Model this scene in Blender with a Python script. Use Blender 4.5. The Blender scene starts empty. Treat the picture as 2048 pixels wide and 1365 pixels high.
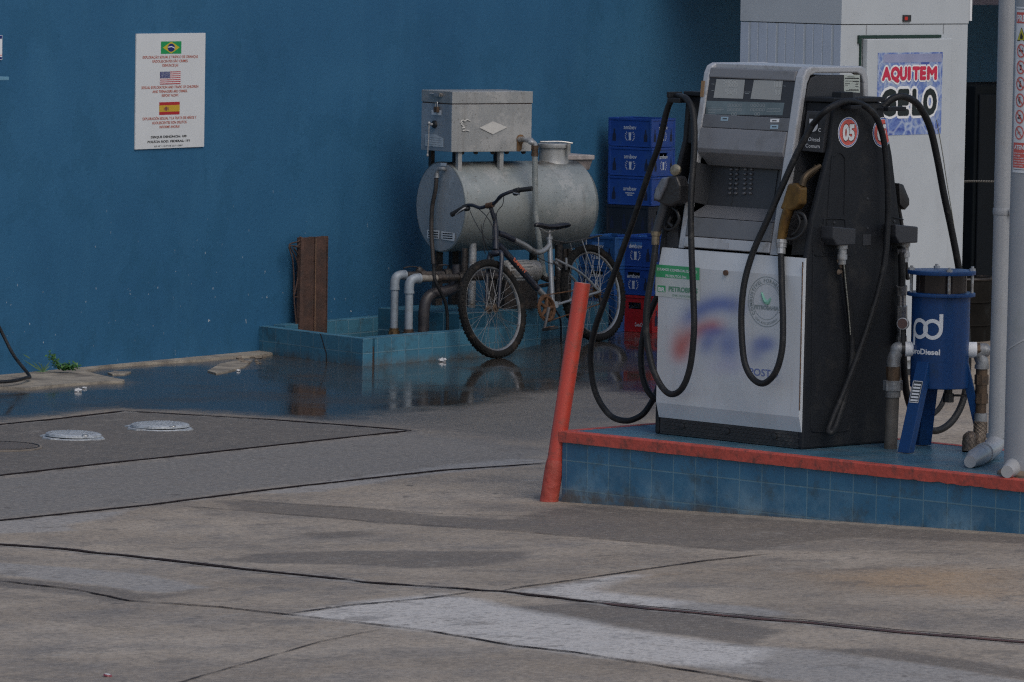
import bpy, bmesh, math, random
import numpy as np
from mathutils import Vector, Matrix, noise as mnoise
random.seed(7)
S = bpy.context.scene
COL = S.collection
# ------------------------------------------------------------ camera
F = 10900.0                                  # focal length in pixels of a 2048 px wide frame
PIT = math.atan((682.5 + 157) / F); ROLL = 0.0175; TH = math.radians(49.5)
V0 = Vector((math.sin(TH), math.cos(TH), 0)); R0 = Vector((math.cos(TH), -math.sin(TH), 0)); ZZ = Vector((0, 0, 1))
FW = math.cos(PIT) * V0 - math.sin(PIT) * ZZ
U0 = math.cos(PIT) * ZZ + math.sin(PIT) * V0
RT = math.cos(ROLL) * R0 + math.sin(ROLL) * U0
UP = math.cos(ROLL) * U0 - math.sin(ROLL) * R0
CAM = Vector((-27.373, -25.658, 3.0))
cd = bpy.data.cameras.new('camera'); cam = bpy.data.objects.new('camera', cd); COL.objects.link(cam)
cam.matrix_world = Matrix(((RT.x, UP.x, -FW.x, CAM.x), (RT.y, UP.y, -FW.y, CAM.y), (RT.z, UP.z, -FW.z, CAM.z), (0, 0, 0, 1)))
cd.sensor_width = 36; cd.lens = F * 36 / 2048; cd.clip_start = 1; cd.clip_end = 2000
cd.dof.use_dof = True; cd.dof.focus_distance = 29.5; cd.dof.aperture_fstop = 16
S.camera = cam
# ------------------------------------------------------------ light: overcast
w = bpy.data.worlds.new("World"); S.world = w; w.use_nodes = True
nt = w.node_tree; bg = nt.nodes['Background']; sky = nt.nodes.new('ShaderNodeTexSky')
sky.sky_type = 'NISHITA'; sky.sun_disc = False
SUN_EL, SUN_AZ = math.radians(48), math.radians(198)   # azimuth of the sun, clockwise from +Y
sky.sun_elevation = SUN_EL; sky.sun_rotation = SUN_AZ; sky.air_density = 1.0; sky.dust_density = 2.0; sky.ozone_density = 1.0
nt.links.new(sky.outputs[0], bg.inputs[0]); bg.inputs[1].default_value = 0.05
sl = bpy.data.lights.new('sun', 'SUN'); sun = bpy.data.objects.new('sun', sl); COL.objects.link(sun)
sl.energy = 0.5; sl.angle = math.radians(40); sl.color = (1, 0.93, 0.84)
sd = Vector((math.sin(SUN_AZ) * math.cos(SUN_EL), math.cos(SUN_AZ) * math.cos(SUN_EL), math.sin(SUN_EL)))
sun.rotation_euler = sd.to_track_quat('Z', 'Y').to_euler()
S.view_settings.view_transform = 'Standard'; S.view_settings.look = 'None'
S.view_settings.exposure = 1.15; S.view_settings.gamma = 1
S.cycles.max_bounces = 6; S.cycles.use_denoising = False; S.cycles.filter_width = 1.2; S.cycles.sample_clamp_indirect = 3.0
# ------------------------------------------------------------ pixel to point
def ray(u, v): return FW + RT * ((u - 1024) / F) + UP * ((682.5 - v) / F)
def at_z(u, v, z=0.0):
    r = ray(u, v); return CAM + r * ((z - CAM.z) / r.z)
def at_pl(u, v, p, n):
    r = ray(u, v); return CAM + r * ((p - CAM).dot(n) / r.dot(n))
def at_d(u, v, d):
    r = ray(u, v); return CAM + r * (d / r.dot(V0))
def sstep(a, b, x):
    t = np.clip((x - a) / (b - a), 0, 1); return t * t * (3 - 2 * t)
def hgt(x, y):
    """height of the yard: it rises a little along the pump island and towards the crates"""
    h = 0.036 * np.clip(-7.6 - y, 0, 4.6)
    return h + 0.062 * sstep(1.05, 2.1, x) * sstep(-5.0, -2.5, y)
def gp(u, v, dz=0.0):
    z = 0.0
    for i in range(8):
        p = at_z(u, v, z + dz); z = float(hgt(p.x, p.y))
    return at_z(u, v, z + dz)
class Fr:
    """local frame: x along, y into depth, z up"""
    def __init__(s, o, x, y=None, z=ZZ):
        s.o = Vector(o); s.x = Vector(x).normalized(); s.z = Vector(z).normalized()
        s.y = Vector(y).normalized() if y is not None else s.z.cross(s.x).normalized()
    def w(s, p): return s.o + s.x * p[0] + s.y * p[1] + s.z * p[2]
    def l(s, p):
        q = p - s.o; return Vector((q.dot(s.x), q.dot(s.y), q.dot(s.z)))
    def P(s, u, v, y=0.0): return s.l(at_pl(u, v, s.o + s.y * y, s.y))       # on the plane y = const
    def PX(s, u, v, x=0.0): return s.l(at_pl(u, v, s.o + s.x * x, s.x))      # on the plane x = const
    def PD(s, u, v, d): return s.l(at_d(u, v, d))
    def sub(s, p, ang): # turned about z
        c, q = math.cos(ang), math.sin(ang); return Fr(s.w(p), s.x * c + s.y * q, s.y * c - s.x * q, s.z)
WORLD = Fr((0, 0, 0), (1, 0, 0), (0, 1, 0))
# ------------------------------------------------------------ materials
MATS = {}
def nn(nt, t, **kw):
    n = nt.nodes.new(t)
    for k, v in kw.items():
        if k in n.inputs: n.inputs[k].default_value = v
        else: setattr(n, k, v)
    return n
def ramp(nt, src, stops):
    r = nt.nodes.new('ShaderNodeValToRGB'); e = r.color_ramp.elements
    while len(e) < len(stops): e.new(0.5)
    for i, (p, c) in enumerate(stops):
        e[i].position = p; e[i].color = (c, c, c, 1) if not isinstance(c, tuple) else (*c, 1)
    nt.links.new(src, r.inputs[0]); return r
def mixc(nt, fac, a, b, mode='MIX'):
    m = nt.nodes.new('ShaderNodeMix'); m.data_type = 'RGBA'; m.blend_type = mode
    for s, i in ((fac, 0), (a, 6), (b, 7)):
        if isinstance(s, (int, float)): m.inputs[i].default_value = s
        elif isinstance(s, tuple): m.inputs[i].default_value = (*s, 1)
        else: nt.links.new(s, m.inputs[i])
    return m.outputs[2]
def mat(name, col, rough=0.5, metal=0.0, var=0.12, scale=6.0, dirt=None, dirt_amt=0.0, dirt_scale=3.0, bump=0.0, bump_scale=60.0, stretch=(1, 1, 1), rvar=0.1, spec=0.5, emit=None, trans=0.0):
    if name in MATS: return MATS[name]
    m = bpy.data.materials.new(name); m.use_nodes = True; nt = m.node_tree; b = nt.nodes['Principled BSDF']
    tc = nt.nodes.new('ShaderNodeTexCoord'); mp = nt.nodes.new('ShaderNodeMapping'); mp.inputs['Scale'].default_value = stretch
    nt.links.new(tc.outputs['Object'], mp.inputs[0])
    n1 = nn(nt, 'ShaderNodeTexNoise', Scale=scale, Detail=6.0, Roughness=0.6); nt.links.new(mp.outputs[0], n1.inputs['Vector'])
    lo = tuple(c * (1 - var) for c in col); hi = tuple(min(1, c * (1 + var)) for c in col)
    r = ramp(nt, n1.outputs[0], [(0.3, lo), (0.7, hi)]); c = r.outputs[0]
    if dirt is not None:
        n2 = nn(nt, 'ShaderNodeTexNoise', Scale=dirt_scale, Detail=9.0, Roughness=0.7); nt.links.new(mp.outputs[0], n2.inputs['Vector'])
        rr = ramp(nt, n2.outputs[0], [(0.62 - 0.35 * dirt_amt, 0.0), (0.80 - 0.3 * dirt_amt, 1.0)])
        c = mixc(nt, rr.outputs[0], c, dirt)
    nt.links.new(c, b.inputs['Base Color'])
    rm = nt.nodes.new('ShaderNodeMapRange'); rm.inputs[3].default_value = max(0.02, rough - rvar); rm.inputs[4].default_value = min(1, rough + rvar)
    nt.links.new(n1.outputs[0], rm.inputs[0]); nt.links.new(rm.outputs[0], b.inputs['Roughness'])
    b.inputs['Metallic'].default_value = metal; b.inputs['Specular IOR Level'].default_value = spec
    if trans: b.inputs['Transmission Weight'].default_value = trans
    if emit: b.inputs['Emission Color'].default_value = (*emit, 1); b.inputs['Emission Strength'].default_value = 1.0
    if bump:
        n3 = nn(nt, 'ShaderNodeTexNoise', Scale=bump_scale, Detail=4.0); nt.links.new(mp.outputs[0], n3.inputs['Vector'])
        bp = nt.nodes.new('ShaderNodeBump'); bp.inputs['Strength'].default_value = bump; bp.inputs['Distance'].default_value = 0.01
        nt.links.new(n3.outputs[0], bp.inputs['Height']); nt.links.new(bp.outputs[0], b.inputs['Normal'])
    MATS[name] = m; return m
# ------------------------------------------------------------ mesh builder
def catmull(pts, n=8):
    P = [Vector(p) for p in pts]; P = [P[0] * 2 - P[1]] + P + [P[-1] * 2 - P[-2]]; out = []
    for i in range(1, len(P) - 2):
        for k in range(n):
            t = k / n; a, b, c, d = P[i - 1], P[i], P[i + 1], P[i + 2]
            out.append(0.5 * ((2 * b) + (c - a) * t + (2 * a - 5 * b + 4 * c - d) * t * t + (3 * b - a - 3 * c + d) * t ** 3))
    out.append(P[-2]); return out
class MB:
    def __init__(s, fr=WORLD): s.v = []; s.f = []; s.m = []; s.sm = []; s.uv = {}; s.fr = fr; s.cm = 0; s.xf = None
    def V(s, p):
        p = Vector(p)
        if s.xf: p = Vector(s.xf(p))
        s.v.append(s.fr.w(p)); return len(s.v) - 1
    def Fc(s, idx, smooth=False, uv=None):
        s.f.append(tuple(idx)); s.m.append(s.cm); s.sm.append(smooth)
        if uv: s.uv[len(s.f) - 1] = uv
    def poly(s, pts, smooth=False, uv=None): s.Fc([s.V(p) for p in pts], smooth, uv)
    def box(s, x0, x1, y0, y1, z0, z1): s.hexa([(x0, y0, z0), (x1, y0, z0), (x1, y1, z0), (x0, y1, z0), (x0, y0, z1), (x1, y0, z1), (x1, y1, z1), (x0, y1, z1)])
    def hexa(s, c):
        i = [s.V(p) for p in c]
        for q in ((3, 2, 1, 0), (4, 5, 6, 7), (0, 1, 5, 4), (1, 2, 6, 5), (2, 3, 7, 6), (3, 0, 4, 7)): s.Fc([i[k] for k in q])
    def prism(s, pts, t0, t1, pl='xz', smooth=False):
        """polygon pts extruded from t0 to t1 along the axis left out"""
        def m(p, t): return {'xz': (p[0], t, p[1]), 'xy': (p[0], p[1], t), 'yz': (t, p[0], p[1])}[pl]
        a = [s.V(m(p, t0)) for p in pts]; b = [s.V(m(p, t1)) for p in pts]; n = len(pts)
        s.Fc(a[::-1]); s.Fc(b)
        for i in range(n): s.Fc([a[i], a[(i + 1) % n], b[(i + 1) % n], b[i]], smooth)
    def tube(s, pts, r, seg=12, sm=0, cap=True):
        P = catmull(pts, sm) if sm else [Vector(p) for p in pts]
        n = len(P); rr = r if isinstance(r, (list, tuple)) else None
        if rr: R = [rr[0] + (0) for _ in P]; R = [np.interp(i / (n - 1), np.linspace(0, 1, len(rr)), rr) for i in range(n)]
        else: R = [r] * n
        t = (P[1] - P[0]).normalized(); u = t.orthogonal().normalized(); rings = []
        for i in range(n):
            if i == 0: tt = P[1] - P[0]
            elif i == n - 1: tt = P[-1] - P[-2]
            else: tt = (P[i + 1] - P[i]).normalized() + (P[i] - P[i - 1]).normalized()
            if tt.length < 1e-9: tt = t
            tt.normalize(); u = (u - tt * u.dot(tt)).normalized(); w_ = tt.cross(u); t = tt
            rings.append([s.V(P[i] + (u * math.cos(2 * math.pi * k / seg) + w_ * math.sin(2 * math.pi * k / seg)) * float(R[i])) for k in range(seg)])
        for i in range(n - 1):
            for k in range(seg): s.Fc([rings[i][k], rings[i][(k + 1) % seg], rings[i + 1][(k + 1) % seg], rings[i + 1][k]], True)
        if cap: s.Fc(rings[0][::-1]); s.Fc(rings[-1])
    def cyl(s, a, b, r, seg=16): s.tube([a, b], r, seg)
    def lathe(s, o, ax, prof, seg=24, cap=True):
        o = Vector(o); ax = Vector(ax).normalized(); u = ax.orthogonal().normalized(); w_ = ax.cross(u); rings = []
        for t, r in prof: rings.append([s.V(o + ax * t + (u * math.cos(2 * math.pi * k / seg) + w_ * math.sin(2 * math.pi * k / seg)) * r) for k in range(seg)])
        for i in range(len(prof) - 1):
            for k in range(seg): s.Fc([rings[i][k], rings[i][(k + 1) % seg], rings[i + 1][(k + 1) % seg], rings[i + 1][k]], True)
        if cap: s.Fc(rings[0][::-1]); s.Fc(rings[-1])
    def disc(s, o, ax, r, seg=28, r2=None):
        o = Vector(o); ax = Vector(ax).normalized(); u = ax.orthogonal().normalized(); w_ = ax.cross(u)
        s.poly([o + (u * math.cos(2 * math.pi * k / seg) + w_ * math.sin(2 * math.pi * k / seg)) * r for k in range(seg)])
    def torus(s, o, ax, R, r, seg=48, sg=8, a0=0, a1=2 * math.pi, u=None):
        o = Vector(o); ax = Vector(ax).normalized(); u = Vector(u) if u else ax.orthogonal().normalized(); w_ = ax.cross(u)
        n = seg; P = []
        full = abs(a1 - a0 - 2 * math.pi) < 1e-6
        cnt = n if full else n + 1; rings = []
        for i in range(cnt):
            a = a0 + (a1 - a0) * i / n; d = u * math.cos(a) + w_ * math.sin(a); c = o + d * R
            rings.append([s.V(c + d * (r * math.cos(2 * math.pi * k / sg)) + ax * (r * math.sin(2 * math.pi * k / sg))) for k in range(sg)])
        for i in range(n):
            A = rings[i]; B = rings[(i + 1) % cnt]
            for k in range(sg): s.Fc([A[k], A[(k + 1) % sg], B[(k + 1) % sg], B[k]], True)
    def blob(s, o, rx, ry, rz, seg=14, rings=9, jit=0.0):
        o = Vector(o); R = []
        for i in range(rings + 1):
            ph = math.pi * i / rings; row = []
            for k in range(seg):
                th = 2 * math.pi * k / seg; j = 1 + random.uniform(-jit, jit)
                row.append(s.V(o + Vector((rx * math.sin(ph) * math.cos(th), ry * math.sin(ph) * math.sin(th), rz * math.cos(ph))) * j))
            R.append(row)
        for i in range(rings):
            for k in range(seg): s.Fc([R[i][k], R[i + 1][k], R[i + 1][(k + 1) % seg], R[i][(k + 1) % seg]], True)
    def text(s, txt, x, z, h, y=0.0, width=None, align='c', bold=0.0, fit=None, sx=1.0):
        """lettering of cap height h, flat in the xz plane at depth y; x,z = left/centre and baseline; width = force this width"""
        vs, fs, wd = glyphs(txt, bold)
        k = h; kx = h * sx
        if width: kx = width / wd
        W = wd * kx; x0 = x - (W / 2 if align == 'c' else (W if align == 'r' else 0))
        b = [s.V((x0 + a * kx, y, z + c * k)) for a, c in vs]
        for f in fs: s.Fc([b[i] for i in f])
    def fat(s, txt, x, z, h, y, width, d, n=8, dy=0.00012):
        """heavy lettering: several copies of the glyphs shifted by d"""
        s.text(txt, x, z, h, y, width)
        for k in range(n):
            a = 2 * math.pi * k / n; s.text(txt, x + d * math.cos(a), z + d * math.sin(a), h, y + dy * (k + 1), width)
    def cut(s):
        """start another piece: builds() makes one object of each"""
        s.cuts = getattr(s, 'cuts', [0])
        if len(s.f) > s.cuts[-1]: s.cuts.append(len(s.f))
    def builds(s, name, m, parent, **kw):
        c = getattr(s, 'cuts', [0]) + [len(s.f)]; out = []
        for a, e in zip(c[:-1], c[1:]):
            if e <= a: continue
            q = MB(s.fr); used = sorted({i for f in s.f[a:e] for i in f}); mp = {i: k for k, i in enumerate(used)}
            q.v = [s.v[i] for i in used]; q.f = [tuple(mp[i] for i in f) for f in s.f[a:e]]; q.m = s.m[a:e]; q.sm = s.sm[a:e]; out.append(q.build(name, m, parent, **kw))
        return out
    def build(s, name, m=None, parent=None, root=None, bevel=0, seg=2, doubles=False):
        me = bpy.data.meshes.new(name); o0 = root if root is not None else (ROOT[0] if parent is not None else None)
        off = Vector(o0) if o0 is not None else Vector((0, 0, 0))
        me.from_pydata([tuple(p - off) for p in s.v], [], s.f)
        me.polygons.foreach_set('material_index', s.m); me.polygons.foreach_set('use_smooth', s.sm)
        if s.uv:
            L = me.uv_layers.new(name='UVMap').data
            for fi, uv in s.uv.items():
                for k, li in enumerate(me.polygons[fi].loop_indices): L[li].uv = uv[k]
        bm = bmesh.new(); bm.from_mesh(me)
        if doubles or bevel: bmesh.ops.remove_doubles(bm, verts=bm.verts, dist=1e-5)
        if bevel:
            ed = [e for e in bm.edges if len(e.link_faces) == 2 and e.calc_face_angle(0) > 0.5]
            bmesh.ops.bevel(bm, geom=ed, offset=bevel, segments=seg, affect='EDGES', profile=0.5, clamp_overlap=True)
        bmesh.ops.recalc_face_normals(bm, faces=bm.faces); bm.to_mesh(me); bm.free()
        if any(s.sm): me.set_sharp_from_angle(angle=math.radians(35))
        for x in (m if isinstance(m, (list, tuple)) else [m]): me.materials.append(x)
        ob = bpy.data.objects.new(name, me); COL.objects.link(ob)
        if parent is not None: ob.parent = parent
        elif o0 is not None: ob.location = off
        return ob
ROOT = [None]
GL = {}
def glyphs(txt, bold):
    key = (txt, bold)
    if key in GL: return GL[key]
    c = bpy.data.curves.new('t', 'FONT'); c.body = txt; c.size = 1.0; c.offset = bold; c.resolution_u = 3
    o = bpy.data.objects.new('t', c); me = bpy.data.meshes.new_from_object(o)
    vs = [(v.co.x, v.co.y) for v in me.vertices]; fs = [tuple(p.vertices) for p in me.polygons]
    bpy.data.objects.remove(o); bpy.data.curves.remove(c); bpy.data.meshes.remove(me)
    CAP = 0.70
    mn = min(v[0] for v in vs); vs = [((a - mn) / CAP, b / CAP) for a, b in vs]; wd = max(v[0] for v in vs)
    GL[key] = (vs, fs, wd); return GL[key]
def root(name, loc, label, cat, group=None):
    o = bpy.data.objects.new(name, None); COL.objects.link(o); o.location = Vector(loc); o.empty_display_size = 0.1
    o['label'] = label; o['category'] = cat
    if group: o['group'] = group
    ROOT[0] = Vector(loc); return o
def tag(o, label, cat, group=None):
    o['label'] = label; o['category'] = cat
    if group: o['group'] = group
    return o
def struct(o, kind='structure'): o['kind'] = kind; return o
ISY = Vector((0.0885, 0.9961, 0)); ISX = Vector((0.9961, -0.0885, 0))
# common materials
M_black = mat('black_rubber', (0.018, 0.018, 0.019), 0.45, var=0.2, scale=20)
M_steel = mat('worn_steel', (0.42, 0.42, 0.41), 0.4, 0.8, dirt=(0.12, 0.08, 0.05), dirt_amt=0.25, dirt_scale=25)
M_galv = mat('galvanised', (0.38, 0.39, 0.40), 0.5, 0.5, var=0.2, scale=25, dirt=(0.15, 0.12, 0.09), dirt_amt=0.35, dirt_scale=12, bump=0.15)
M_rust = mat('rusty_brown', (0.072, 0.038, 0.028), 0.85, var=0.35, scale=12, dirt=(0.045, 0.03, 0.026), dirt_amt=0.5, dirt_scale=8, bump=0.4)
M_white = mat('white_paint', (0.70, 0.71, 0.72), 0.4, var=0.05, dirt=(0.5, 0.49, 0.46), dirt_amt=0.2)
M_ink = mat('black_ink', (0.02, 0.02, 0.022), 0.6, var=0)
M_redink = mat('red_ink', (0.42, 0.09, 0.05), 0.6, var=0)
M_whiteink = mat('white_ink', (0.72, 0.73, 0.74), 0.5, var=0.03)
M_grime = mat('oily_black', (0.022, 0.019, 0.018), 0.5, var=0.4, scale=20, dirt=(0.06, 0.045, 0.035), dirt_amt=0.4, dirt_scale=14, bump=0.4)
# ============================================================ GROUND
def axis(lo, hi, st, far, k=1.35):
    a = list(np.arange(lo, hi + 1e-6, st)); d = st; x = a[-1]; up = []
    while x < far: d *= k; x += d; up.append(x)
    d = st; x = a[0]; dn = []
    while x > -far: d *= k; x -= d; dn.append(x)
    return np.array(dn[::-1] + a + up)
gx = axis(-13.0, 5.0, 0.05, 400); gy = axis(-14.5, 1.0, 0.05, 400)
GX, GY = np.meshgrid(gx, gy); NX, NY = len(gx), len(gy); px_, py_ = GX.ravel(), GY.ravel(); pz_ = hgt(px_, py_)
def sdf(poly):
    """signed distance (inside positive) of every ground vertex to a polygon"""
    P = np.array([[q[0], q[1]] for q in poly]); n = len(P); D = np.full(px_.shape, 1e9); ins = np.zeros(px_.shape, bool)
    for i in range(n):
        a, b = P[i], P[(i + 1) % n]; e = b - a; wx = px_ - a[0]; wy = py_ - a[1]
        t = np.clip((wx * e[0] + wy * e[1]) / max(1e-9, e @ e), 0, 1); D = np.minimum(D, np.hypot(wx - t * e[0], wy - t * e[1]))
        c = ((a[1] > py_) != (b[1] > py_)) & (px_ < (b[0] - a[0]) * (py_ - a[1]) / (b[1] - a[1] + 1e-12) + a[0]); ins ^= c
    return np.where(ins, D, -D)
def mask(polys, wd):
    m = np.zeros(px_.shape)
    for pl in polys:
        m = np.maximum(m, np.clip(0.5 + sdf([gp(u, v) for u, v in pl]) / wd, 0, 1))
    return m
WETP = [[(-500, 812), (0, 783), (50, 782), (150, 777), (243, 771), (248, 765), (200, 758), (168, 749), (190, 739), (300, 732), (420, 727), (450, 738), (490, 734), (500, 720), (520, 709), (600, 655), (1150, 655), (1330, 640), (1600, 620), (1620, 760), (1500, 800), (1340, 800), (1200, 770), (1050, 790), (980, 808), (860, 818), (760, 828), (640, 836), (520, 830), (380, 822), (250, 819), (120, 826), (0, 838), (-500, 880)]]
DAMPP = [[(-200, 860), (0, 845), (250, 820), (820, 866), (1120, 900), (1330, 840), (1700, 800), (1700, 640), (600, 640), (-200, 780)]]
SHEENP = [[(590, 1232), (640, 1218), (730, 1203), (880, 1188), (950, 1196), (1010, 1215), (1100, 1230), (1200, 1250), (1330, 1272), (1450, 1290), (1540, 1300), (1500, 1330), (1350, 1330), (1180, 1312), (1024, 1291), (900, 1270), (760, 1250), (680, 1241)],
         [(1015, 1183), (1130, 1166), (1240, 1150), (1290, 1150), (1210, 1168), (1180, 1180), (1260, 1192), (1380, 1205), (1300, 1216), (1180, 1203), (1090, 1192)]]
SHEEN2P = [[(1400, 1285), (1640, 1300), (1850, 1330), (2100, 1370), (2100, 1420), (1700, 1375), (1450, 1345), (1350, 1325)],
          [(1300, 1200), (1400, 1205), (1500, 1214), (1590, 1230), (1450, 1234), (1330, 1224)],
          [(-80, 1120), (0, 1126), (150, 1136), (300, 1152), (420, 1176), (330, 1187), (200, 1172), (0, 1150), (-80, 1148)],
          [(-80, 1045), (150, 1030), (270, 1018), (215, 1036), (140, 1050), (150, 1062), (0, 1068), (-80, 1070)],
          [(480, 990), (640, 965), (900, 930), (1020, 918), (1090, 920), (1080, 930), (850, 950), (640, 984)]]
SOAKP = [[(430, 1122), (520, 1108), (700, 1102), (900, 1103), (1060, 1104), (1040, 1118), (960, 1134), (850, 1136), (700, 1130), (560, 1128)],
         [(420, 1000), (700, 1014), (1024, 1040), (1117, 1018), (1500, 1054), (1700, 1075), (1560, 1090), (1480, 1103), (1024, 1062), (700, 1040), (480, 1020)],
         [(280, 1190), (420, 1183), (440, 1176), (350, 1195), (240, 1203), (0, 1174), (-80, 1160), (-80, 1150), (200, 1173)],
         [(1000, 1215), (1200, 1205), (1320, 1220), (1560, 1262), (1500, 1290), (1250, 1258), (1080, 1232)],
         [(1600, 1296), (1800, 1300), (2100, 1350), (2100, 1368), (1850, 1328)],
         [(1130, 1010), (1400, 1030), (1700, 1050), (2100, 1078), (2100, 1090), (1600, 1070), (1300, 1045)],
         [(600, 1068), (720, 1062), (760, 1068), (650, 1078)]]
SLABP = [[(250, 824), (540, 841), (820, 862), (400, 908), (0, 951), (-700, 1010), (-700, 900), (0, 850)]]
YELP = [[(1560, 1150), (1750, 1135), (2100, 1130), (2100, 1215), (1850, 1205), (1650, 1180)], [(1080, 1158), (1500, 1136), (1520, 1142), (1120, 1166)]]
GREYP = [[(-700, 1010), (0, 953), (400, 909), (820, 863), (1120, 900), (1085, 927), (880, 941), (540, 979), (290, 1011), (0, 1041), (-700, 1100)]]
XL = [('wet', WETP, 0.9), ('damp', DAMPP, 1.2), ('pale', SHEENP, 0.34), ('sheen2', SHEEN2P, 0.22), ('soak', SOAKP, 0.3), ('slab', SLABP, 0.06), ('yel', YELP, 1.0), ('grey', GREYP, 0.6)]
gm = bpy.data.meshes.new('ground')
gm.vertices.add(NX * NY); gm.vertices.foreach_set('co', np.stack([px_, py_, pz_], 1).ravel().astype(np.float32))
ii = (np.arange(NY - 1)[:, None] * NX + np.arange(NX - 1)[None, :]).ravel()
quads = np.stack([ii, ii + 1, ii + 1 + NX, ii + NX], 1)
gm.loops.add(quads.size); gm.polygons.add(len(quads)); gm.loops.foreach_set('vertex_index', quads.ravel().astype(np.int32))
gm.polygons.foreach_set('loop_start', (np.arange(len(quads)) * 4).astype(np.int32)); gm.update(calc_edges=True)
gm.polygons.foreach_set('use_smooth', np.ones(len(quads), bool))
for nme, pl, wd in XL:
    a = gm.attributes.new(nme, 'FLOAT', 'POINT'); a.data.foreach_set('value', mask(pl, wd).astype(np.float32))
def ground_mat():
    m = bpy.data.materials.new('wet_concrete'); m.use_nodes = True; nt = m.node_tree; b = nt.nodes['Principled BSDF']; L = nt.links.new
    tc = nt.nodes.new('ShaderNodeTexCoord').outputs['Object']
    def noi(sc, det=6, ro=0.6, st=(1, 1, 1)):
        mp = nt.nodes.new('ShaderNodeMapping'); mp.inputs['Scale'].default_value = st; L(tc, mp.inputs[0])
        n = nn(nt, 'ShaderNodeTexNoise', Scale=sc, Detail=float(det), Roughness=ro); L(mp.outputs[0], n.inputs['Vector']); return n.outputs[0]
    def att(n):
        a = nt.nodes.new('ShaderNodeAttribute'); a.attribute_name = n; return a.outputs['Fac']
    def ma(op, x, y, z=None):
        k = nt.nodes.new('ShaderNodeMath'); k.operation = op
        for i, q in enumerate((x, y, z)):
            if q is None: continue
            if isinstance(q, (int, float)): k.inputs[i].default_value = q
            else: L(q, k.inputs[i])
        return k.outputs[0]
    def msk(n, nz, amt, lo, hi): return ramp(nt, ma('ADD', att(n), ma('MULTIPLY', ma('SUBTRACT', nz, 0.5), amt)), [(lo, 0.0), (hi, 1.0)]).outputs[0]
    big = noi(0.9, 8, 0.62); mid = noi(5, 8, 0.65); fine = noi(70, 3, 0.6); agg = noi(190, 2, 0.5); strk = noi(1.7, 9, 0.72)
    base = ramp(nt, big, [(0.3, (0.265, 0.215, 0.164)), (0.52, (0.365, 0.302, 0.234)), (0.72, (0.45, 0.382, 0.306))]).outputs[0]
    base = mixc(nt, ramp(nt, strk, [(0.46, 0.0), (0.66, 0.65)]).outputs[0], base, (0.15, 0.14, 0.135))
    base = mixc(nt, msk('grey', mid, 0.8, 0.35, 0.7), base, (0.205, 0.190, 0.174))
    base = mixc(nt, ma('MULTIPLY', msk('damp', big, 0.8, 0.3, 0.8), 0.75), base, (0.095, 0.088, 0.082))
    base = mixc(nt, msk('slab', mid, 0.1, 0.4, 0.6), base, ramp(nt, mid, [(0.3, (0.115, 0.102, 0.09)), (0.7, (0.16, 0.142, 0.125))]).outputs[0])
    base = mixc(nt, ma('MULTIPLY', msk('soak', strk, 0.7, 0.35, 0.6), 0.72), base, (0.125, 0.105, 0.088))
    base = mixc(nt, ma('MULTIPLY', msk('yel', strk, 1.3, 0.4, 0.95), 0.6), base, (0.48, 0.31, 0.16))
    base = mixc(nt, ma('MULTIPLY', msk('sheen2', strk, 0.6, 0.35, 0.65), 0.7), base, (0.33, 0.32, 0.31))  # sheen of the fainter water films painted as pale grey
    base = mixc(nt, ma('MULTIPLY', msk('pale', strk, 0.55, 0.3, 0.65), 0.8), base, ramp(nt, strk, [(0.36, (0.24, 0.24, 0.245)), (0.46, (0.62, 0.595, 0.565))]).outputs[0])  # sky sheen on the water film, put into the base colour
    grit = noi(30, 5, 0.75); base = mixc(nt, ramp(nt, grit, [(0.40, 0.45), (0.52, 0.0)]).outputs[0], base, (0.11, 0.098, 0.085)); base = mixc(nt, ramp(nt, grit, [(0.54, 0.0), (0.68, 0.5)]).outputs[0], base, (0.43, 0.39, 0.34))
    ck = att('joint_dirt'); jn = noi(11, 8, 0.75)
    base = mixc(nt, ramp(nt, ma('MULTIPLY', ck, jn), [(0.26, 0.0), (0.42, 0.75)]).outputs[0], base, (0.075, 0.062, 0.055))
    base = mixc(nt, ramp(nt, ma('MULTIPLY', ck, ma('SUBTRACT', 1.0, jn)), [(0.30, 0.0), (0.42, 0.4)]).outputs[0], base, (0.46, 0.44, 0.41))
    # dark pitted specks and pale aggregate
    base = mixc(nt, ramp(nt, noi(3.1, 10, 0.78), [(0.56, 0.0), (0.60, 0.5)]).outputs[0], base, (0.135, 0.118, 0.102))
    base = mixc(nt, ramp(nt, noi(2.0, 10, 0.8), [(0.60, 0.0), (0.66, 0.5)]).outputs[0], base, (0.37, 0.345, 0.31))
    base = mixc(nt, ramp(nt, fine, [(0.57, 0.0), (0.72, 0.6)]).outputs[0], base, (0.09, 0.082, 0.075))
    base = mixc(nt, ramp(nt, agg, [(0.60, 0.0), (0.70, 0.6)]).outputs[0], base, (0.46, 0.43, 0.39))
    sp = noi(7, 4, 0.5); base = mixc(nt, ramp(nt, sp, [(0.70, 0.0), (0.73, 0.6)]).outputs[0], base, (0.07, 0.06, 0.055))
    wet = msk('wet', strk, 1.1, 0.34, 0.70)
    base = mixc(nt, wet, base, mixc(nt, grit, (0.022, 0.020, 0.019), (0.085, 0.074, 0.064)))
    L(base, b.inputs['Base Color'])
    b.inputs['Specular IOR Level'].default_value = 0.3
    rr = ramp(nt, mid, [(0.3, 0.55), (0.7, 0.8)]).outputs[0]
    f1 = nt.nodes.new('ShaderNodeMix'); L(msk('damp', strk, 0.8, 0.3, 0.9), f1.inputs[0]); L(rr, f1.inputs[2]); f1.inputs[3].default_value = 0.33
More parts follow.
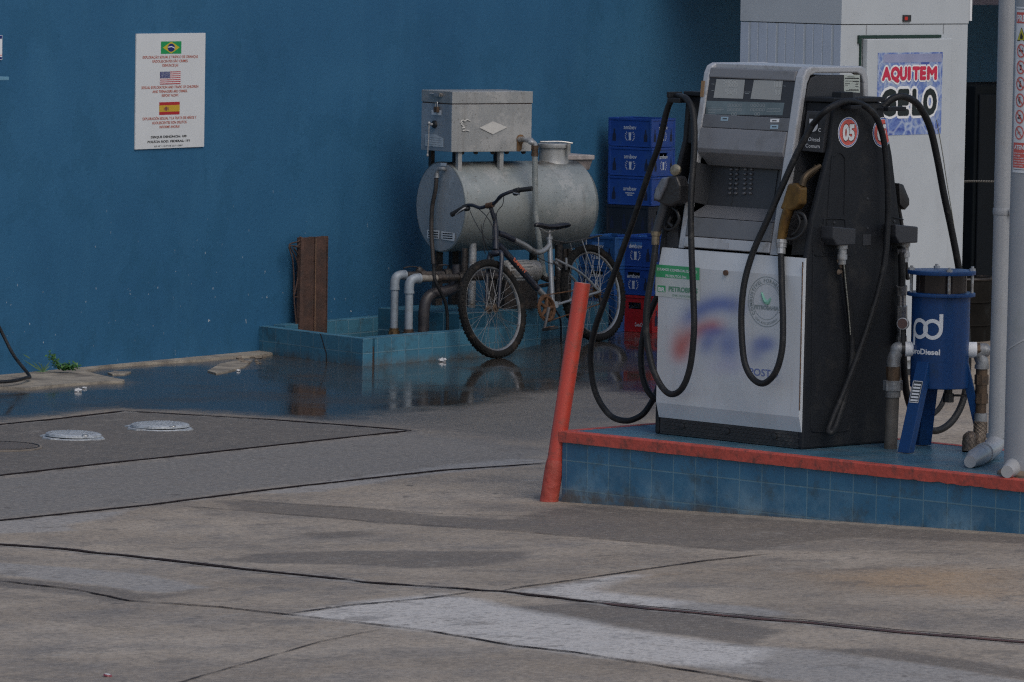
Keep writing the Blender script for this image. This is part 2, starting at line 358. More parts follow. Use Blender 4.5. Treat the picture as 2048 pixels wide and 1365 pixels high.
    f2 = nt.nodes.new('ShaderNodeMix'); L(wet, f2.inputs[0]); L(f1.outputs[0], f2.inputs[2]); L(ma('ADD', ramp(nt, noi(1.1, 5, 0.6), [(0.44, 0.04), (0.62, 0.22)]).outputs[0], ramp(nt, grit, [(0.52, 0.0), (0.68, 0.12)]).outputs[0]), f2.inputs[3])
    L(f2.outputs[0], b.inputs['Roughness'])
    bp = nt.nodes.new('ShaderNodeBump'); bp.inputs['Distance'].default_value = 0.004
    L(ma('SUBTRACT', 0.55, ma('MULTIPLY', wet, 0.53)), bp.inputs['Strength']); L(ma('ADD', fine, ma('MULTIPLY', mid, 2.0)), bp.inputs['Height'])
    L(bp.outputs[0], b.inputs['Normal']); return m
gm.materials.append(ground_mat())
go = bpy.data.objects.new('ground', gm); COL.objects.link(go); struct(go)
# ---- joints between the slabs
M_joint = mat('joint_tar', (0.026, 0.017, 0.016), 0.9, var=0.4, scale=30, spec=0.1)
M_jointr = mat('joint_rust', (0.10, 0.04, 0.028), 0.7, var=0.5, scale=5, dirt=(0.03, 0.02, 0.02), dirt_amt=0.5, dirt_scale=6)
JL = []
def joint(px, wd, m=M_joint, jit=0.25, dz=0.004, name='ground_joint'):
    P = [gp(u, v) for u, v in px]; Q = []; JL.append((P, wd))
    for a, b in zip(P[:-1], P[1:]):
        n = max(1, int((b - a).length / 0.10))
        for k in range(n): Q.append(a.lerp(b, k / n))
    Q.append(P[-1]); b = MB(); L_ = []
    for i, q in enumerate(Q):
        t = (Q[min(i + 1, len(Q) - 1)] - Q[max(i - 1, 0)]).normalized(); s_ = Vector((-t.y, t.x, 0))
        w1 = wd * 0.5 * (1 + random.uniform(-jit, jit)); w2 = wd * 0.5 * (1 + random.uniform(-jit, jit))
        if i in (0, len(Q) - 1): w1 *= 0.3; w2 *= 0.3
        A = q + s_ * w1; B = q - s_ * w2
        A.z = float(hgt(A.x, A.y)) + dz; B.z = float(hgt(B.x, B.y)) + dz; L_.append((b.V(A), b.V(B)))
    for i in range(len(L_) - 1): b.Fc([L_[i][0], L_[i][1], L_[i + 1][1], L_[i + 1][0]])
    return struct(b.build(name, m))
joint([(-60, 1048), (0, 1042), (290, 1012), (540, 980), (880, 942), (1083, 928)], 0.032)
joint([(-60, 1085), (0, 1090), (130, 1099), (250, 1112), (520, 1143), (700, 1161)], 0.046)
joint([(700, 1161), (720, 1165), (850, 1174), (1000, 1184), (1200, 1207)], 0.038, jit=0.7)
joint([(1200, 1207), (1300, 1219), (1560, 1243), (1800, 1266), (2100, 1290)], 0.042, M_jointr, jit=0.4)
joint([(1190, 1204), (1300, 1216), (1560, 1240), (1800, 1263), (2100, 1287)], 0.02, dz=0.006)
joint([(1000, 1184), (1030, 1177), (1120, 1165), (1290, 1140), (1400, 1124), (1540, 1109)], 0.014, jit=0.8)
joint([(575, 1229), (600, 1225), (700, 1212), (860, 1197), (955, 1184)], 0.014, jit=0.8)
joint([(-60, 1157), (0, 1163), (150, 1180), (260, 1203), (440, 1215), (600, 1233), (850, 1262), (1024, 1292), (1300, 1330), (1580, 1375)], 0.015, jit=0.9)
joint([(250, 823), (540, 840), (700, 852), (824, 862)], 0.036)
joint([(824, 862), (600, 886), (400, 908), (200, 929), (0, 952), (-60, 958)], 0.034)
joint([(-60, 858), (0, 850), (120, 838), (250, 823)], 0.034)
joint([(350, 1012), (700, 1040), (1024, 1063), (1300, 1088), (1480, 1103)], 0.007, jit=0.9)
joint([(340, 1372), (520, 1320), (640, 1285), (770, 1258)], 0.006, jit=0.9)
joint([(460, 1001), (700, 1016), (900, 1030), (1100, 1034)], 0.007, jit=0.7)
jd = np.zeros(px_.shape)
for P, wd in JL:
    for a, c in zip(P[:-1], P[1:]):
        ex, ey = c.x - a.x, c.y - a.y; t = np.clip(((px_ - a.x) * ex + (py_ - a.y) * ey) / (ex * ex + ey * ey + 1e-9), 0, 1); dd = np.hypot(px_ - a.x - t * ex, py_ - a.y - t * ey); rr_ = 0.05 + wd * 1.8
        jd = np.maximum(jd, np.clip(1.15 - dd / rr_, 0, 1) * min(1, .45 + wd * 12))
ja = gm.attributes.new('joint_dirt', 'FLOAT', 'POINT'); ja.data.foreach_set('value', jd.astype(np.float32))
# ---- raised concrete apron at the foot of the wall
M_apron = mat('apron_concrete', (0.30, 0.265, 0.215), 0.85, var=0.25, scale=9, dirt=(0.13, 0.115, 0.10), dirt_amt=0.45, dirt_scale=4, bump=0.5, bump_scale=40)
b = MB(); ap = [gp(u, v) for u, v in [(-300, 795), (0, 779), (55, 781), (130, 773), (205, 768), (245, 767), (249, 765), (205, 756), (168, 747), (205, 737), (300, 730), (400, 724), (460, 718), (505, 716), (545, 711), (520, 700), (300, 715), (0, 742), (-300, 770)]]
up_ = [b.V((p.x, p.y, 0.016)) for p in ap]; dn_ = [b.V((p.x, p.y, -0.05)) for p in ap]; b.Fc(up_)
for i in range(len(ap)): b.Fc([dn_[i], dn_[(i + 1) % len(ap)], up_[(i + 1) % len(ap)], up_[i]])
struct(b.build('concrete_apron', M_apron))
for px in ([(415, 744), (440, 730), (470, 724), (505, 722), (490, 735), (455, 745), (432, 749)], [(215, 748), (232, 745), (262, 746), (250, 750), (225, 751)]):
    b = MB(); ap = [gp(u, v) for u, v in px]; up_ = [b.V((p.x, p.y, 0.008)) for p in ap]; dn_ = [b.V((p.x, p.y, -0.02)) for p in ap]; b.Fc(up_)
    for i in range(len(ap)): b.Fc([dn_[i], dn_[(i + 1) % len(ap)], up_[(i + 1) % len(ap)], up_[i]])
    struct(b.build('concrete_apron', M_apron))
# ============================================================ BLUE WALL
WA = math.radians(6.76); WF = Fr((0.016, 0.015, 0), (math.cos(WA), math.sin(WA), 0))     # y points into the wall
def wall_mat():
    m = bpy.data.materials.new('blue_wall_paint'); m.use_nodes = True; nt = m.node_tree; b = nt.nodes['Principled BSDF']; L = nt.links.new
    tc = nt.nodes.new('ShaderNodeTexCoord').outputs['Object']
    def noi(sc, det=6, ro=0.6, st=(1, 1, 1)):
        mp = nt.nodes.new('ShaderNodeMapping'); mp.inputs['Scale'].default_value = st; L(tc, mp.inputs[0])
        n = nn(nt, 'ShaderNodeTexNoise', Scale=sc, Detail=float(det), Roughness=ro); L(mp.outputs[0], n.inputs['Vector']); return n.outputs[0]
    c = ramp(nt, noi(0.7, 7), [(0.3, (0.020, 0.094, 0.190)), (0.5, (0.025, 0.111, 0.216)), (0.7, (0.032, 0.129, 0.242))]).outputs[0]
    c = mixc(nt, ramp(nt, noi(3, 8, 0.7, (1, 1, 0.25)), [(0.52, 0.0), (0.78, 0.35)]).outputs[0], c, (0.045, 0.155, 0.265))
    c = mixc(nt, ramp(nt, noi(1.7, 9, 0.7), [(0.55, 0.0), (0.57, 0.3)]).outputs[0], c, (0.016, 0.086, 0.165))
    c = mixc(nt, ramp(nt, noi(5, 8, 0.7, (1, 1, 0.4)), [(0.60, 0.0), (0.75, 0.5)]).outputs[0], c, (0.012, 0.075, 0.14))
    sx = nt.nodes.new('ShaderNodeSeparateXYZ'); L(tc, sx.inputs[0])
    low = nt.nodes.new('ShaderNodeMapRange'); L(sx.outputs[2], low.inputs[0]); low.inputs[1].default_value = 1.3; low.inputs[2].default_value = 0.1
    lm = nt.nodes.new('ShaderNodeMath'); lm.operation = 'MULTIPLY'; L(low.outputs[0], lm.inputs[0])
    L(ramp(nt, noi(38, 3, 0.5, (1, 1, 0.6)), [(0.72, 0.0), (0.735, 0.8)]).outputs[0], lm.inputs[1])
    c = mixc(nt, lm.outputs[0], c, (0.45, 0.5, 0.52))                                   # chips of bare plaster, more of them low down
    dm = nt.nodes.new('ShaderNodeMath'); dm.operation = 'MULTIPLY'
    lo2 = nt.nodes.new('ShaderNodeMapRange'); L(sx.outputs[2], lo2.inputs[0]); lo2.inputs[1].default_value = 0.9; lo2.inputs[2].default_value = 0.0
    L(lo2.outputs[0], dm.inputs[0]); L(ramp(nt, noi(7, 8, 0.75, (1, 1, 0.5)), [(0.5, 0.0), (0.75, 0.6)]).outputs[0], dm.inputs[1])
    c = mixc(nt, dm.outputs[0], c, (0.012, 0.06, 0.10))
    L(c, b.inputs['Base Color']); b.inputs['Roughness'].default_value = 0.62; b.inputs['Specular IOR Level'].default_value = 0.3
    bp = nt.nodes.new('ShaderNodeBump'); bp.inputs['Strength'].default_value = 0.25; bp.inputs['Distance'].default_value = 0.01
    L(noi(45, 5), bp.inputs['Height']); L(bp.outputs[0], b.inputs['Normal']); return m
M_wall = wall_mat()
b = MB(WF); b.box(-6, 14, 0, 0.25, -0.1, 4.4)
tag(b.build('blue_wall', M_wall, root=WF.o), 'long plain wall painted dark blue behind the whole forecourt', 'wall')
# ============================================================ tiled masonry
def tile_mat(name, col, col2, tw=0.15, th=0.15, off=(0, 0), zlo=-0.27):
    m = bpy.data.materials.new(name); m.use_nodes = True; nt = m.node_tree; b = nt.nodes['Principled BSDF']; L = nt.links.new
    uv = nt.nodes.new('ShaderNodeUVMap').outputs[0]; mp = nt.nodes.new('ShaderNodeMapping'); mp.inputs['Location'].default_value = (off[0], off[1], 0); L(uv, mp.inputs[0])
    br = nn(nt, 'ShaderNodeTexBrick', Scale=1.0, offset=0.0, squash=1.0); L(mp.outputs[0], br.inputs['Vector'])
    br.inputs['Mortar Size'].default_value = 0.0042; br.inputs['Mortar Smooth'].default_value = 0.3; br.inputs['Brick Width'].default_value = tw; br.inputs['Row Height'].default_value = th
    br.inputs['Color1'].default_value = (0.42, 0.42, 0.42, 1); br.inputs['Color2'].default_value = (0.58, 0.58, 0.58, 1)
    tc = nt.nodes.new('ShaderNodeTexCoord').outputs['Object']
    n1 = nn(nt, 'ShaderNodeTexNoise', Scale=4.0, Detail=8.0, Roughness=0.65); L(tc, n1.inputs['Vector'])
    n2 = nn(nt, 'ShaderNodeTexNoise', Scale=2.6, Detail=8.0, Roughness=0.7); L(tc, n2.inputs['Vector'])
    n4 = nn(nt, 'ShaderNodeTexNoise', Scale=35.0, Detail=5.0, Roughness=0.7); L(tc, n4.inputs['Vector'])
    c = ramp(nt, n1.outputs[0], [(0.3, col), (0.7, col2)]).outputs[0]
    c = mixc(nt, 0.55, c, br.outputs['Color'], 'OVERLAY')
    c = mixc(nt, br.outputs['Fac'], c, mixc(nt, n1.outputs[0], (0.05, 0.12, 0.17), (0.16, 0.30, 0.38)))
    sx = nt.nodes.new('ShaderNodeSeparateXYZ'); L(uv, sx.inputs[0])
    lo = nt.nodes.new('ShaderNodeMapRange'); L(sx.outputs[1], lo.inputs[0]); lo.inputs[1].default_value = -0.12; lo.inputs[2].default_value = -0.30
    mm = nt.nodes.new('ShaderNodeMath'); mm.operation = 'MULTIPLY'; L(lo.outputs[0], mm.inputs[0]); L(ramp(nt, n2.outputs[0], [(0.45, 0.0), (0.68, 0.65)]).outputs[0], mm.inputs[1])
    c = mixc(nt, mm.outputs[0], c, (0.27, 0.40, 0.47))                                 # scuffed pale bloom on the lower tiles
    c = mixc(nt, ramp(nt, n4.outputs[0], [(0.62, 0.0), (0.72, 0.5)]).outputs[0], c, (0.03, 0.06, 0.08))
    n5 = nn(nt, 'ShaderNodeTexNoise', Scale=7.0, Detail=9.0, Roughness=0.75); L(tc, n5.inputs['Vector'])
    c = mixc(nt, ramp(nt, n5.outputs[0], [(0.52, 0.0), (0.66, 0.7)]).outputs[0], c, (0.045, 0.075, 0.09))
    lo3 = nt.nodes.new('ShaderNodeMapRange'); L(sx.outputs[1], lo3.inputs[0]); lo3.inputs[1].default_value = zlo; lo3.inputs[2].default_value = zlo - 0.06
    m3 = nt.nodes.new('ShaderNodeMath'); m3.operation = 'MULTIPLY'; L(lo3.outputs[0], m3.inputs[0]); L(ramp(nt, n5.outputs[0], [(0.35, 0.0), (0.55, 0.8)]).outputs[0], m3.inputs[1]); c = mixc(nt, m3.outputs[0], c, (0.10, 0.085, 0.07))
    L(c, b.inputs['Base Color']); b.inputs['Roughness'].default_value = 0.5
    bp = nt.nodes.new('ShaderNodeBump'); bp.inputs['Strength'].default_value = 0.5; bp.inputs['Distance'].default_value = 0.004; bp.invert = True
    ad = nt.nodes.new('ShaderNodeMath'); ad.operation = 'ADD'; L(br.outputs['Fac'], ad.inputs[0])
    sc = nt.nodes.new('ShaderNodeMath'); sc.operation = 'MULTIPLY'; sc.inputs[1].default_value = 0.5; L(n4.outputs[0], sc.inputs[0]); L(sc.outputs[0], ad.inputs[1])
    L(ad.outputs[0], bp.inputs['Height']); L(bp.outputs[0], b.inputs['Normal']); return m
M_tile = tile_mat('blue_tiles', (0.026, 0.112, 0.205), (0.044, 0.158, 0.265))
M_tile2 = tile_mat('blue_tiles_pale', (0.036, 0.140, 0.225), (0.060, 0.190, 0.275), 0.15, 0.10, zlo=-0.13)
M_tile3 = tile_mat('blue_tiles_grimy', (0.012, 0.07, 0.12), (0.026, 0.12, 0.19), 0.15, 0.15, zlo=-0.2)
def tiled_block(b, pts, z0f, z1, topm=0, us=0.0):
    """block over footprint pts (counter-clockwise from above); side faces carry uv in metres measured down from the top"""
    n = len(pts); u = us
    for i in range(n):
        p, q = Vector((*pts[i], 0)), Vector((*pts[(i + 1) % n], 0)); L_ = (q - p).length; k = max(1, int(L_ / 0.3))
        for j in range(k):
            a = p.lerp(q, j / k); c = p.lerp(q, (j + 1) / k); ua = u + L_ * j / k; uc = u + L_ * (j + 1) / k
            za = z0f; b.poly([(a.x, a.y, za), (c.x, c.y, za), (c.x, c.y, z1), (a.x, a.y, z1)], uv=[(ua, za - z1), (uc, za - z1), (uc, 0), (ua, 0)])
        u += L_
    b.cm = topm; b.poly([(x, y, z1) for x, y in pts], uv=[(x, y) for x, y in pts]); b.cm = 0
# ---- pump island
IL = at_z(1119, 862, 0.37); IR = at_z(2048, 961, 0.37); d = (IR - IL).normalized()
IF = Fr((IL.x, IL.y, 0), d)              # x along the front edge to the right, y into depth
IW, ILN, ZT = 1.13, 5.2, 0.37
M_red = mat('red_kerb_paint', (0.48, 0.075, 0.05), 0.55, var=0.15, scale=5, dirt=(0.13, 0.05, 0.04), dirt_amt=0.36, dirt_scale=14, bump=0.35, bump_scale=35)
M_itop = mat('blue_floor_paint', (0.055, 0.135, 0.19), 0.38, var=0.2, scale=6, dirt=(0.14, 0.16, 0.17), dirt_amt=0.3, dirt_scale=5, bump=0.25, bump_scale=50)
rt = root('pump_island', IF.w((0, 0, 0)), 'low blue tiled pump island with a red painted edge under the fuel pump', 'pump island')
b = MB(IF); tiled_block(b, [(0.012, 0.012), (ILN, 0.012), (ILN, IW - 0.012), (0.012, IW - 0.012)], -0.1, ZT - 0.002, us=0.12)
b.build('tiled_body', [M_tile], rt)
b = MB(IF); b.poly([(0.05, 0.05, ZT), (ILN - .05, 0.05, ZT), (ILN - .05, IW - .05, ZT), (0.05, IW - .05, ZT)]); b.poly([(0.03, 0.03, ZT - .02), (ILN - .03, 0.03, ZT - .02), (ILN - .03, IW - .03, ZT - .02), (0.03, IW - .03, ZT - .02)])
b.build('painted_top', M_itop, rt)
b = MB(IF)
def chipped(x0, x1, y0, y1):
    n = max(2, int((x1 - x0) / 0.035)) if x1 - x0 > 0.2 else 1; rr = []
    for i in range(n + 1):
        x = x0 + (x1 - x0) * i / n; j = random.uniform(0, 0.0018); c = 0.0
        if 2.35 < x < 3.05: c = max(0, random.uniform(-0.012, 0.006))
        rr.append([b.V((x, y0 + j * .4, ZT - 0.058 + j + c)), b.V((x, y1, ZT - 0.058)), b.V((x, y1, ZT + 0.002)), b.V((x, y0 + 0.004 + j * .5, ZT + 0.002)), b.V((x, y0, ZT - 0.004 - j * .5))])
    for i in range(n):
        for k in range(5): b.Fc([rr[i][k], rr[i][(k + 1) % 5], rr[i + 1][(k + 1) % 5], rr[i + 1][k]])
    b.Fc(rr[0]); b.Fc(rr[-1][::-1])
chipped(0, ILN, -0.006, 0.05)
b.box(0, 0.05, 0.0505, IW - 0.0505, ZT - .058, ZT + 0.002); b.box(0, ILN, IW - 0.05, IW + .004, ZT - .058, ZT + 0.002)
b.build('red_edge', M_red, rt)
# ---- tiled kerb round the tank
c0 = at_z(725, 733, 0); cL = at_z(521, 706.5, 0); cR = gp(1000, 707)
kd = (cR - c0); kd.z = 0; KF = Fr((c0.x, c0.y, 0), kd)         # x along the kerb front, y towards the wall
KH = 0.185
rt = root('tiled_kerb', c0, 'cracked blue tiled kerb closing off the tank corner at the foot of the wall', 'kerb')
q0 = KF.l(cL); kl = kd.length
b = MB(KF)
crk = 0.115
tiled_block(b, [(0, 0), (crk - 0.010, 0.0), (crk - 0.004, 0.11), (0.11, 0.11), (q0.x + 0.12, q0.y + .12), (q0.x, q0.y + .02)], -0.05, KH)
tiled_block(b, [(crk + 0.016, 0), (2.0, 0), (2.0, 0.11), (crk + 0.008, 0.11)], -0.05, KH, us=0.12)
b.build('kerb_wall', M_tile2, rt)
M_crack = mat('crack_dark', (0.035, 0.022, 0.018), 0.9)
b = MB(KF); b.hexa([(crk - .012, .004, -.05), (crk + .020, .004, -.05), (crk + .018, .1, -.05), (crk - .01, .1, -.05), (crk - .009, .006, KH - .06), (crk + .012, .006, KH - .06), (crk + .012, .1, KH - .04), (crk - .009, .1, KH - .04)])
e_ = (Vector((q0.x, q0.y, 0)) - Vector((0, 0, 0)))
P_ = [Vector((e_.x * t, e_.y * t, z)) for t, z in ((0.41, 0.185), (0.39, .15), (0.37, 0.10), (0.35, 0.06), (0.345, 0.0))]
nv = Vector((e_.y, -e_.x, 0)).normalized() * (-0.003 if e_.y > 0 else 0.003)
if (Vector((0, -1, 0))).dot(nv) < 0 and False: nv = -nv
nside = Vector((-1, 0, 0)) * 0.003
for a, c in zip(P_[:-1], P_[1:]):
    t = e_.normalized() * 0.006; b.poly([a - t + nside, a + t + nside, c + t + nside, c - t + nside])
b.build('crack', M_crack, rt)
# back kerb along the wall
b = MB(WF); p1 = WF.P(665, 660, -0.1); 
tiled_block(b, [(0.15, -0.10), (1.6, -0.10), (1.6, -0.003), (0.15, -0.003)], -0.05, 0.19)
ROOT[0] = None; o = b.build('tiled_ledge', M_tile2, root=WF.w((0.15, 0, 0))); tag(o, 'low tiled ledge along the wall behind the white pipes', 'ledge')
# plinth that carries the tank
PFx = KF
y0 = 0.125; tl = PFx.P(920, 620, y0); x0 = tl.x; zt = PFx.P(1060, 617, y0).z
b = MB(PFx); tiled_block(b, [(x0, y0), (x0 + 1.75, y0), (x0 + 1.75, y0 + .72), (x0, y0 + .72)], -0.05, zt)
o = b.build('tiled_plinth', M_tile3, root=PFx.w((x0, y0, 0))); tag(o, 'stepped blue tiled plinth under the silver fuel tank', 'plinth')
print('PLINTH', x0, y0, zt, PFx.w((x0, y0, 0)))
ZP = zt
# ============================================================ FUEL PUMP
DO = at_z(1604, 900, ZT); D = Fr(DO, -ISY); SD = Fr(DO, ISX)     # D: front face frame, SD: side face frame
M_panel = mat('pump_panel', (0.56, 0.59, 0.62), 0.38, var=0.04, scale=3, dirt=(0.40, 0.39, 0.37), dirt_amt=0.22, dirt_scale=2.5)
M_frame = mat('pump_frame_silver', (0.43, 0.44, 0.46), 0.38, 0.2, var=0.05, dirt=(0.26, 0.25, 0.24), dirt_amt=0.25, dirt_scale=9)
M_grey = mat('pump_grey', (0.135, 0.14, 0.152), 0.42, var=0.08, dirt=(0.10, 0.10, 0.10), dirt_amt=0.25, dirt_scale=6)
M_grey2 = mat('pump_mid_grey', (0.19, 0.195, 0.21), 0.42, var=0.08, dirt=(0.13, 0.13, 0.13), dirt_amt=0.25, dirt_scale=6)
M_dark = mat('pump_dark_plastic', (0.015, 0.017, 0.021), 0.55, var=0.15, spec=0.25, scale=5, dirt=(0.042, 0.040, 0.038), dirt_amt=0.25, dirt_scale=3, bump=0.15, bump_scale=90)
M_dark2 = mat('pump_side_panel', (0.034, 0.036, 0.042), 0.5, var=0.1, bump=0.12, bump_scale=120)
M_vdark = mat('pump_recess', (0.02, 0.021, 0.023), 0.6)
M_lcd = mat('lcd_glass', (0.33, 0.335, 0.32), 0.3, var=0.05, scale=4)
M_lcdseg = mat('lcd_digit', (0.46, 0.47, 0.45), 0.4, var=0)
M_key = mat('keypad_glass', (0.12, 0.155, 0.165), 0.25, var=0.25, scale=9)
M_line = mat('keypad_line', (0.30, 0.33, 0.34), 0.5, var=0)
M_hose = mat('hose_rubber', (0.015, 0.016, 0.018), 0.45, spec=0.25, var=0.25, scale=18, dirt=(0.06, 0.058, 0.055), dirt_amt=0.2, dirt_scale=8, bump=0.3, bump_scale=200)
M_gold = mat('worn_gold_nozzle', (0.16, 0.092, 0.028), 0.36, 0.6, var=0.3, scale=15, dirt=(0.08, 0.05, 0.03), dirt_amt=0.4, dirt_scale=22)
M_noz = mat('nozzle_silver', (0.20, 0.215, 0.25), 0.4, 0.6, var=0.3, scale=22, dirt=(0.08, 0.08, 0.08), dirt_amt=0.35, dirt_scale=30)
M_green = mat('green_print', (0.05, 0.36, 0.15), 0.5, var=0.06); M_green2 = mat('green_ink', (0.10, 0.27, 0.17), 0.5, var=0.05)
M_beige = mat('sticker_paper', (0.53, 0.57, 0.55), 0.5, var=0.05)
M_redp = mat('red_print', (0.62, 0.11, 0.09), 0.5, var=0.06); M_bluep = mat('blue_print', (0.05, 0.09, 0.35), 0.5, var=0.05)
rt = root('fuel_pump', DO, 'large grey and white two sided fuel pump with black hoses on the tiled island', 'fuel pump')
PUMP = rt; XL_, XT, XH0, XH1 = -1.02, -0.185, -0.895, -0.195
# cabinet core and side shells
prof = [(0.0, 0.0), (0.66, 0.0), (0.745, 0.30), (0.745, 0.95), (0.702, 1.155), (0.634, 1.479), (0.548, 1.745), (0.186, 1.755), (0.164, 1.517), (0.041, 1.165), (0.006, 0.96)]
b = MB(D); b.prism(prof, -0.035, 0, 'yz'); b.build('side_shell', M_dark, rt, bevel=0.012)
prof2 = [(y, z) for y, z in prof if z < 1.0] 
b = MB(D); b.prism([(0.03, 0), (0.66, 0), (0.74, 0.3), (0.74, 0.95), (0.70, 1.15), (0.63, 1.47), (0.545, 1.735), (0.19, 1.745), (0.172, 1.50), (0.35, 1.47), (0.30, 1.05), (0.17, 0.955), (0.03, 0.955)], XT - 0.01, -0.0355, 'yz')
b.build('hose_module', M_dark, rt, bevel=0.006)
b = MB(D); b.prism([(y + 0.001, z) for y, z in prof], XL_ - 0.018, XL_ + 0.012, 'yz'); b.build('side_shell', M_dark, rt, bevel=0.010)
b = MB(D); b.prism([(0.03, 0), (0.66, 0), (0.74, 0.3), (0.74, 0.95), (0.70, 1.15), (0.63, 1.47), (0.545, 1.735), (0.19, 1.745), (0.172, 1.50), (0.35, 1.47), (0.30, 1.05), (0.17, 0.955), (0.03, 0.955)], XL_ + 0.0125, XH0 + 0.01, 'yz')
b.build('hose_module', M_dark, rt, bevel=0.006)
b = MB(D); b.prism([(0.03, 0.0), (0.64, 0.0), (0.735, 0.3), (0.735, 0.96), (0.03, 0.96)], XH0 + 0.0105, XT - 0.0105, 'yz'); b.build('cabinet_core', M_dark, rt)
# white front panel with the faded print (colour is the print itself)
pm = bpy.data.materials.new('printed_panel'); pm.use_nodes = True; nt = pm.node_tree; bs = nt.nodes['Principled BSDF']
at_ = nt.nodes.new('ShaderNodeAttribute'); at_.attribute_name = 'ink'; n1 = nn(nt, 'ShaderNodeTexNoise', Scale=3.0, Detail=8.0, Roughness=0.7)
tcn = nt.nodes.new('ShaderNodeTexCoord'); nt.links.new(tcn.outputs['Object'], n1.inputs['Vector'])
c_ = mixc(nt, ramp(nt, n1.outputs[0], [(0.50, 0.0), (0.8, 0.5)]).outputs[0], at_.outputs['Color'], (0.40, 0.40, 0.39))
sx_ = nt.nodes.new('ShaderNodeMapping'); sx_.inputs['Scale'].default_value = (1, 1, 0.12); nt.links.new(tcn.outputs['Object'], sx_.inputs[0]); n2_ = nn(nt, 'ShaderNodeTexNoise', Scale=28.0, Detail=6.0, Roughness=0.7); nt.links.new(sx_.outputs[0], n2_.inputs['Vector'])
c_ = mixc(nt, ramp(nt, n2_.outputs[0], [(0.55, 0.0), (0.75, 0.3)]).outputs[0], c_, (0.36, 0.34, 0.31))
nt.links.new(c_, bs.inputs['Base Color']); bs.inputs['Roughness'].default_value = 0.38
def G(x, y, cx, cy, sx, sy, rot=0, p=2.0):
    c, s_ = math.cos(rot), math.sin(rot); dx, dy = x - cx, y - cy; a = (dx * c + dy * s_) / sx; e = (-dx * s_ + dy * c) / sy
    return math.exp(-((a * a + e * e) ** (p / 2)))
def arcm(x, y, cx, cy, R, wd, a0, a1, ey=1.0, soft=0.25):
    dx, dy = x - cx, (y - cy) / ey; r = math.hypot(dx, dy); a = math.degrees(math.atan2(-dy, dx))
    if a < -90: a += 360
    k = math.exp(-((r - R) / wd) ** 2); e = min(1, max(0, (a - a0) / 25)) * min(1, max(0, (a1 - a) / 25)); return k * e
def ink(u, v):
    x, y = (u - 1160) * 2.926, (v - 480) * 2.926
    base = (0.56, 0.59, 0.62); bl = (0.09, 0.15, 0.42); rd = (0.50, 0.13, 0.12); c = base
    def lay(c, k, q): k = min(1, k); return tuple(a * (1 - k) + d * k for a, d in zip(c, q))
    c = lay(c, 0.85 * arcm(x, y, 830, 620, 245, 55, 50, 160, 1.0), bl)
    c = lay(c, 0.80 * arcm(x, y, 800, 720, 225, 48, 70, 185, 0.95), rd)
    c = lay(c, 0.70 * G(x, y, 590, 610, 55, 95), rd)
    c = lay(c, 0.75 * G(x, y, 745, 600, 50, 75, 0.2), bl); c = lay(c, 0.7 * G(x, y, 850, 620, 60, 85, -0.3), bl); c = lay(c, 0.6 * G(x, y, 800, 540, 90, 30), bl)
    c = lay(c, 0.45 * G(x, y, 900, 600, 50, 80), bl); c = lay(c, 0.75 * G(x, y, 1075, 610, 75, 50, 0, 3), bl); c = lay(c, 0.5 * G(x, y, 1030, 670, 50, 50), bl)
    c = lay(c, 0.25 * G(x, y, 860, 740, 110, 50), (0.25, 0.2, 0.5)); return c
def prow(u, v, z):   # panel depth at a height
    return float(np.interp(z, [0.088, 0.165, 0.875, 0.966], [0.0, -0.022, -0.022, 0.0]))
b = MB(D); nxp, nzp = 56, 60; zs = sorted(set([0.088, 0.165, 0.875, 0.966] + list(np.linspace(0.088, 0.966, nzp)))); idx = []; inks = []
for z in zs:
    row = []
    for i in range(nxp + 1):
        x = XL_ + 0.013 + (-0.006 - XL_ - 0.013) * i / nxp; y = prow(0, 0, z); W_ = D.w((x, y, z)); q = W_ - CAM; wv = q.dot(FW)
        row.append(b.V((x, y, z))); inks.append(ink(1024 + F * q.dot(RT) / wv, 682.5 - F * q.dot(UP) / wv))
    idx.append(row)
for j in range(len(zs) - 1):
    for i in range(nxp): b.Fc([idx[j][i], idx[j][i + 1], idx[j + 1][i + 1], idx[j + 1][i]])
nb = len(b.v)
ed = [idx[0][0], idx[0][-1], idx[-1][-1], idx[-1][0]]
bk = [b.V((XL_ + 0.013, 0.028, 0.088)), b.V((-0.006, 0.028, 0.088)), b.V((-0.006, 0.028, 0.966)), b.V((XL_ + 0.013, 0.028, 0.966))]
b.Fc(list(idx[-1]) + [bk[2], bk[3]]); b.Fc(list(idx[0])[::-1] + [bk[0], bk[1]][::1]); b.Fc([r_[-1] for r_ in idx] + [bk[2], bk[1]]); b.Fc([r_[0] for r_ in idx] + [bk[3], bk[0]])
inks += [(0.56, 0.59, 0.62)] * (len(b.v) - nb)
o = b.build('front_panel', pm, rt); ca = o.data.color_attributes.new('ink', 'FLOAT_COLOR', 'POINT')
ca.data.foreach_set('color', np.array([(*c, 1) for c in inks], dtype=np.float32).ravel())
FP = o
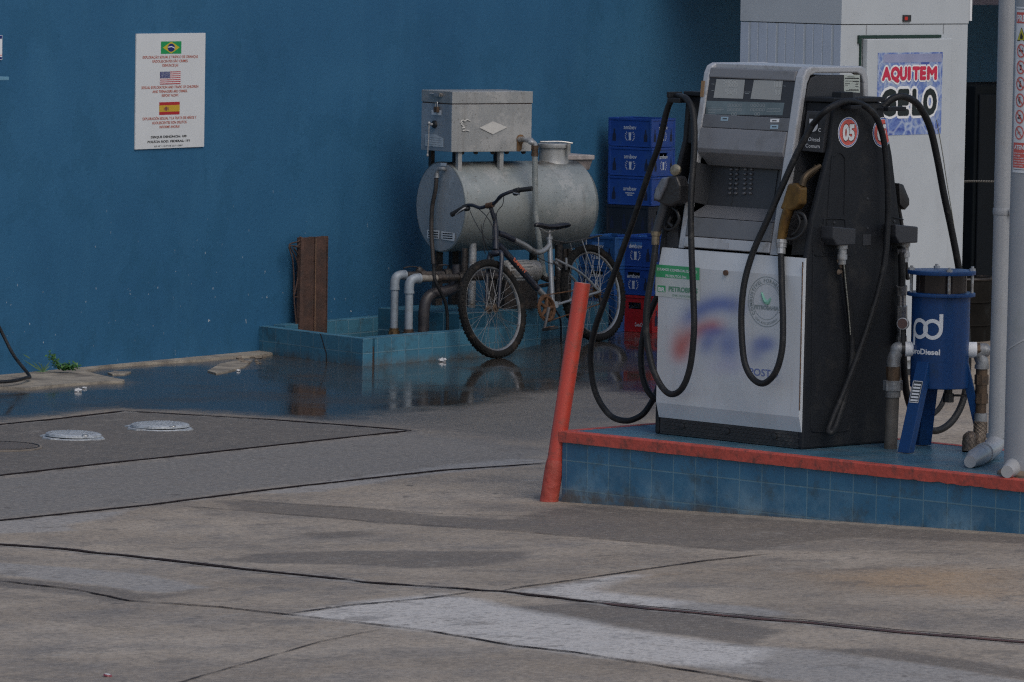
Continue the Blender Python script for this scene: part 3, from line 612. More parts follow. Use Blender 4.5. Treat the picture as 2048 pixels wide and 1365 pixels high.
# rust along the panel's right edge and a lock
b = MB(D)
for z in np.arange(0.2, 0.95, 0.03):
    b.box(-0.0055, -0.0025 + random.uniform(0, .0012), -0.0235, -0.018, z, z + .029)
b.build('rusty_edge', mat('edge_rust', (0.17, 0.10, 0.06), 0.9, dirt=(0.05, 0.04, 0.035), dirt_amt=0.5, dirt_scale=30), FP)
b = MB(D); q = D.P(1453, 546, -0.022); b.cyl((q.x, -0.022, q.z), (q.x, -0.034, q.z), 0.014); b.build('lock', mat('brass_lock', (0.12, 0.07, 0.05), 0.5, 0.4), FP)
YF = -0.0235
def prect(b, fr, corners, y, t=0.0):
    q = [fr.P(u, v, y) for u, v in corners]
    if t: b.prism([(p.x, p.z) for p in q], y, y + t)
    else: b.poly([(p.x, y, p.z) for p in q])
b = MB(D); prect(b, D, [(1311, 529), (1400, 536), (1400, 602), (1311, 592)], YF); b.build('sticker', M_beige, FP)
b = MB(D); prect(b, D, [(1311, 529), (1399, 536), (1399, 561), (1311, 554)], YF - .0006); prect(b, D, [(1315, 571), (1331, 572), (1331, 585), (1315, 584)], YF - .0006); b.build('sticker_print', M_green, FP)
def ptext(b, fr, txt, u, v, pxh, y, pxw=None, bold=0.0, align='c'):
    """text whose baseline centre lies at pixel (u, v); pxh = cap height, pxw = width, both in photo pixels there"""
    q = fr.P(u, v, y); qh = fr.P(u, v - pxh, y); h = abs(qh.z - q.z); wd = None
    if pxw: wd = abs(fr.P(u + pxw / 2, v, y).x - fr.P(u - pxw / 2, v, y).x)
    b.text(txt, q.x, q.z, h, y, wd, align, bold)
b = MB(D); y_ = YF - .0012
ptext(b, D, 'ESTAMOS COMERCIALIZANDO', 1354, 544, 5, y_, 80, 0.02); ptext(b, D, 'PRODUTOS DA:', 1352, 556, 5, y_, 42, 0.02); b.build('sticker_lettering', M_whiteink, FP); b = MB(D); ptext(b, D, 'BR', 1323, 583, 8, y_, 13, 0.04)
b.build('sticker_lettering', M_whiteink, FP)
b = MB(D); ptext(b, D, 'PETROBRAS', 1366, 585, 9.5, y_, 58, 0.035); b.build('sticker_lettering', M_green2, FP); b = MB(D); ptext(b, D, 'CNPJ: 34.274.233/0001-02', 1369, 595, 4, y_, 50)
b.build('sticker_lettering', M_green2, FP)
# round petrol sticker
cc = D.P(1533, 604, YF); RR = 0.128
b = MB(D); b.cm = 0
for k in range(40):
    a0, a1 = 2 * math.pi * k / 40, 2 * math.pi * (k + 1) / 40
    b.poly([(cc.x + r_ * math.cos(a), YF, cc.z + r_ * math.sin(a)) for r_, a in ((RR, a0), (RR, a1), (RR - .003, a1), (RR - .003, a0))])
    b.poly([(cc.x + r_ * math.cos(a), YF, cc.z + r_ * math.sin(a)) for r_, a in ((RR - .036, a0), (RR - .036, a1), (RR - .038, a1), (RR - .038, a0))])
def arctext(b, txt, cx, cz, R, h, a_mid, y, up=True, bold=0.0, k=0.95):
    adv = [glyphs(ch, bold)[2] if ch != ' ' else 0.45 for ch in txt]; tot = sum(adv) + 0.18 * len(txt); ang = tot * h * k / R; a = a_mid + ang / 2 if up else a_mid - ang / 2
    for ch, ad_ in zip(txt, adv):
        st = (ad_ + 0.18) * h * k / R; am = a - st / 2 if up else a + st / 2
        if ch != ' ':
            vs, fs, wd = glyphs(ch, bold); ux, uz = (math.sin(am), -math.cos(am)) if up else (-math.sin(am), math.cos(am)); rx, rz = math.cos(am) * (1 if up else -1), math.sin(am) * (1 if up else -1)
            bx, bz = cx + R * math.cos(am), cz + R * math.sin(am)
            ids = [b.V((bx + ux * (p - wd / 2) * h * k + rx * q_ * h, y, bz + uz * (p - wd / 2) * h * k + rz * q_ * h)) for p, q_ in vs]
            for f in fs: b.Fc([ids[i] for i in f])
        a = a - st if up else a + st
arctext(b, 'COMBUSTÍVEL FORNECIDO POR', cc.x, cc.z, RR - .030, 0.019, math.radians(95), YF - .0004, True, 0.02)
b.text('PETROBAHIA', cc.x, cc.z - 0.040, 0.020, YF - .0004, 0.165, 'c', 0.03)
arctext(b, 'CNPJ 01.125.282/0001-16', cc.x, cc.z, RR - .012, 0.012, math.radians(-90), YF - .0004, False)
b.build('round_sticker', mat('grey_ink', (0.24, 0.29, 0.30), 0.6, var=0.05), FP)
b = MB(D); b.tube([(cc.x - .035, YF, cc.z + .045), (cc.x - .012, YF, cc.z + .005), (cc.x + .01, YF, cc.z - .004), (cc.x + .028, YF, cc.z + .02)], [.005, .011, .012, .004], 6, 4)
b.build('sticker_emblem', mat('pale_green', (0.22, 0.48, 0.37), 0.6, var=0.05), FP)
b = MB(D); q = D.P(1527, 753, YF); b.text('POSTO', q.x, q.z, 0.036, YF, 0.20, 'c', 0.01); b.build('panel_lettering', mat('blue_ink', (0.13, 0.18, 0.42), 0.5, var=0.05), FP)
# kick plate with pressed pattern
b = MB(D); b.box(-1.0, -0.004, 0.004, 0.0295, 0.004, 0.086)
for r_ in range(4):
    for k in range(30):
        x = -0.985 + k * 0.0325 + (r_ % 2) * 0.016; z = 0.014 + r_ * 0.018
        if x < -0.035: b.hexa([(x, 0.0035, z), (x + .024, 0.0035, z), (x + .027, 0.0035, z + .009), (x + .003, 0.0035, z + .009), (x + .003, -0.001, z + .002), (x + .021, -0.001, z + .002), (x + .024, -0.001, z + .007), (x + .006, -0.001, z + .007)])
b.build('kick_plate', mat('kick_plastic', (0.028, 0.029, 0.032), 0.5, dirt=(0.09, 0.085, 0.08), dirt_amt=0.25, dirt_scale=9), rt)
for x in (-0.84, -0.52, -0.19): b = MB(D); b.lathe((x, -0.001, 0.052), (0, -1, 0), [(0, 0.016), (0.003, 0.015), (0.005, 0.007)], 14); b.build('screw', M_vdark, rt)
# ---- head
TS = math.atan2(0.170, 0.945); HZ = (D.y * math.sin(TS) + D.z * math.cos(TS)); H = Fr(D.w((0, 0.0, 0.975)), D.x, D.y * math.cos(TS) - D.z * math.sin(TS), HZ)
HL = 0.96
def hy(z, off=0.0): return (z - 0.975) * math.tan(TS) + off
hp = lambda o_: [(hy(0.972) + o_, 0.972 + o_), (0.74 - o_, 0.972 + o_), (0.652 - o_ * .9, 1.87 - o_), (0.636 - o_ * .9, 1.908 - o_), (0.605 - o_, 1.922 - o_), (0.222 + o_, 1.922 - o_), (0.186 + o_ * .9, 1.908 - o_), (0.165 + o_ * .9, 1.87 - o_)]
out, inn = hp(0), hp(0.034); inn[0] = (inn[0][0] + .005, 0.972); inn[1] = (inn[1][0] - .005, 0.972)
for x0, x1 in ((XH1 - 0.058, XH1), (XH0, XH0 + 0.042)):
    b = MB(D); n = len(out)
    for i in range(1, n):
        j = (i + 1) % n
        a_, c_ = out[i], out[j]; d_, e_ = inn[j], inn[i]
        if i == n - 1: a_, c_, d_, e_ = out[i], out[0], inn[0], inn[i]
        q = [a_, c_, d_, e_]
        A = [b.V((x0, p[0], p[1])) for p in q]; B = [b.V((x1, p[0], p[1])) for p in q]
        b.Fc(A); b.Fc(B[::-1])
        for s0 in (0, 2): b.Fc([A[s0], B[s0], B[(s0 + 1) % 4], A[(s0 + 1) % 4]])
    b.build('head_frame', M_frame, rt, bevel=0.008, seg=2, doubles=True)
b = MB(D); b.prism([(p[0], p[1]) for p in hp(0.045)], XH1 - 0.05, XH1 - 0.006, 'yz'); b.build('head_side_panel', M_dark2, rt, bevel=0.004)
# head core: back wall of recess etc.
b = MB(D); b.prism([(0.14, 0.974), (0.66, 0.974), (0.60, 1.87), (0.21, 1.87), (0.21, 1.62), (0.33, 1.55), (0.33, 1.16), (0.14, 1.1)], XH0 + 0.0425, XH1 - 0.0585, 'yz'); b.build('head_core', M_vdark, rt)
x0, x1 = XH0 + 0.0425, XH1 - 0.0585
def hz(v, u=1480): return H.P(u, v, 0).z
b = MB(D); b.box(XH0 + .01, XH1 - 0.06, 0.215, 0.61, 1.894, 1.9195); b.build('head_top', M_frame, rt, bevel=0.004)
def plate(name, u0, v0, v1, y0, y1, m, bev=0.003, xa=x0, xb=x1, par=None, dz=0.0):
    b = MB(H); b.box(xa, xb, y0, y1, hz(v1), hz(v0) - dz); return b.build(name, m, par or rt, bevel=bev)
plate('brow_panel', 0, 137, 157.5, 0.004, 0.05, M_grey2, 0.006)
DSP = plate('display_panel', 0, 158, 231, 0.010, 0.05, M_dark2, 0.002)
plate('label_band', 0, 231.5, 258, 0.006, 0.05, M_grey, 0.003)
# fascia with overhang
b = MB(H); za, zb, zc = hz(259), hz(309), hz(330)
b.prism([(0.000, za), (-0.010, zb + .02), (0.0, zb), (0.09, zc), (0.12, zc), (0.12, za)], x0, x1, 'yz'); b.build('fascia', M_grey2, rt, bevel=0.003)
# recess with payment keypad
zr = hz(410)
b = MB(H); b.box(x0, x1, 0.125, 0.14, zr, zc); b.box(x0, x0 + .004, 0.0, 0.124, zr, zc); b.box(x1 - .004, x1, 0.0, 0.124, zr, zc); b.box(x0 + .17, x0 + .175, 0.12, 0.1245, zr, zc); b.box(x1 - .14, x1 - .135, 0.12, 0.1245, zr, zc)
RC = b.build('recess', mat('recess_grey', (0.045, 0.048, 0.054), 0.5), rt)
b = MB(H)
for cx in (1460, 1472, 1489, 1501):
    b.cut()
    for k in range(6):
        q = H.P(cx + 2 - k * 0.6, 339 + k * 9.6, 0.12); b.blob((q.x, 0.120, q.z), 0.012, 0.008, 0.0085, 8, 6)
b.builds('key', mat('chrome_key', (0.20, 0.20, 0.21), 0.3, 0.6, dirt=(0.05, 0.05, 0.05), dirt_amt=0.3, dirt_scale=40), RC)
ze, zf, zg = hz(440), hz(480), hz(505)
b = MB(H); b.prism([(-0.004, ze), (0.115, zr), (0.13, zr), (0.13, ze - .02)], x0, x1, 'yz'); b.build('ledge', M_grey, rt, bevel=0.002)
b = MB(H); b.box(x0, x1, -0.004, 0.05, zf, ze - 0.003); b.build('lower_panel', M_grey, rt, bevel=0.004)
b = MB(H); b.box(XH0 + .043, XH1 - .0592, -0.0055, 0.05, 0.004, zf - 0.003); b.build('base_strip', M_frame, rt, bevel=0.003)
b = MB(H); prect(b, H, [(1434, 485), (1457, 486), (1457, 497), (1434, 496)], -0.0068); b.build('maker_plate', mat('plate_grey', (0.33, 0.34, 0.36), 0.4), rt)
# displays
def grect(b, c, y): prect(b, H, c, y)
for c in ([(1433, 158.5), (1490, 160), (1486, 198), (1427, 196)], [(1508, 160.5), (1566, 162), (1561, 201), (1501, 198)]):
    b = MB(H); prect(b, H, c, 0.0085); L_ = b.build('display', M_lcd, DSP)
b = MB(H)
def seven(b, fr, ch, u, v, wp, hp_, y, t=1.5):
    seg = {'0': 'abcdef', '1': 'bc', '2': 'abged', '3': 'abgcd', '4': 'fgbc', '5': 'afgcd', '6': 'afgedc', '7': 'abc', '8': 'abcdefg', '9': 'abcdfg'}[ch]
    h2 = hp_ / 2; S_ = {'a': (0, 0, wp, t), 'g': (0, h2 - t / 2, wp, h2 + t / 2), 'd': (0, hp_ - t, wp, hp_), 'f': (0, 0, t, h2), 'b': (wp - t, 0, wp, h2), 'e': (0, h2, t, hp_), 'c': (wp - t, h2, wp, hp_)}
    for k in seg:
        a = S_[k]; prect(b, fr, [(u + a[0], v + a[1]), (u + a[2], v + a[1]), (u + a[2] - .5, v + a[3]), (u + a[0] - .5, v + a[3])], y)
for i, ch in enumerate('34685'): seven(b, H, ch, 1447 + i * 6, 161, 4.4, 14, 0.0078)
for i, ch in enumerate('4824'): seven(b, H, ch, 1451 + i * 6, 178, 4.4, 12, 0.0078)
b.cut()
for i, ch in enumerate('100'): seven(b, H, ch, 1546 + i * 6, 162, 4.4, 14, 0.0078)
for i, ch in enumerate('99'): seven(b, H, ch, 1550 + i * 6, 179, 4.4, 12, 0.0078)
b.builds('display_digits', M_lcdseg, DSP)
b = MB(H); prect(b, H, [(1413, 202), (1569, 206), (1565, 231), (1411, 229)], 0.0092); KP = b.build('keypad', M_key, DSP)
b = MB(H)
for bu in (1455, 1501):
    b.cut()
    for r_, n_ in ((0, 5), (1, 5), (2, 2)):
        for k in range(n_):
            u = bu + k * 6 + (9 if r_ == 2 else 0) - r_ * 0.6; v = 208 + r_ * 8.6
            for c in ([(u, v), (u + 4.6, v), (u + 4.6, v + .9), (u, v + .9)], [(u, v + 5.4), (u + 4.6, v + 5.4), (u + 4.6, v + 6.2), (u, v + 6.2)], [(u, v), (u + .8, v), (u + .8, v + 6), (u, v + 6)], [(u + 3.9, v), (u + 4.6, v), (u + 4.6, v + 6), (u + 3.9, v + 6)]): prect(b, H, c, 0.0086)
for u, v, wd in ((1416, 216, 30), (1416, 219, 32), (1416, 222, 26), (1416, 225, 14), (1535, 217, 26), (1533, 220, 30), (1533, 223, 28), (1423, 168, 6), (1423, 181, 5), (1489, 184, 12), (1490, 187, 8), (1567, 172, 5)):
    b.cut() if u not in (1535, 1533) or v == 217 else None; prect(b, H, [(u, v), (u + wd, v + .3), (u + wd, v + 1.1), (u, v + .8)], 0.0086)
b.builds('keypad_marks', M_line, KP)
for c, m in (([(1442, 234), (1457, 234), (1456, 242), (1441, 242)], mat('pale_blue_label', (0.30, 0.42, 0.50), 0.4)), ([(1541, 238), (1559, 238), (1558, 245), (1540, 245)], M_whiteink), ([(1541, 250), (1557, 250), (1556, 258), (1540, 258)], MATS['pale_blue_label'])):
    b = MB(H); prect(b, H, c, 0.0045); LB = b.build('small_label', m, rt)
    b = MB(H); u, v = c[0]; prect(b, H, [(u + 3, v + 3), (u + 12, v + 3), (u + 12, v + 5), (u + 3, v + 5)], 0.0038); b.build('label_mark', M_ink, LB)
b = MB(H); q = [H.P(u, v, -0.001) for u, v in ((1403, 162), (1409, 162), (1406, 194), (1400, 194))]; b.prism([(p.x, p.z) for p in q], -0.0012, 0.002)
b.build('amber_strip', mat('amber', (0.22, 0.13, 0.06), 0.5), rt)
# ---- side details (SD frame: x = depth, z up, y = -out)
b = MB(SD); HS = Fr(D.w((XH1 - 0.006, 0, 0)), ISX)
b = MB(HS); q = [HS.P(u, v, -.001) for u, v in ((1688, 150), (1720, 150), (1720, 186), (1688, 184))]; b.poly([(p.x, -.001, p.z) for p in q]); NT = b.build('notice_sticker', mat('sticker_sage', (0.42, 0.46, 0.42), 0.6, var=0.04), rt)
b = MB(HS)
for v, a, e in ((153.5, 7, 21), (156, 2, 30), (157, 2, 30), (162, 3, 30), (163, 18, 30), (167, 2, 12), (170, 2, 8), (166, 24, 29), (169, 23, 28), (173, 22, 29), (179, 10, 29), (181, 4, 30)):
    prect(b, HS, [(1688 + a, v), (1688 + e, v + .2), (1688 + e, v + 1.3), (1688 + a, v + 1.1)], -.0016)
b.build('notice_print', M_ink, NT)
# product panel of the hose module
b = MB(D); FT = Fr(D.w((-0.11, 0.0, 0)), D.x)
def ty(z): return float(np.interp(z, [0.96, 1.165, 1.517, 1.755], [0.006, 0.041, 0.164, 0.186]))
q = [D.P(u, v, 0.155) for u, v in ((1615, 222), (1655, 223), (1646, 306), (1604, 302))]
b.prism([(p.x, p.z) for p in q], 0.150, 0.185); PP = b.build('product_panel', M_dark2, rt, bevel=0.003)
b = MB(D); q = [D.P(u, v, 0.148) for u, v in ((1618, 229), (1641, 230), (1634, 267), (1610, 266))]; b.poly([(p.x, 0.1495, p.z) for p in q]); b.build('product_sign', M_vdark, PP)
b = MB(D)
ptext(b, D, 'D', 1627, 262, 22, 0.1480, 17, 0.07); ptext(b, D, 'C', 1639, 264, 7, 0.1480, 5.5, 0.03); ptext(b, D, 'Diesel', 1628, 283, 8, 0.1480, 23, 0.01); ptext(b, D, 'Comum', 1625, 296, 7.5, 0.1480, 28, 0.01)
b.build('product_lettering', M_whiteink, PP)
# tower cap and hose hangers
b = MB(D); b.box(-0.19, 0.012, 0.17, 0.56, 1.747, 1.772); b.build('module_cap', M_dark, rt, bevel=0.006)
b = MB(D); b.box(-0.06, 0.006, 0.23, 0.32, 1.73, 1.80); b.box(-0.075, 0.07, 0.235, 0.315, 1.715, 1.735); b.build('hose_hanger', M_dark, rt, bevel=0.004); b = MB(D); b.box(-0.06, 0.00, 0.50, 0.66, 1.70, 1.72); b.box(-0.02, 0.03, 0.56, 0.70, 1.70, 1.722); b.build('hose_hanger', M_dark, rt, bevel=0.004)
b = MB(D); b.box(XL_ - 0.02, XL_ + 0.14, 0.17, 0.56, 1.747, 1.77); b.build('module_cap', M_dark, rt, bevel=0.004); b = MB(D); b.box(XL_ - 0.07, XL_ + 0.02, 0.10, 0.20, 1.71, 1.735); b.box(XL_ - 0.075, XL_ - 0.055, 0.10, 0.20, 1.735, 1.765); b.build('hose_hanger', M_dark, rt, bevel=0.004)
# embossed outlines on the side shell
b = MB(SD)
def sidecurve(px, r=0.004, n=5, dy=-0.001): b.tube([(p.x, dy, p.z) for p in [SD.P(u, v, 0) for u, v in px]], r, 6, n, cap=True)
sidecurve([(1652, 480), (1662, 330), (1668, 312), (1678, 306), (1686, 312), (1690, 330), (1688, 430)])
sidecurve([(1645, 500), (1647, 446), (1652, 438), (1682, 438), (1690, 446), (1692, 500), (1686, 506), (1650, 506), (1645, 500)], 0.005)
sidecurve([(1622, 858), (1626, 520), (1632, 512), (1700, 512)], 0.004); sidecurve([(1622, 858), (1630, 864), (1690, 862), (1700, 850)], 0.004)
sidecurve([(1782, 500), (1782, 440), (1790, 436), (1806, 440)], 0.004)
b.build('side_embossing', M_dark, rt)
b = MB(SD)
for u, v in ((1735, 398), (1735, 457), (1668, 446), (1788, 443)): b.cut(); q = SD.P(u, v, 0); b.lathe((q.x, 0, q.z), (0, -1, 0), [(0, .008), (.004, .007), (.005, .003)], 10)
b.cut(); q = SD.P(1733, 480, 0); b.box(q.x - .03, q.x + .03, -0.004, 0.001, q.z - .028, q.z + .028)
b.builds('side_fastener', M_dark2, rt)
# number stickers
for cu, cv, txt, clip in ((1696, 265, '05', 9), (1765, 265, '07', 1)):
    c = SD.P(cu, cv, 0)
    def cl(p, clip=clip, c=c): 
        e_ = float(np.interp(p.z, [1.479, 1.745], [0.630, 0.545])) - 0.008; return Vector((min(p.x, e_) if clip == 1 else p.x, p.y, p.z))
    par = None
    for r_, m, y in ((0.077, M_whiteink, -.0012), (0.073, M_bluep, -.0018), (0.068, M_whiteink, -.0024), (0.0655, M_redp, -.0030)):
        b = MB(SD); b.xf = cl; b.disc((c.x, y, c.z), (0, 1, 0), r_); o = b.build('number_sticker' if par is None else 'sticker_ring', m, rt if par is None else par)
        par = par or o
    b = MB(SD); b.xf = cl; b.text(txt, c.x + .002, c.z - .039, 0.078, -.0045, 0.094, 'c', 0.065); b.build('sticker_number', M_ink, par)
    b = MB(SD); b.xf = cl; b.text(txt, c.x, c.z - .037, 0.074, -.0052, 0.090, 'c', 0.05); b.build('sticker_number', M_whiteink, par)
# swivel outlets
for cu, cv in ((1676, 472), (1801, 468)):
    c = SD.P(cu, cv, -0.04); b = MB(SD)
    b.prism([(c.x - .085, c.z + .052), (c.x + .085, c.z + .036), (c.x + .085, c.z - .046), (c.x - .055, c.z - .046), (c.x - .085, c.z - .01)], -0.085, 0.002); o = b.build('hose_outlet', M_dark2, rt, bevel=0.006)
    b = MB(SD); x = c.x + 0.03; b.lathe((x, -.045, c.z - .045), (0, 0, -1), [(0, .028), (.02, .028), (.021, .022), (.05, .022), (.051, .026), (.075, .026), (.076, .020), (.10, .020)], 14); b.build('outlet_fitting', M_galv, o)
# ---- hoses and nozzles
def hose(pts, fr=D, r=0.0165, name='fuel_hose'):
    P = []
    for q in pts: P.append(fr.P(q[0], q[1], q[2]))
    b = MB(fr); b.tube(P, r, 12, 7); return b.build(name, M_hose, rt)
h1 = hose([(1312, 486, -.03), (1305, 540, -.06), (1294, 610, -.09), (1293, 670, -.10), (1305, 735, -.11), (1325, 776, -.115), (1345, 789, -.115), (1366, 774, -.115), (1381, 730, -.11), (1388, 660, -.11), (1387, 600, -.10), (1383, 500, -.08), (1382, 400, -.05), (1389, 290, .02), (1386, 225, .08), (1374, 199, .11), (1357, 193, .14), (1344, 200, .15), (1333, 225, .15), (1318, 290, .16), (1300, 340, .18), (1270, 430, .2), (1240, 515, .2), (1210, 600, .22), (1188, 665, .25), (1181, 720, .28), (1191, 785, .3), (1218, 829, .32), (1250, 842, .33), (1280, 833, .35), (1300, 810, .40), (1318, 770, .46), (1330, 700, .48)])
h2 = hose([(1330, 560, .40), (1306, 612, .36), (1290, 655, .34), (1282, 710, .33), (1287, 760, .33), (1303, 792, .34), (1325, 800, .38), (1345, 780, .42)])
h3 = hose([(1562, 508, -.02), (1564, 580, -.06), (1566, 640, -.09), (1564, 700, -.11), (1551, 745, -.12), (1528, 767, -.12), (1506, 758, -.12), (1490, 728, -.12), (1484, 680, -.11), (1483, 620, -.10), (1490, 560, -.08), (1508, 500, -.05), (1535, 440, -.02), (1565, 372, .02), (1595, 305, .06), (1625, 250, .10)])
# the same hose continues over the hanger and down the side
P3 = [SD.P(u, v, y) for u, v, y in ((1625, 250, -.02), (1650, 223, -.03), (1682, 205, -.04), (1707, 204, -.04), (1735, 216, -.05), (1755, 240, -.05), (1769, 290, -.05), (1775, 360, -.06), (1776, 430, -.06), (1771, 510, -.07), (1760, 570, -.07), (1740, 640, -.07), (1712, 720, -.06), (1685, 790, -.05), (1665, 838, -.05), (1657, 860, -.06), (1662, 866, -.08), (1672, 850, -.07), (1690, 790, -.045), (1702, 730, -.04), (1704, 680, -.04), (1699, 620, -.04), (1692, 560, -.042), (1689, 500, -.045))]
P3[0] = SD.l(D.w(D.P(1625, 250, .10)))
b = MB(SD); b.tube(P3, 0.0165, 12, 7); b.build('fuel_hose', M_hose, rt)
b = MB(SD); b.tube([SD.P(u, v, -.062) for u, v in ((1688, 530), (1691, 560), (1697, 620), (1701, 670))], 0.003, 5, 4); b.build('hose_print', mat('print_cream', (0.20, 0.20, 0.17), 0.6, var=0.8, scale=160), rt)
b = MB(SD)
for k in range(14):
    q = SD.P(1684 + random.uniform(-8, 6), 528 + random.uniform(-18, 24), -.03); b.blob((q.x, -.03, q.z), .012, .008, .012, 6, 4, 0.3)
b.build('peeling_tape', mat('peeling_tape', (0.16, 0.12, 0.09), 0.9), rt)
# rear side hose: outlet, down with couplings, loop, up over the hanger
P4 = [SD.P(u, v, y) for u, v, y in ((1803, 495, -.045), (1804, 560, -.04), (1803, 640, -.03), (1806, 700, .0), (1812, 780, .05), (1828, 830, .1), (1852, 858, .12), (1880, 860, .12), (1908, 838, .12), (1928, 795, .12), (1936, 730, .12), (1932, 640, .10), (1918, 540, .08), (1903, 460, .06), (1888, 390, .05), (1873, 310, .03), (1858, 250, .02), (1835, 209, .0), (1808, 194, .0), (1785, 198, .02), (1765, 215, .04))]
b = MB(SD); b.tube(P4, 0.0185, 12, 7); h4 = b.build('fuel_hose', M_hose, rt)
b = MB(SD); b.tube([SD.P(u, v, y - .019) for u, v, y in ((1873, 240, .02), (1884, 300, .03), (1893, 360, .05), (1906, 440, .06), (1918, 520, .08))], 0.0025, 5, 4); b.build('hose_print', MATS['print_cream'], h4)
b = MB(SD)
for v0, v1, r_ in ((496, 506, .03), (572, 590, .030), (590, 612, .024), (612, 640, .030), (640, 672, .024), (672, 690, .028)):
    b = MB(SD); A, B = SD.P(1803, v0, -.04), SD.P(1803, v1, -.035); b.cyl(A, B, r_, 8 if r_ > .025 else 14)
    b.build('hose_coupling', mat('chrome', (0.42, 0.43, 0.44), 0.3, 0.85, dirt=(0.12, 0.12, 0.12), dirt_amt=0.3, dirt_scale=30), h4)
# second rear hose seen under the filter
b = MB(SD); b.tube([SD.P(u, v, y) for u, v, y in ((1855, 700, .3), (1850, 780, .3), (1858, 828, .3), (1880, 815, .3), (1895, 775, .3), (1900, 720, .3))], 0.014, 10, 6); b.build('fuel_hose', M_hose, rt)
# nozzles
def pprism(b, px, y0, y1, fr=D): b.prism([(p.x, p.z) for p in [fr.P(u, v, (y0 + y1) / 2) for u, v in px]], y0, y1)
b = MB(D); pprism(b, [(1583, 368), (1598, 366), (1608, 376), (1607, 408), (1598, 418), (1587, 422), (1567, 418), (1573, 402)], -0.028, 0.032); NZ = b.build('nozzle', M_gold, h3, bevel=0.010)
b = MB(D); b.tube([D.P(1580, 412, 0), D.P(1569, 446, -.005), D.P(1563, 481, -.01)], [0.030, 0.026, 0.024], 14, 4); b.build('nozzle_grip', M_gold, h3)
b = MB(D); b.tube([D.P(1604, 372, .01), D.P(1612, 352, .03), D.P(1640, 332, .12)], [0.02, 0.017, 0.012], 10, 5)
for k in range(12):
    t = k / 12; q = D.P(1606 + 30 * t, 362 - 28 * t, .02 + .09 * t); b.torus(q, (0.7, 0.5, 0.5), 0.016, 0.0035, 12, 5)
b.build('nozzle_spout', mat('spout', (0.07, 0.05, 0.03), 0.5, 0.6), h3)
b = MB(D); b.tube([D.P(u, v, 0) for u, v in ((1590, 424), (1607, 430), (1612, 450), (1604, 468), (1588, 478), (1572, 478))], 0.008, 8, 5); b.tube([D.P(u, v, 0) for u, v in ((1594, 424), (1600, 445), (1594, 462), (1584, 470))], 0.006, 8, 5)
b.build('nozzle_guard', M_black, h3)
b = MB(D); A, B = D.P(1563, 480, -.01), D.P(1562, 508, -.02); dd = (B - A)
for t0, t1, r_ in ((0, .25, .030), (.25, .55, .026), (.55, 1, .0225)): b.cyl(A + dd * t0, A + dd * t1, r_, 10)
b.build('nozzle_swivel', M_galv, h3)
# left nozzle
b = MB(D); pprism(b, [(1345, 352), (1362, 352), (1369, 372), (1369, 404), (1352, 414), (1336, 410), (1316, 400), (1325, 375)], -0.045, 0.035); b.build('nozzle', mat('nozzle_black', (0.018, 0.018, 0.02), 0.45, bump=0.4), h1, bevel=0.012)
b = MB(D); pprism(b, [(1328, 356), (1341, 354), (1334, 376), (1322, 402), (1311, 398), (1316, 376)], -0.06, -0.02); b.build('nozzle_cover', M_noz, h1, bevel=0.008)
b = MB(D); q = D.P(1358, 341, 0); b.lathe((q.x, -0.02, q.z), (0.2, -1, .2), [(0, .030), (.012, .030), (.018, .022), (.02, .01)], 18); b.build('nozzle_cap', mat('nozzle_cap', (0.26, 0.24, 0.18), 0.45, 0.4, dirt=(0.08, 0.06, 0.04), dirt_amt=0.4, dirt_scale=20), h1)
b = MB(D); b.tube([D.P(1332, 404, -.01), D.P(1320, 440, -.02), D.P(1312, 466, -.03)], [.026, .024, .022], 12, 4); b.build('nozzle_grip', mat('grip_slate', (0.035, 0.038, 0.045), 0.45, dirt=(0.02, 0.02, 0.02), dirt_amt=0.3), h1)
b = MB(D); A, B = D.P(1312, 463, -.03), D.P(1311, 490, -.03); dd = B - A
for t0, t1, r_ in ((0, .3, .026), (.3, 1, .021)): b.cyl(A + dd * t0, A + dd * t1, r_, 10)
b.build('nozzle_swivel', mat('old_brass', (0.24, 0.20, 0.14), 0.5, 0.6, dirt=(0.06, 0.05, 0.04), dirt_amt=0.4, dirt_scale=30), h1)
b = MB(D); b.tube([D.P(u, v, 0) for u, v in ((1345, 416), (1354, 424), (1358, 440), (1350, 455), (1336, 460), (1322, 452))], 0.008, 8, 5); b.tube([D.P(u, v, .0) for u, v in ((1343, 434), (1338, 446), (1346, 454))], 0.01, 8, 4); b.build('nozzle_guard', M_black, h1)
b = MB(D); pprism(b, [(1357, 440), (1361, 495), (1327, 495), (1330, 470), (1345, 462)], 0.03, 0.05); b.build('nozzle_boot', M_dark2, rt)
b = MB(D); pprism(b, [(1622, 440), (1622, 510), (1585, 510), (1590, 470), (1604, 440)], 0.05, 0.07); b.build('nozzle_boot', M_vdark, rt)
# rear nozzle on the far side
b = MB(SD); pprism(b, [(1788, 366), (1797, 369), (1809, 398), (1809, 410), (1800, 420), (1790, 408)], 0.02, 0.09, SD); b.tube([SD.P(1796, 410, .05), SD.P(1803, 450, .05), SD.P(1812, 530, .05), SD.P(1816, 560, .05)], 0.012, 8, 4); b.build('nozzle', M_black, h4, bevel=0.008)
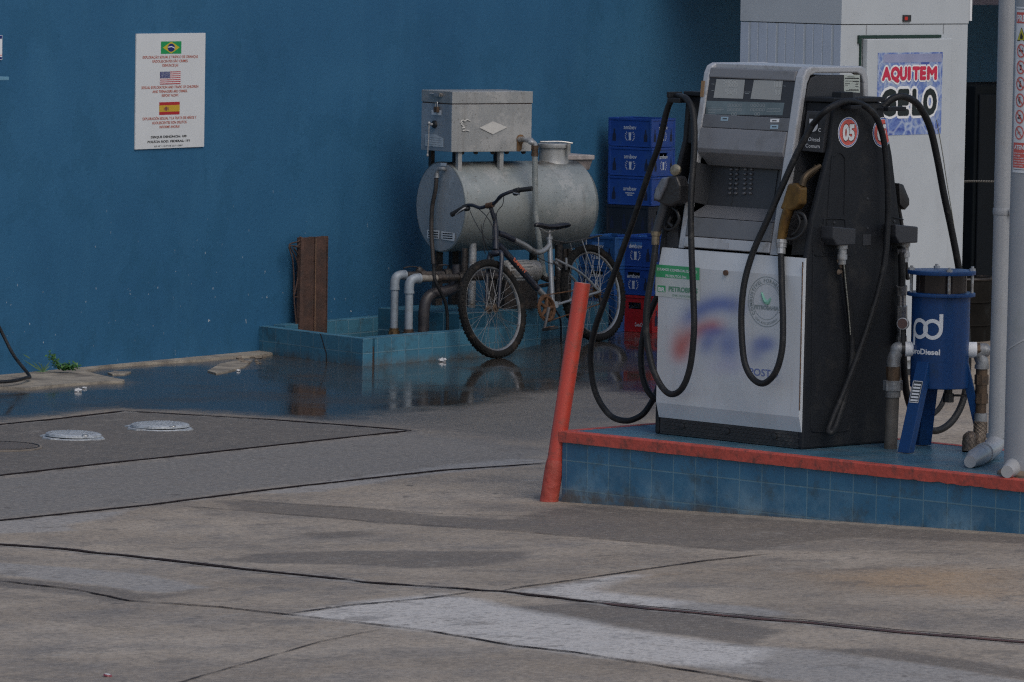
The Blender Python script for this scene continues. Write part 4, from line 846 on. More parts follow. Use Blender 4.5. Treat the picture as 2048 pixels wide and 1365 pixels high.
# ============================================================ FUEL FILTER on three legs
M_fblue = mat('filter_blue', (0.006, 0.045, 0.155), 0.38, spec=0.35, var=0.08, dirt=(0.012, 0.04, 0.10), dirt_amt=0.25, dirt_scale=7)
FD = 27.5; fc = at_d(1878, 775, FD); ft = at_d(1878, 592, FD); FC = Vector((fc.x, fc.y, ZT)); FR_ = Fr(FC, R0)    # x right, y away
fr_ = 58.5 / F * FD; zb, zt_, zp = fc.z - ZT, ft.z - ZT, at_d(1878, 543, FD).z - ZT
rt = root('fuel_filter', FC, 'round blue fuel filter drum on angled legs beside the fuel pump', 'filter')
b = MB(FR_); b.lathe((0, 0, zb), (0, 0, 1), [(0, fr_ - .004), (0.004, fr_), (zt_ - zb, fr_)], 48); BODY = b.build('drum', M_fblue, rt)
b = MB(FR_); b.lathe((0, 0, zt_), (0, 0, 1), [(0, fr_ * 1.17), (0.018, fr_ * 1.17)], 48); b.build('flange', M_fblue, rt, bevel=0.002)
b = MB(FR_); b.lathe((0, 0, zp), (0, 0, 1), [(-0.014, fr_ * 1.17), (0.006, fr_ * 1.17)], 48); b.build('top_plate', M_fblue, rt, bevel=0.002)
b = MB(FR_); b.lathe((0, 0, zt_ + .018), (0, 0, 1), [(0, fr_ * .87), (zp - zt_ - .033, fr_ * .87)], 48); b.build('sight_bowl', mat('dark_diesel_bowl', (0.022, 0.017, 0.016), 0.12, var=0.3), rt)
for a in (-172, -80, -8, 95):
    x, y = math.cos(math.radians(a)) * fr_ * 1.05, math.sin(math.radians(a)) * fr_ * 1.05
    b = MB(FR_); b.cyl((x, y, zt_), (x, y, zp + 0.028), 0.008, 8); b.cyl((x, y, zp + .006), (x, y, zp + .018), 0.016, 6); b.build('bolt', M_galv, rt)
def legq(b, top, foot, wd, dp=0.045):
    t = Vector(top); f = Vector(foot); o = Vector((t.x, t.y, 0)).normalized(); s_ = Vector((-o.y, o.x, 0)) * wd / 2; i_ = o * dp
    b.hexa([f - s_ - i_, f + s_ - i_, f + s_, f - s_, t - s_ - i_, t + s_ - i_, t + s_, t - s_])
def fpt(u, v, y): return FR_.P(u, v, y)
for (tu, tv, ty_), (fu, fv, fy) , wd in (((1845, 724, -.115), (1806, 912, -.26), .072), ((1936, 722, -.02), (1976, 892, .06), .06), ((1856, 762, .10), (1841, 893, .20), .075)):
    T_, F__ = fpt(tu, tv, ty_), fpt(fu, fv, fy); F__.z = 0.004
    b = MB(FR_); legq(b, T_, F__, wd); LG = b.build('leg', M_fblue, rt, bevel=0.003)
    if tu == 1845:
        LF = Fr(FR_.w(F__), FR_.x)
        dr = (T_ - F__).normalized(); b = MB(FR_); ax_ = Vector((math.cos(math.radians(-25)), math.sin(math.radians(-25)), 0))
        o_ = Vector((T_.x, T_.y, 0)).normalized(); s__ = Vector((-o_.y, o_.x, 0)); pc = F__ + (T_ - F__) * .55 + o_ * .0015
        if True:
            Q = lambda a, c: pc + s__ * a + dr * c
            b.poly([Q(-.030, 0), (Q(.030, 0)), (Q(.030, .115)), (Q(-.030, .115))]); PL = b.build('rating_plate', mat('rating_plate', (0.05, 0.055, 0.06), 0.5, var=0.05), LG)
            b = MB(FR_); o2 = o_ * .001
            for k in range(6): c0_ = .008 + k * .0165; b.poly([Q(-.022, c0_) + o2, Q(.022, c0_) + o2, Q(.022, c0_ + .009) + o2, Q(-.022, c0_ + .009) + o2])
            for a_ in (-.029, .027): b.poly([Q(a_, 0) + o2, Q(a_ + .002, 0) + o2, Q(a_ + .002, .115) + o2, Q(a_, .115) + o2])
            b.poly([Q(-.029, 0) + o2, Q(.029, 0) + o2, Q(.029, .003) + o2, Q(-.029, .003) + o2]); b.poly([Q(-.029, .112) + o2, Q(.029, .112) + o2, Q(.029, .115) + o2, Q(-.029, .115) + o2])
            b.build('plate_print', M_whiteink, LG)
# wrapped lettering: x of the text = arc length, zero at the point facing the camera
def wrap(r_): return lambda p: (r_ * math.sin(p.x / r_), -r_ * math.cos(p.x / r_), p.z)
def strip(b, pts, wd):   # flat stroke in xz with many small quads so that it wraps
    P = catmull([(p[0], 0, p[1]) for p in pts], 6); L_ = []
    for i, q in enumerate(P):
        t = (P[min(i + 1, len(P) - 1)] - P[max(i - 1, 0)]).normalized(); s_ = Vector((-t.z, 0, t.x)) * wd / 2; L_.append((b.V(q + s_), b.V(q - s_)))
    for i in range(len(L_) - 1): b.Fc([L_[i][0], L_[i][1], L_[i + 1][1], L_[i + 1][0]])
def ring(b, cx, cz, r_, wd, a0=0, a1=360):
    L_ = []
    for k in range(33):
        a = math.radians(a0 + (a1 - a0) * k / 32); L_.append((b.V((cx + (r_ + wd / 2) * math.cos(a), 0, cz + (r_ + wd / 2) * math.sin(a))), b.V((cx + (r_ - wd / 2) * math.cos(a), 0, cz + (r_ - wd / 2) * math.sin(a)))))
    for i in range(32): b.Fc([L_[i][0], L_[i][1], L_[i + 1][1], L_[i + 1][0]])
b = MB(FR_); b.xf = wrap(fr_ + .0012); zc = at_d(1850, 655, FD).z - ZT
ring(b, -0.128, zc, 0.043, 0.019); ring(b, -0.052, zc, 0.043, 0.019); strip(b, [(-0.171, zc), (-0.171, zc - .05), (-.171, zc - .085)], .019)
strip(b, [(-0.008, zc), (-0.008, zc + .05), (-.008, zc + .078)], .019)
b.build('logo', M_whiteink, BODY)
b = MB(FR_); b.xf = wrap(fr_ + .0012); b.text('PuroDiesel', -0.108, zc - .128, .027, 0, .195, 'c', 0.03); b.build('lettering', M_whiteink, BODY)
# pipework of the filter
def elbow(b, P, r, n=6): b.tube(P, r, 16, n)
zn = at_d(1930, 700, FD).z - ZT
M_cast = mat('cast_grey', (0.24, 0.25, 0.26), 0.5, 0.4, var=0.2, scale=15, dirt=(0.10, 0.09, 0.08), dirt_amt=0.3, dirt_scale=10, bump=0.2)
M_brassd = mat('dark_brass', (0.10, 0.065, 0.04), 0.55, 0.4, var=0.35, scale=18, dirt=(0.035, 0.028, 0.024), dirt_amt=0.4, dirt_scale=14)
b = MB(FR_); b.cyl((fr_ - .01, 0, zn), (fr_ + .038, 0, zn), .040, 20); b.build('white_nipple', M_white, rt)
b = MB(FR_); b.cyl((fr_ + .038, 0, zn), (fr_ + .055, 0, zn), .036, 8); b.build('union_nut', M_brassd, rt)
xq = FR_.P(1963, 760, 0).x
b = MB(FR_); elbow(b, [(fr_ + .055, 0, zn), (fr_ + .085, 0, zn), (xq - .012, 0, zn - .02), (xq, 0, zn - .06), (xq, 0, zn - .085)], .033); b.tube([(xq, 0, zn - .075), (xq, 0, zn - .095)], .037, 16); b.build('elbow', M_cast, rt)
z_ = zn - .095
b = MB(FR_)
for h_, r_, sg in ((.03, .030, 16), (.05, .036, 8), (.045, .031, 16), (.05, .036, 8), (.05, .028, 16)): b.cyl((xq, 0, z_), (xq, 0, z_ - h_), r_, sg); z_ -= h_
b.build('coupling', M_brassd, rt)
b = MB(FR_); b.cyl((xq, 0, z_), (xq, 0, z_ - .045), .033, 16); b.build('ferrule', M_cast, rt)
bm_ = mat('braided_hose', (0.17, 0.135, 0.105), 0.5, 0.45, var=0.3, scale=30, dirt=(0.07, 0.05, 0.04), dirt_amt=0.4, dirt_scale=12)
b = MB(FR_); fo = FR_.P(1938, 912, -.12); PB = catmull([(xq, 0, z_ - .045), (xq - .003, -.01, z_ - .11), (xq - .03, -.04, z_ - .19), (fo.x + .005, -.09, .07), (fo.x, -.11, 0.0)], 10)
b.tube(PB, .034, 18); BH = b.build('braided_hose', bm_, rt)
b = MB(FR_)     # the raised braid
for sgn in (1, -1):
    for k in range(9):
        pts = []
        for i, p in enumerate(PB):
            a = sgn * i * .22 + k * 2 * math.pi / 9; t = (PB[min(i + 1, len(PB) - 1)] - PB[max(i - 1, 0)]).normalized(); u = t.orthogonal().normalized()
            u = (Vector((0, 1, 0)) - t * t.y).normalized(); w_ = t.cross(u); pts.append(p + (u * math.cos(a) + w_ * math.sin(a)) * .034)
        b.tube(pts, .0022, 4, cap=False)
b.build('braid', bm_, BH)
xl = FR_.P(1786, 760, -.02).x
b = MB(FR_); b.cyl((-fr_ + .01, -.02, zn), (-fr_ - .03, -.02, zn), .038, 20); b.build('white_nipple', M_white, rt)
b = MB(FR_); b.cyl((-fr_ - .03, -.02, zn), (-fr_ - .055, -.02, zn), .032, 12); b.cyl((-fr_ - .04, -.02, zn), (-fr_ - .04, -.02, zn + .10), .014, 10); b.build('dark_tee', M_black, rt)
b = MB(FR_); q = FR_.P(1807, 648, -.04); b.lathe((q.x, q.y, q.z), (-.3, -1, .1), [(0, .030), (.022, .030), (.024, .026)], 24); GA = b.build('pressure_gauge', M_galv, rt)
b = MB(FR_); n_ = Vector((-.3, -1, .1)).normalized(); b.disc(q + n_ * .0255, n_, .026); b.build('gauge_face', mat('gauge_face', (0.07, 0.028, 0.022), 0.25), GA)
b = MB(FR_); elbow(b, [(-fr_ - .05, -.02, zn), (-fr_ - .07, -.02, zn), (xl + .014, -.02, zn - .018), (xl, -.02, zn - .055), (xl, -.02, zn - .09)], .034); b.build('elbow', M_cast, rt)
z_ = zn - .09; b = MB(FR_)
for h_, r_, sg in ((.05, .036, 8), (.02, .034, 16)): b.cyl((xl, -.02, z_), (xl, -.02, z_ - h_), r_, sg); z_ -= h_
b.build('coupling', M_brassd, rt)
b = MB(FR_)
for h_, r_, sg in ((.05, .050, 8), (.035, .040, 16)): b.cyl((xl, -.02, z_), (xl, -.02, z_ - h_), r_, sg); z_ -= h_
b.build('union_nut', M_cast, rt)
b = MB(FR_); b.cyl((xl, -.02, z_), (xl - .005, -.02, -0.005), .034, 20); b.build('standpipe', mat('old_pipe', (0.13, 0.115, 0.10), 0.6, 0.3, var=0.3, scale=8, dirt=(0.07, 0.06, 0.05), dirt_amt=0.4, dirt_scale=5), rt)
b = MB(FR_); q = FR_.P(1897, 790, 0); b.cyl((q.x, 0, zb), (q.x, 0, zb - .03), .02, 12); b.cyl((q.x, 0, zb - .03), (q.x, 0, zb - .075), .028, 8); b.tube([(q.x, 0, zb - .04), (q.x + .09, .0, zb - .04)], .006, 8); b.build('drain_valve', M_black, rt)
# ============================================================ RIGHT HAND COLUMN AND DOWNPIPES
CD = 26.9; cb = at_z(2094, 955, ZT); CR = 0.182
cb = at_z(2088, 950, ZT); M_col = mat('column_grey', (0.35, 0.36, 0.375), 0.42, var=0.05, dirt=(0.27, 0.29, 0.28), dirt_amt=0.25, dirt_scale=3)
CF = Fr(cb, R0); dd_ = (cb - CAM).dot(V0); cx_ = at_d(2018, 500, dd_); off = CF.l(cx_).x + CR; CF = Fr(cb + R0 * off, R0)
rt = root('steel_column', CF.o, 'thick round grey steel column with warning board at the right edge', 'column')
b = MB(CF); b.tube([(0, 0, 0), (0, 0, 3.6)], CR, 48); b.build('shaft', M_col, rt)
b = MB(CF); P = [(0, 0, 0)]; zz = CF.P(2030, 680, -CR).z
b.xf = wrap(CR + .002); strip(b, [(-.25, zz - .06), (-.18, zz - .03), (-.1, zz + .01), (0, zz + .07), (.1, zz + .14)], .008); b.build('weld_seam', mat('seam_pale', (0.46, 0.47, 0.48), 0.4), rt)
b = MB(CF); b.lathe((0, 0, 0), (0, 0, 1), [(0, CR + .03), (.012, CR + .03), (.03, CR + .001)], 40); b.build('base_grout', mat('grout_brown', (0.16, 0.12, 0.09), 0.8, var=0.3, scale=15), rt)
# warning board wrapped on the column (a thing of its own)
def cz(v): return CF.P(2040, v, -CR * .55).z
a0_ = -1.30 * CR; a1_ = 0.4
ROOT[0] = None
bt = CF.w((0, -CR - .004, cz(180)))
rt = root('warning_board', bt, 'white and red fuel safety notice wrapped round the grey column', 'notice')
def curved(b, xa, xb, za, zb_, n=24):
    L_ = []
    for k in range(n + 1): x = xa + (xb - xa) * k / n; L_.append((b.V((x, 0, za)), b.V((x, 0, zb_))))
    for i in range(n): b.Fc([L_[i][0], L_[i + 1][0], L_[i + 1][1], L_[i][1]], True)
for nme, m, xa, xb, va, vb, e in (('board_sheet', M_whiteink, a0_ - .006, a1_, 346, 14, .003), ('board_border', M_ink, a0_, a1_, 340, 18, .004), ('board_sheet', M_whiteink, a0_ + .003, a1_, 339, 19.5, .005), ('board_header', M_redp, a0_ + .004, a1_, 47, 25, .006), ('board_footer', M_redp, a0_ + .004, a1_, 336, 286, .006)):
    b = MB(CF); b.xf = wrap(CR + e); curved(b, xa, xb, cz(va), cz(vb)); b.build(nme, m, rt)
b = MB(CF); b.xf = wrap(CR + .007); b.text('PRECAUÇÕES', a0_ + .012, cz(43), .030, 0, None, 'l', .04, sx=.95); b.cut(); b.text('ATENÇÃO', a0_ + .012, cz(299), .020, 0, None, 'l', .04)
for k, t in enumerate(('Cuidado com os olhos', 'pele e roupas', 'Em caso de contato acidental', 'lave com água abundante', 'Cuidado com a pele,', 'procure o médico')): b.cut(); b.text(t, a0_ + .01, cz(308 + k * 5), .007, 0, None, 'l', .02)
b.builds('board_lettering', M_whiteink, rt)
rows = [(70, ('PERIGO', 'ALTAMENTE', 'INFLAMÁVEL')), (102, ('NÃO FUME',)), (135, ('DESLIGUE', 'O CELULAR')), (168, ('PROIBIDO', 'ABASTECER', 'EM SACOS', 'NÃO PODE')), (201, ('PROIBIDO', 'ABASTECER', 'PORTANDO', 'AUTOMÓVEL')), (234, ('DESLIGUE', 'DURANTE O', 'ABASTECIMENTO')), (266, ('DESLIGUE O MOTOR',))]
bt_, br_, bk_, by_ = (MB(CF) for _ in range(4))
for q, e in ((bt_, .0075), (br_, .008), (bk_, .0075), (by_, .006)): q.xf = wrap(CR + e)
xi = a0_ + .050
for v, tx in rows:
    z = cz(v); bt_.cut(); bk_.cut()
    for k, t in enumerate(tx): bt_.text(t, xi + .046, z + (len(tx) / 2 - k - 1) * .0165 + .002, .0115, 0, None, 'l', .04)
    if v == 70:
        for s_, mb in ((.036, bk_), (.031, by_)): 
            if mb is by_: mb.xf = wrap(CR + .0082)
            mb.poly([(xi - s_, 0, z - s_ * .85), (xi + s_, 0, z - s_ * .85), (xi, 0, z + s_ * 1.0)])
        bk_.xf = wrap(CR + .009); bk_.poly([(xi - .009, 0, z - .02), (xi + .009, 0, z - .02), (xi + .011, 0, z - .006), (xi + .003, 0, z + .002), (xi, 0, z + .014), (xi - .008, 0, z - .002)]); bk_.xf = wrap(CR + .0075)
    else:
        ring(br_, xi, z, .030, .006); strip(br_, [(xi - .021, z + .021), (xi, z), (xi + .021, z - .021)], .006)
        s_ = {102: [(-.016, -.004, .016, .003), (.008, .006, .011, .014)], 135: [(-.007, -.014, .008, -.006), (-.006, -.002, .007, .012)], 168: [(-.006, -.016, .006, .004), (-.004, .006, .003, .014)], 201: [(-.004, -.016, .003, .008), (-.003, .010, .004, .016), (-.012, -.006, -.006, .006)], 234: [(-.014, -.010, .014, -.002), (-.006, .0, .008, .010)], 266: [(-.010, -.008, -.006, .010), (-.002, .002, .012, .005)]}[v]
        for a, c, d_, e_ in s_: bk_.poly([(xi + a, 0, z + c), (xi + d_, 0, z + c), (xi + d_, 0, z + e_), (xi + a, 0, z + e_)])
bt_.builds('board_text', M_ink, rt); br_.build('prohibition_ring', M_redp, rt); bk_.builds('pictogram', M_ink, rt); by_.build('hazard_triangle', mat('hazard_yellow', (0.55, 0.52, 0.06), 0.5), rt)
# downpipe in front of the column
pb = at_z(1992, 915, ZT); PP_ = Fr(pb, R0); pr = 16.8 / F * (pb - CAM).dot(V0)
M_pvc = mat('painted_pvc', (0.34, 0.35, 0.365), 0.35, var=0.05, dirt=(0.33, 0.32, 0.31), dirt_amt=0.2, dirt_scale=5)
def downpipe(fr, label, r, full, tip):
    rt = root('downpipe', fr.o, label, 'drain pipe')
    b = MB(fr); b.tube([(0, 0, .09), (0, 0, 3.6)], r, 24); b.build('pipe', M_pvc, rt)
    b = MB(fr); T_ = Vector(tip); b.tube([(0, 0, .115), (0, 0, .085), (T_.x * .12, T_.y * .12, .056), (T_.x * .38, T_.y * .38, .046), (T_.x * .65, T_.y * .65, .046)], r * 1.10, 20, 7)
    b.tube([(0, 0, .098), (0, 0, .118)], r * 1.22, 20); b.tube([(T_.x * .40, T_.y * .40, .047), (T_.x * .50, T_.y * .50, .047)], r * 1.22, 20)
    b.tube([(T_.x * .6, T_.y * .6, .042), (T_.x * .8, T_.y * .8, .040), (T_.x, T_.y, .032)], [r * 1.15, r * 1.12, r * .72], 20)
    b.build('elbow', M_pvc, rt)
    b = MB(fr); b.box(-.012, .012, -.05, -.02, .075, .135); b.build('elbow_rib', M_pvc, rt) if False else None
    return rt
rt = downpipe(PP_, 'light grey downpipe with a bent foot standing clear of the column', pr, True, PP_.l(at_z(1940, 925, ZT + .03)))
b = MB(PP_); zc_ = PP_.P(2000, 425, -.05).z; b.lathe((0, 0, zc_ - .014), (0, 0, 1), [(0, pr + .004), (.032, pr + .004)], 24); b.box(pr - .01, pr + .065, -pr - .008, -pr + .002, zc_ - .014, zc_ + .018); b.build('pipe_clamp', M_pvc, rt, bevel=.002)
b = MB(PP_); b.lathe((pr + .045, -pr - .008, zc_), (0, -1, 0), [(0, .009), (.006, .006)], 8); b.build('clamp_screw', M_steel, rt)
p2 = at_z(2068, 938, ZT); PF2 = Fr(p2, R0); downpipe(PF2, 'second light grey downpipe, at the right picture edge in front of the column', pr, False, PF2.l(at_z(2014, 945, ZT + .03)))
# ============================================================ RED LEANING BOLLARD
bb = at_z(1098, 1003, 0); bt0 = at_d(1165, 567, 28.25); BF = Fr(bb, R0); tp = BF.l(bt0); br = 0.0425
M_bred = mat('bollard_red', (0.46, 0.055, 0.035), 0.40, var=0.12, scale=4, dirt=(0.20, 0.07, 0.05), dirt_amt=0.3, dirt_scale=14, bump=0.1)
rt = root('bollard', bb, 'leaning bright red pipe bollard at the end of the pump island', 'bollard')
dr = tp.normalized()
b = MB(BF); b.tube([dr * -.03, tp], br, 32); PB_ = b.build('post', M_bred, rt)
b = MB(BF); b.lathe(tp - dr * .001, dr, [(0, br - .003), (.0035, br - .003)], 28); b.build('cap', mat('cap_pale', (0.40, 0.24, 0.24), 0.5, dirt=(0.55, 0.5, 0.5), dirt_amt=0.4, dirt_scale=30), PB_)
b = MB(BF); sl_ = []
b.tube([dr * -.03, dr * .05, dr * .12, dr * .19, dr * .215], [.049, .0478, .0485, .0475, .044], 28, 4); b.build('base_sleeve', mat('sleeve_red', (0.38, 0.055, 0.036), 0.6, var=0.15, scale=9, dirt=(0.30, 0.08, 0.05), dirt_amt=0.35, dirt_scale=12, bump=1.0, bump_scale=25), rt)
# ============================================================ ICE COLD ROOM
ic = Vector((1.158, -4.076, 0)); IC = Fr(ic, (1, 0, 0), (0, 1, 0)); ICL = Fr(ic, (0, -1, 0), (1, 0, 0))
M_ice = mat('cold_room_white', (0.42, 0.45, 0.475), 0.42, var=0.03, dirt=(0.35, 0.37, 0.39), dirt_amt=0.2, dirt_scale=2)
M_iceside = mat('cold_room_side_sky_tint', (0.40, 0.45, 0.53), 0.45, var=0.03, dirt=(0.34, 0.38, 0.45), dirt_amt=0.2, dirt_scale=2)  # cold room white with bluish skylight put into its colour
rt = root('ice_cold_room', ic, 'tall white walk-in ice room with ribbed side behind the fuel pump', 'cold room')
yL = ICL.P(1479, 100, 0).x; zs_ = IC.P(1800, 49, 0).z; xr = IC.P(1936, 100, 0).x; W_ = xr; Lc = -yL
b = MB(IC); b.box(0.004, W_ - .004, 0.004, Lc - .004, 0.06, zs_ - .003); b.build('wall_panel', M_ice, rt)
b = MB(IC); b.box(0, W_, -.001, Lc, zs_ + .002, 2.95); b.build('upper_panel', M_ice, rt, bevel=.002)
b = MB(IC); b.box(W_ + .001, W_ + .022, -.01, .03, IC.P(1938, 42, 0).z, 2.95); b.build('edge_trim', M_white, rt)
b = MB(IC); n = 11
pts = [(0.0045, -0.0)]
for k in range(n):
    y = Lc * k / n; dl = Lc / n; b.box(.0015, 0.0042, y + dl * .05, y + dl * (.95 if k % 3 else .80), .06, zs_ - .004)
b.build('ribbed_side', M_iceside, rt, bevel=.0015)
b = MB(IC); b.box(.0, W_, 0, Lc, 0, .058); b.build('base', M_vdark, rt)
dl_, dR_, dt_ = IC.P(1732, 77, -.03).x, IC.P(1901, 85, -.03).x, IC.P(1800, 78, -.03).z
b = MB(IC); b.box(dl_, dR_, -.045, -.003, .12, dt_); DR = b.build('door', M_ice, rt, bevel=.006)
b = MB(IC); b.box(dl_ - .05, dR_ - .08, -.012, .003, dt_ + .004, dt_ + .024); b.box(dl_ - .05, dl_ - .03, -.012, .003, dt_ - .03, dt_ + .003); b.box(dl_ - .028, dl_ - .010, -.004, .003, .12, dt_); b.build('door_gasket', mat('gasket_green_black', (0.006, 0.03, 0.022), 0.5), rt)
b = MB(IC); 
for u in (1733, 1887): b.cut(); q = IC.P(u, 60, 0); b.box(q.x, q.x + .004, -.002, .003, dt_ + .03, zs_ - .004)
b.builds('panel_seam', mat('seam_grey', (0.34, 0.35, 0.36), 0.5), rt)
b = MB(IC); q = IC.P(1812, 37, 0); b.box(q.x - .042, q.x + .042, -.012, -.002, q.z - .022, q.z + .022); TD = b.build('thermostat', M_vdark, rt)
b = MB(IC); b.box(q.x - .030, q.x + .002, -.0135, -.0122, q.z - .012, q.z + .010); b.build('red_display', mat('led_red', (0.12, 0.008, 0.006), 0.5, emit=(0.10, 0.004, 0.002)), TD)
# the ice poster on the door: a thing of its own
pa, pc_ = IC.P(1756, 106, -.046), IC.P(1881.5, 268, -.046)
def ice_mat():
    m = bpy.data.materials.new('ice_print'); m.use_nodes = True; nt = m.node_tree; b = nt.nodes['Principled BSDF']; L = nt.links.new
    tc = nt.nodes.new('ShaderNodeTexCoord').outputs['Object']; v = nn(nt, 'ShaderNodeTexVoronoi', Scale=9.0); v.feature = 'DISTANCE_TO_EDGE'; L(tc, v.inputs['Vector'])
    n = nn(nt, 'ShaderNodeTexNoise', Scale=7.0, Detail=6.0, Roughness=0.75, Distortion=1.5); L(tc, n.inputs['Vector'])
    c = ramp(nt, n.outputs[0], [(0.35, (0.04, 0.07, 0.30)), (0.48, (0.13, 0.20, 0.45)), (0.62, (0.34, 0.40, 0.50)), (0.75, (0.12, 0.21, 0.28))]).outputs[0]
    c = mixc(nt, ramp(nt, v.outputs[0], [(0.0, 0.55), (0.09, 0.0)]).outputs[0], c, (0.5, 0.56, 0.64)); L(c, b.inputs['Base Color']); b.inputs['Roughness'].default_value = 0.4; return m
ROOT[0] = None; rt = root('ice_poster', IC.w(((pa.x + pc_.x) / 2, -.046, (pa.z + pc_.z) / 2)), 'ice advertising poster with red and black lettering on the white cold room door', 'poster')
b = MB(IC); b.box(pa.x, pc_.x, -.0475, -.0455, pc_.z, pa.z); b.build('poster_sheet', ice_mat(), rt)
hh = pa.z - pc_.z; ww = pc_.x - pa.x; mx = (pa.x + pc_.x) / 2
b = MB(IC); b.box(pa.x + .06, pc_.x - .01, -.0482, -.0476, pa.z - hh * .12, pa.z - .01); b.build('poster_band', mat('lilac', (0.26, 0.28, 0.42), 0.5), rt)
z1_, z2_ = pa.z - hh * .325, pa.z - hh * .745
M_pred = mat('poster_red', (0.52, 0.02, 0.06), 0.5); M_pblk = mat('poster_black', (0.006, 0.012, 0.012), 0.5)
def spaced(mb, letters, z, h, y, d, n):
    for ch, u0, u1 in letters: mb.fat(ch, pa.x + ww * (u0 + u1) / 2, z, h, y, ww * (u1 - u0), d, n)
AQ = [('A', .07, .19), ('Q', .205, .325), ('U', .345, .435), ('I', .465, .49), ('T', .54, .63), ('E', .655, .73), ('M', .765, .90)]
GE = [('G', .07, .27), ('E', .33, .47), ('L', .55, .67), ('O', .72, .90)]
b = MB(IC); spaced(b, AQ, z1_, hh * .145, -.0500, .020, 10); b.build('lettering_outline', M_whiteink, rt)
b = MB(IC); spaced(b, AQ, z1_, hh * .145, -.0520, .008, 8); b.build('red_lettering', M_pred, rt)
b = MB(IC); spaced(b, GE, z2_, hh * .29, -.0500, .030, 12); b.build('lettering_outline', M_whiteink, rt)
b = MB(IC); spaced(b, GE, z2_, hh * .29, -.0525, .012, 8); b.build('black_lettering', M_pblk, rt)
# ============================================================ WARNING POSTER ON THE BLUE WALL
A_, C_ = WF.P(273, 68, -.01), WF.P(408, 294, -.01); B_ = WF.P(410.5, 70, -.01); E_ = WF.P(269, 295, -.01)
rt = root('wall_poster', WF.w(((A_.x + C_.x) / 2, -.01, (A_.z + C_.z) / 2)), 'white poster with three flags and red text on the blue wall', 'poster')
PO = Fr(WF.w((A_.x, -.012, A_.z)), WF.x); x1_, z1_ = C_.x - A_.x, C_.z - A_.z
b = MB(PO); b.box(0, x1_, 0.001, .011, z1_, 0); b.build('poster_board', mat('poster_white', (0.60, 0.62, 0.63), 0.4, var=0.02), rt, bevel=.001)
def pz(v): return z1_ * (v - 95) / (1285 - 95)      # rows of the enlarged photo
def pxx(u): return x1_ * (u - 170) / (890 - 170)
def R_(b, u0, v0, u1, v1, y): b.poly([(pxx(u0), y, pz(v1)), (pxx(u1), y, pz(v1)), (pxx(u1), y, pz(v0)), (pxx(u0), y, pz(v0))])
def lay(name, m, fn):
    b = MB(PO); fn(b); return b.build(name, m, rt)
M_fg = mat('flag_green', (0.01, 0.27, 0.08), .5, var=0); M_fy = mat('flag_yellow', (0.50, 0.40, 0.03), .5, var=0); M_fb = mat('flag_blue', (0.01, 0.02, 0.14), .5, var=0); M_fr = mat('flag_red', (0.38, 0.02, 0.025), .5, var=0); M_fo = mat('flag_gold', (0.52, 0.33, 0.03), .5, var=0)
def ell(b, u, v, ru, rv, y): b.poly([(pxx(u + ru * math.cos(a)), y, pz(v + rv * math.sin(a))) for a in [2 * math.pi * k / 24 for k in range(24)]])
lay('flag', M_fg, lambda b: R_(b, 422, 178, 635, 306, 0))
lay('flag_diamond', M_fy, lambda b: b.poly([(pxx(u), -.0006, pz(v)) for u, v in ((440, 242), (528, 180), (616, 242), (528, 304))]))
lay('flag_disc', M_fb, lambda b: ell(b, 528, 243, 38, 42, -.0012))
lay('flag_band', M_whiteink, lambda b: b.poly([(pxx(u), -.0018, pz(v)) for u, v in ((492, 234), (530, 226), (566, 246), (566, 254), (530, 236), (492, 242))]))
lay('flag', M_whiteink, lambda b: R_(b, 416, 490, 630, 622, 0))
lay('flag_stripe', M_fr, lambda b: [R_(b, 416, 490 + k * 20.3, 630, 500 + k * 20.3, -.0006) for k in range(7)])
lay('flag_canton', M_fb, lambda b: R_(b, 416, 490, 519, 558, -.0012))
lay('flag_stars', M_whiteink, lambda b: [ell(b, 424 + i * 11 + (j % 2) * 5, 495 + j * 7.2, 2.4, 1.7, -.0018) for i in range(9) for j in range(9)])
lay('flag', M_fr, lambda b: R_(b, 412, 806, 625, 937, 0)); lay('flag_stripe', M_fo, lambda b: R_(b, 412, 838, 625, 906, -.0006))
lay('flag_arms', mat('arms', (0.20, 0.07, 0.06), .5, var=0), lambda b: (ell(b, 483, 875, 14, 22, -.0012), R_(b, 458, 860, 465, 892, -.0012), R_(b, 501, 860, 508, 892, -.0012)))
def tl(b, t, v, w_, h_, bo=.012, u=None): b.text(t, pxx(u if u else 525), pz(v), abs(pz(h_) - pz(0)), -.0005, pxx(w_) - pxx(0), 'c', bo)
b = MB(PO)
for t, v, w_ in (('EXPLORAÇÃO SEXUAL E TRÁFICO DE CRIANÇAS', 352, 575), ('EADOLESCENTES SÃO CRIMES.', 395, 372), ('DENUNCIE JÁ!', 438, 166), ('SEXUAL EXPLORATION AND TRAFIC OF CHILDREN', 664, 592), ('AND TEENAGERS ARE CRIMES.', 708, 366), ('REPORT NOW!', 750, 172), ('EXPLORACIÓN SEXUAL Y LA TRATA DE NIÑOS Y', 986, 560), ('ADOLESCENTES SON DELITOS.', 1031, 366), ('INFORME AHORA!', 1075, 208)): b.cut() if v in (352, 664, 986) else None; tl(b, t, v, w_, 27, u=522)
b.builds('red_text', M_redink, rt)
b = MB(PO)
for t, v, w_, h_ in (('DISQUE DENÚNCIA: 100', 1175, 372, 22), ('POLÍCIA ROD. FEDERAL: 191', 1223, 440, 22), ('LEI Nº 11.577 DE 22/11/2007', 1268, 296, 16)): tl(b, t, v, w_, h_, .03 if h_ > 20 else .005, u=515)
b.build('black_text', M_ink, rt)
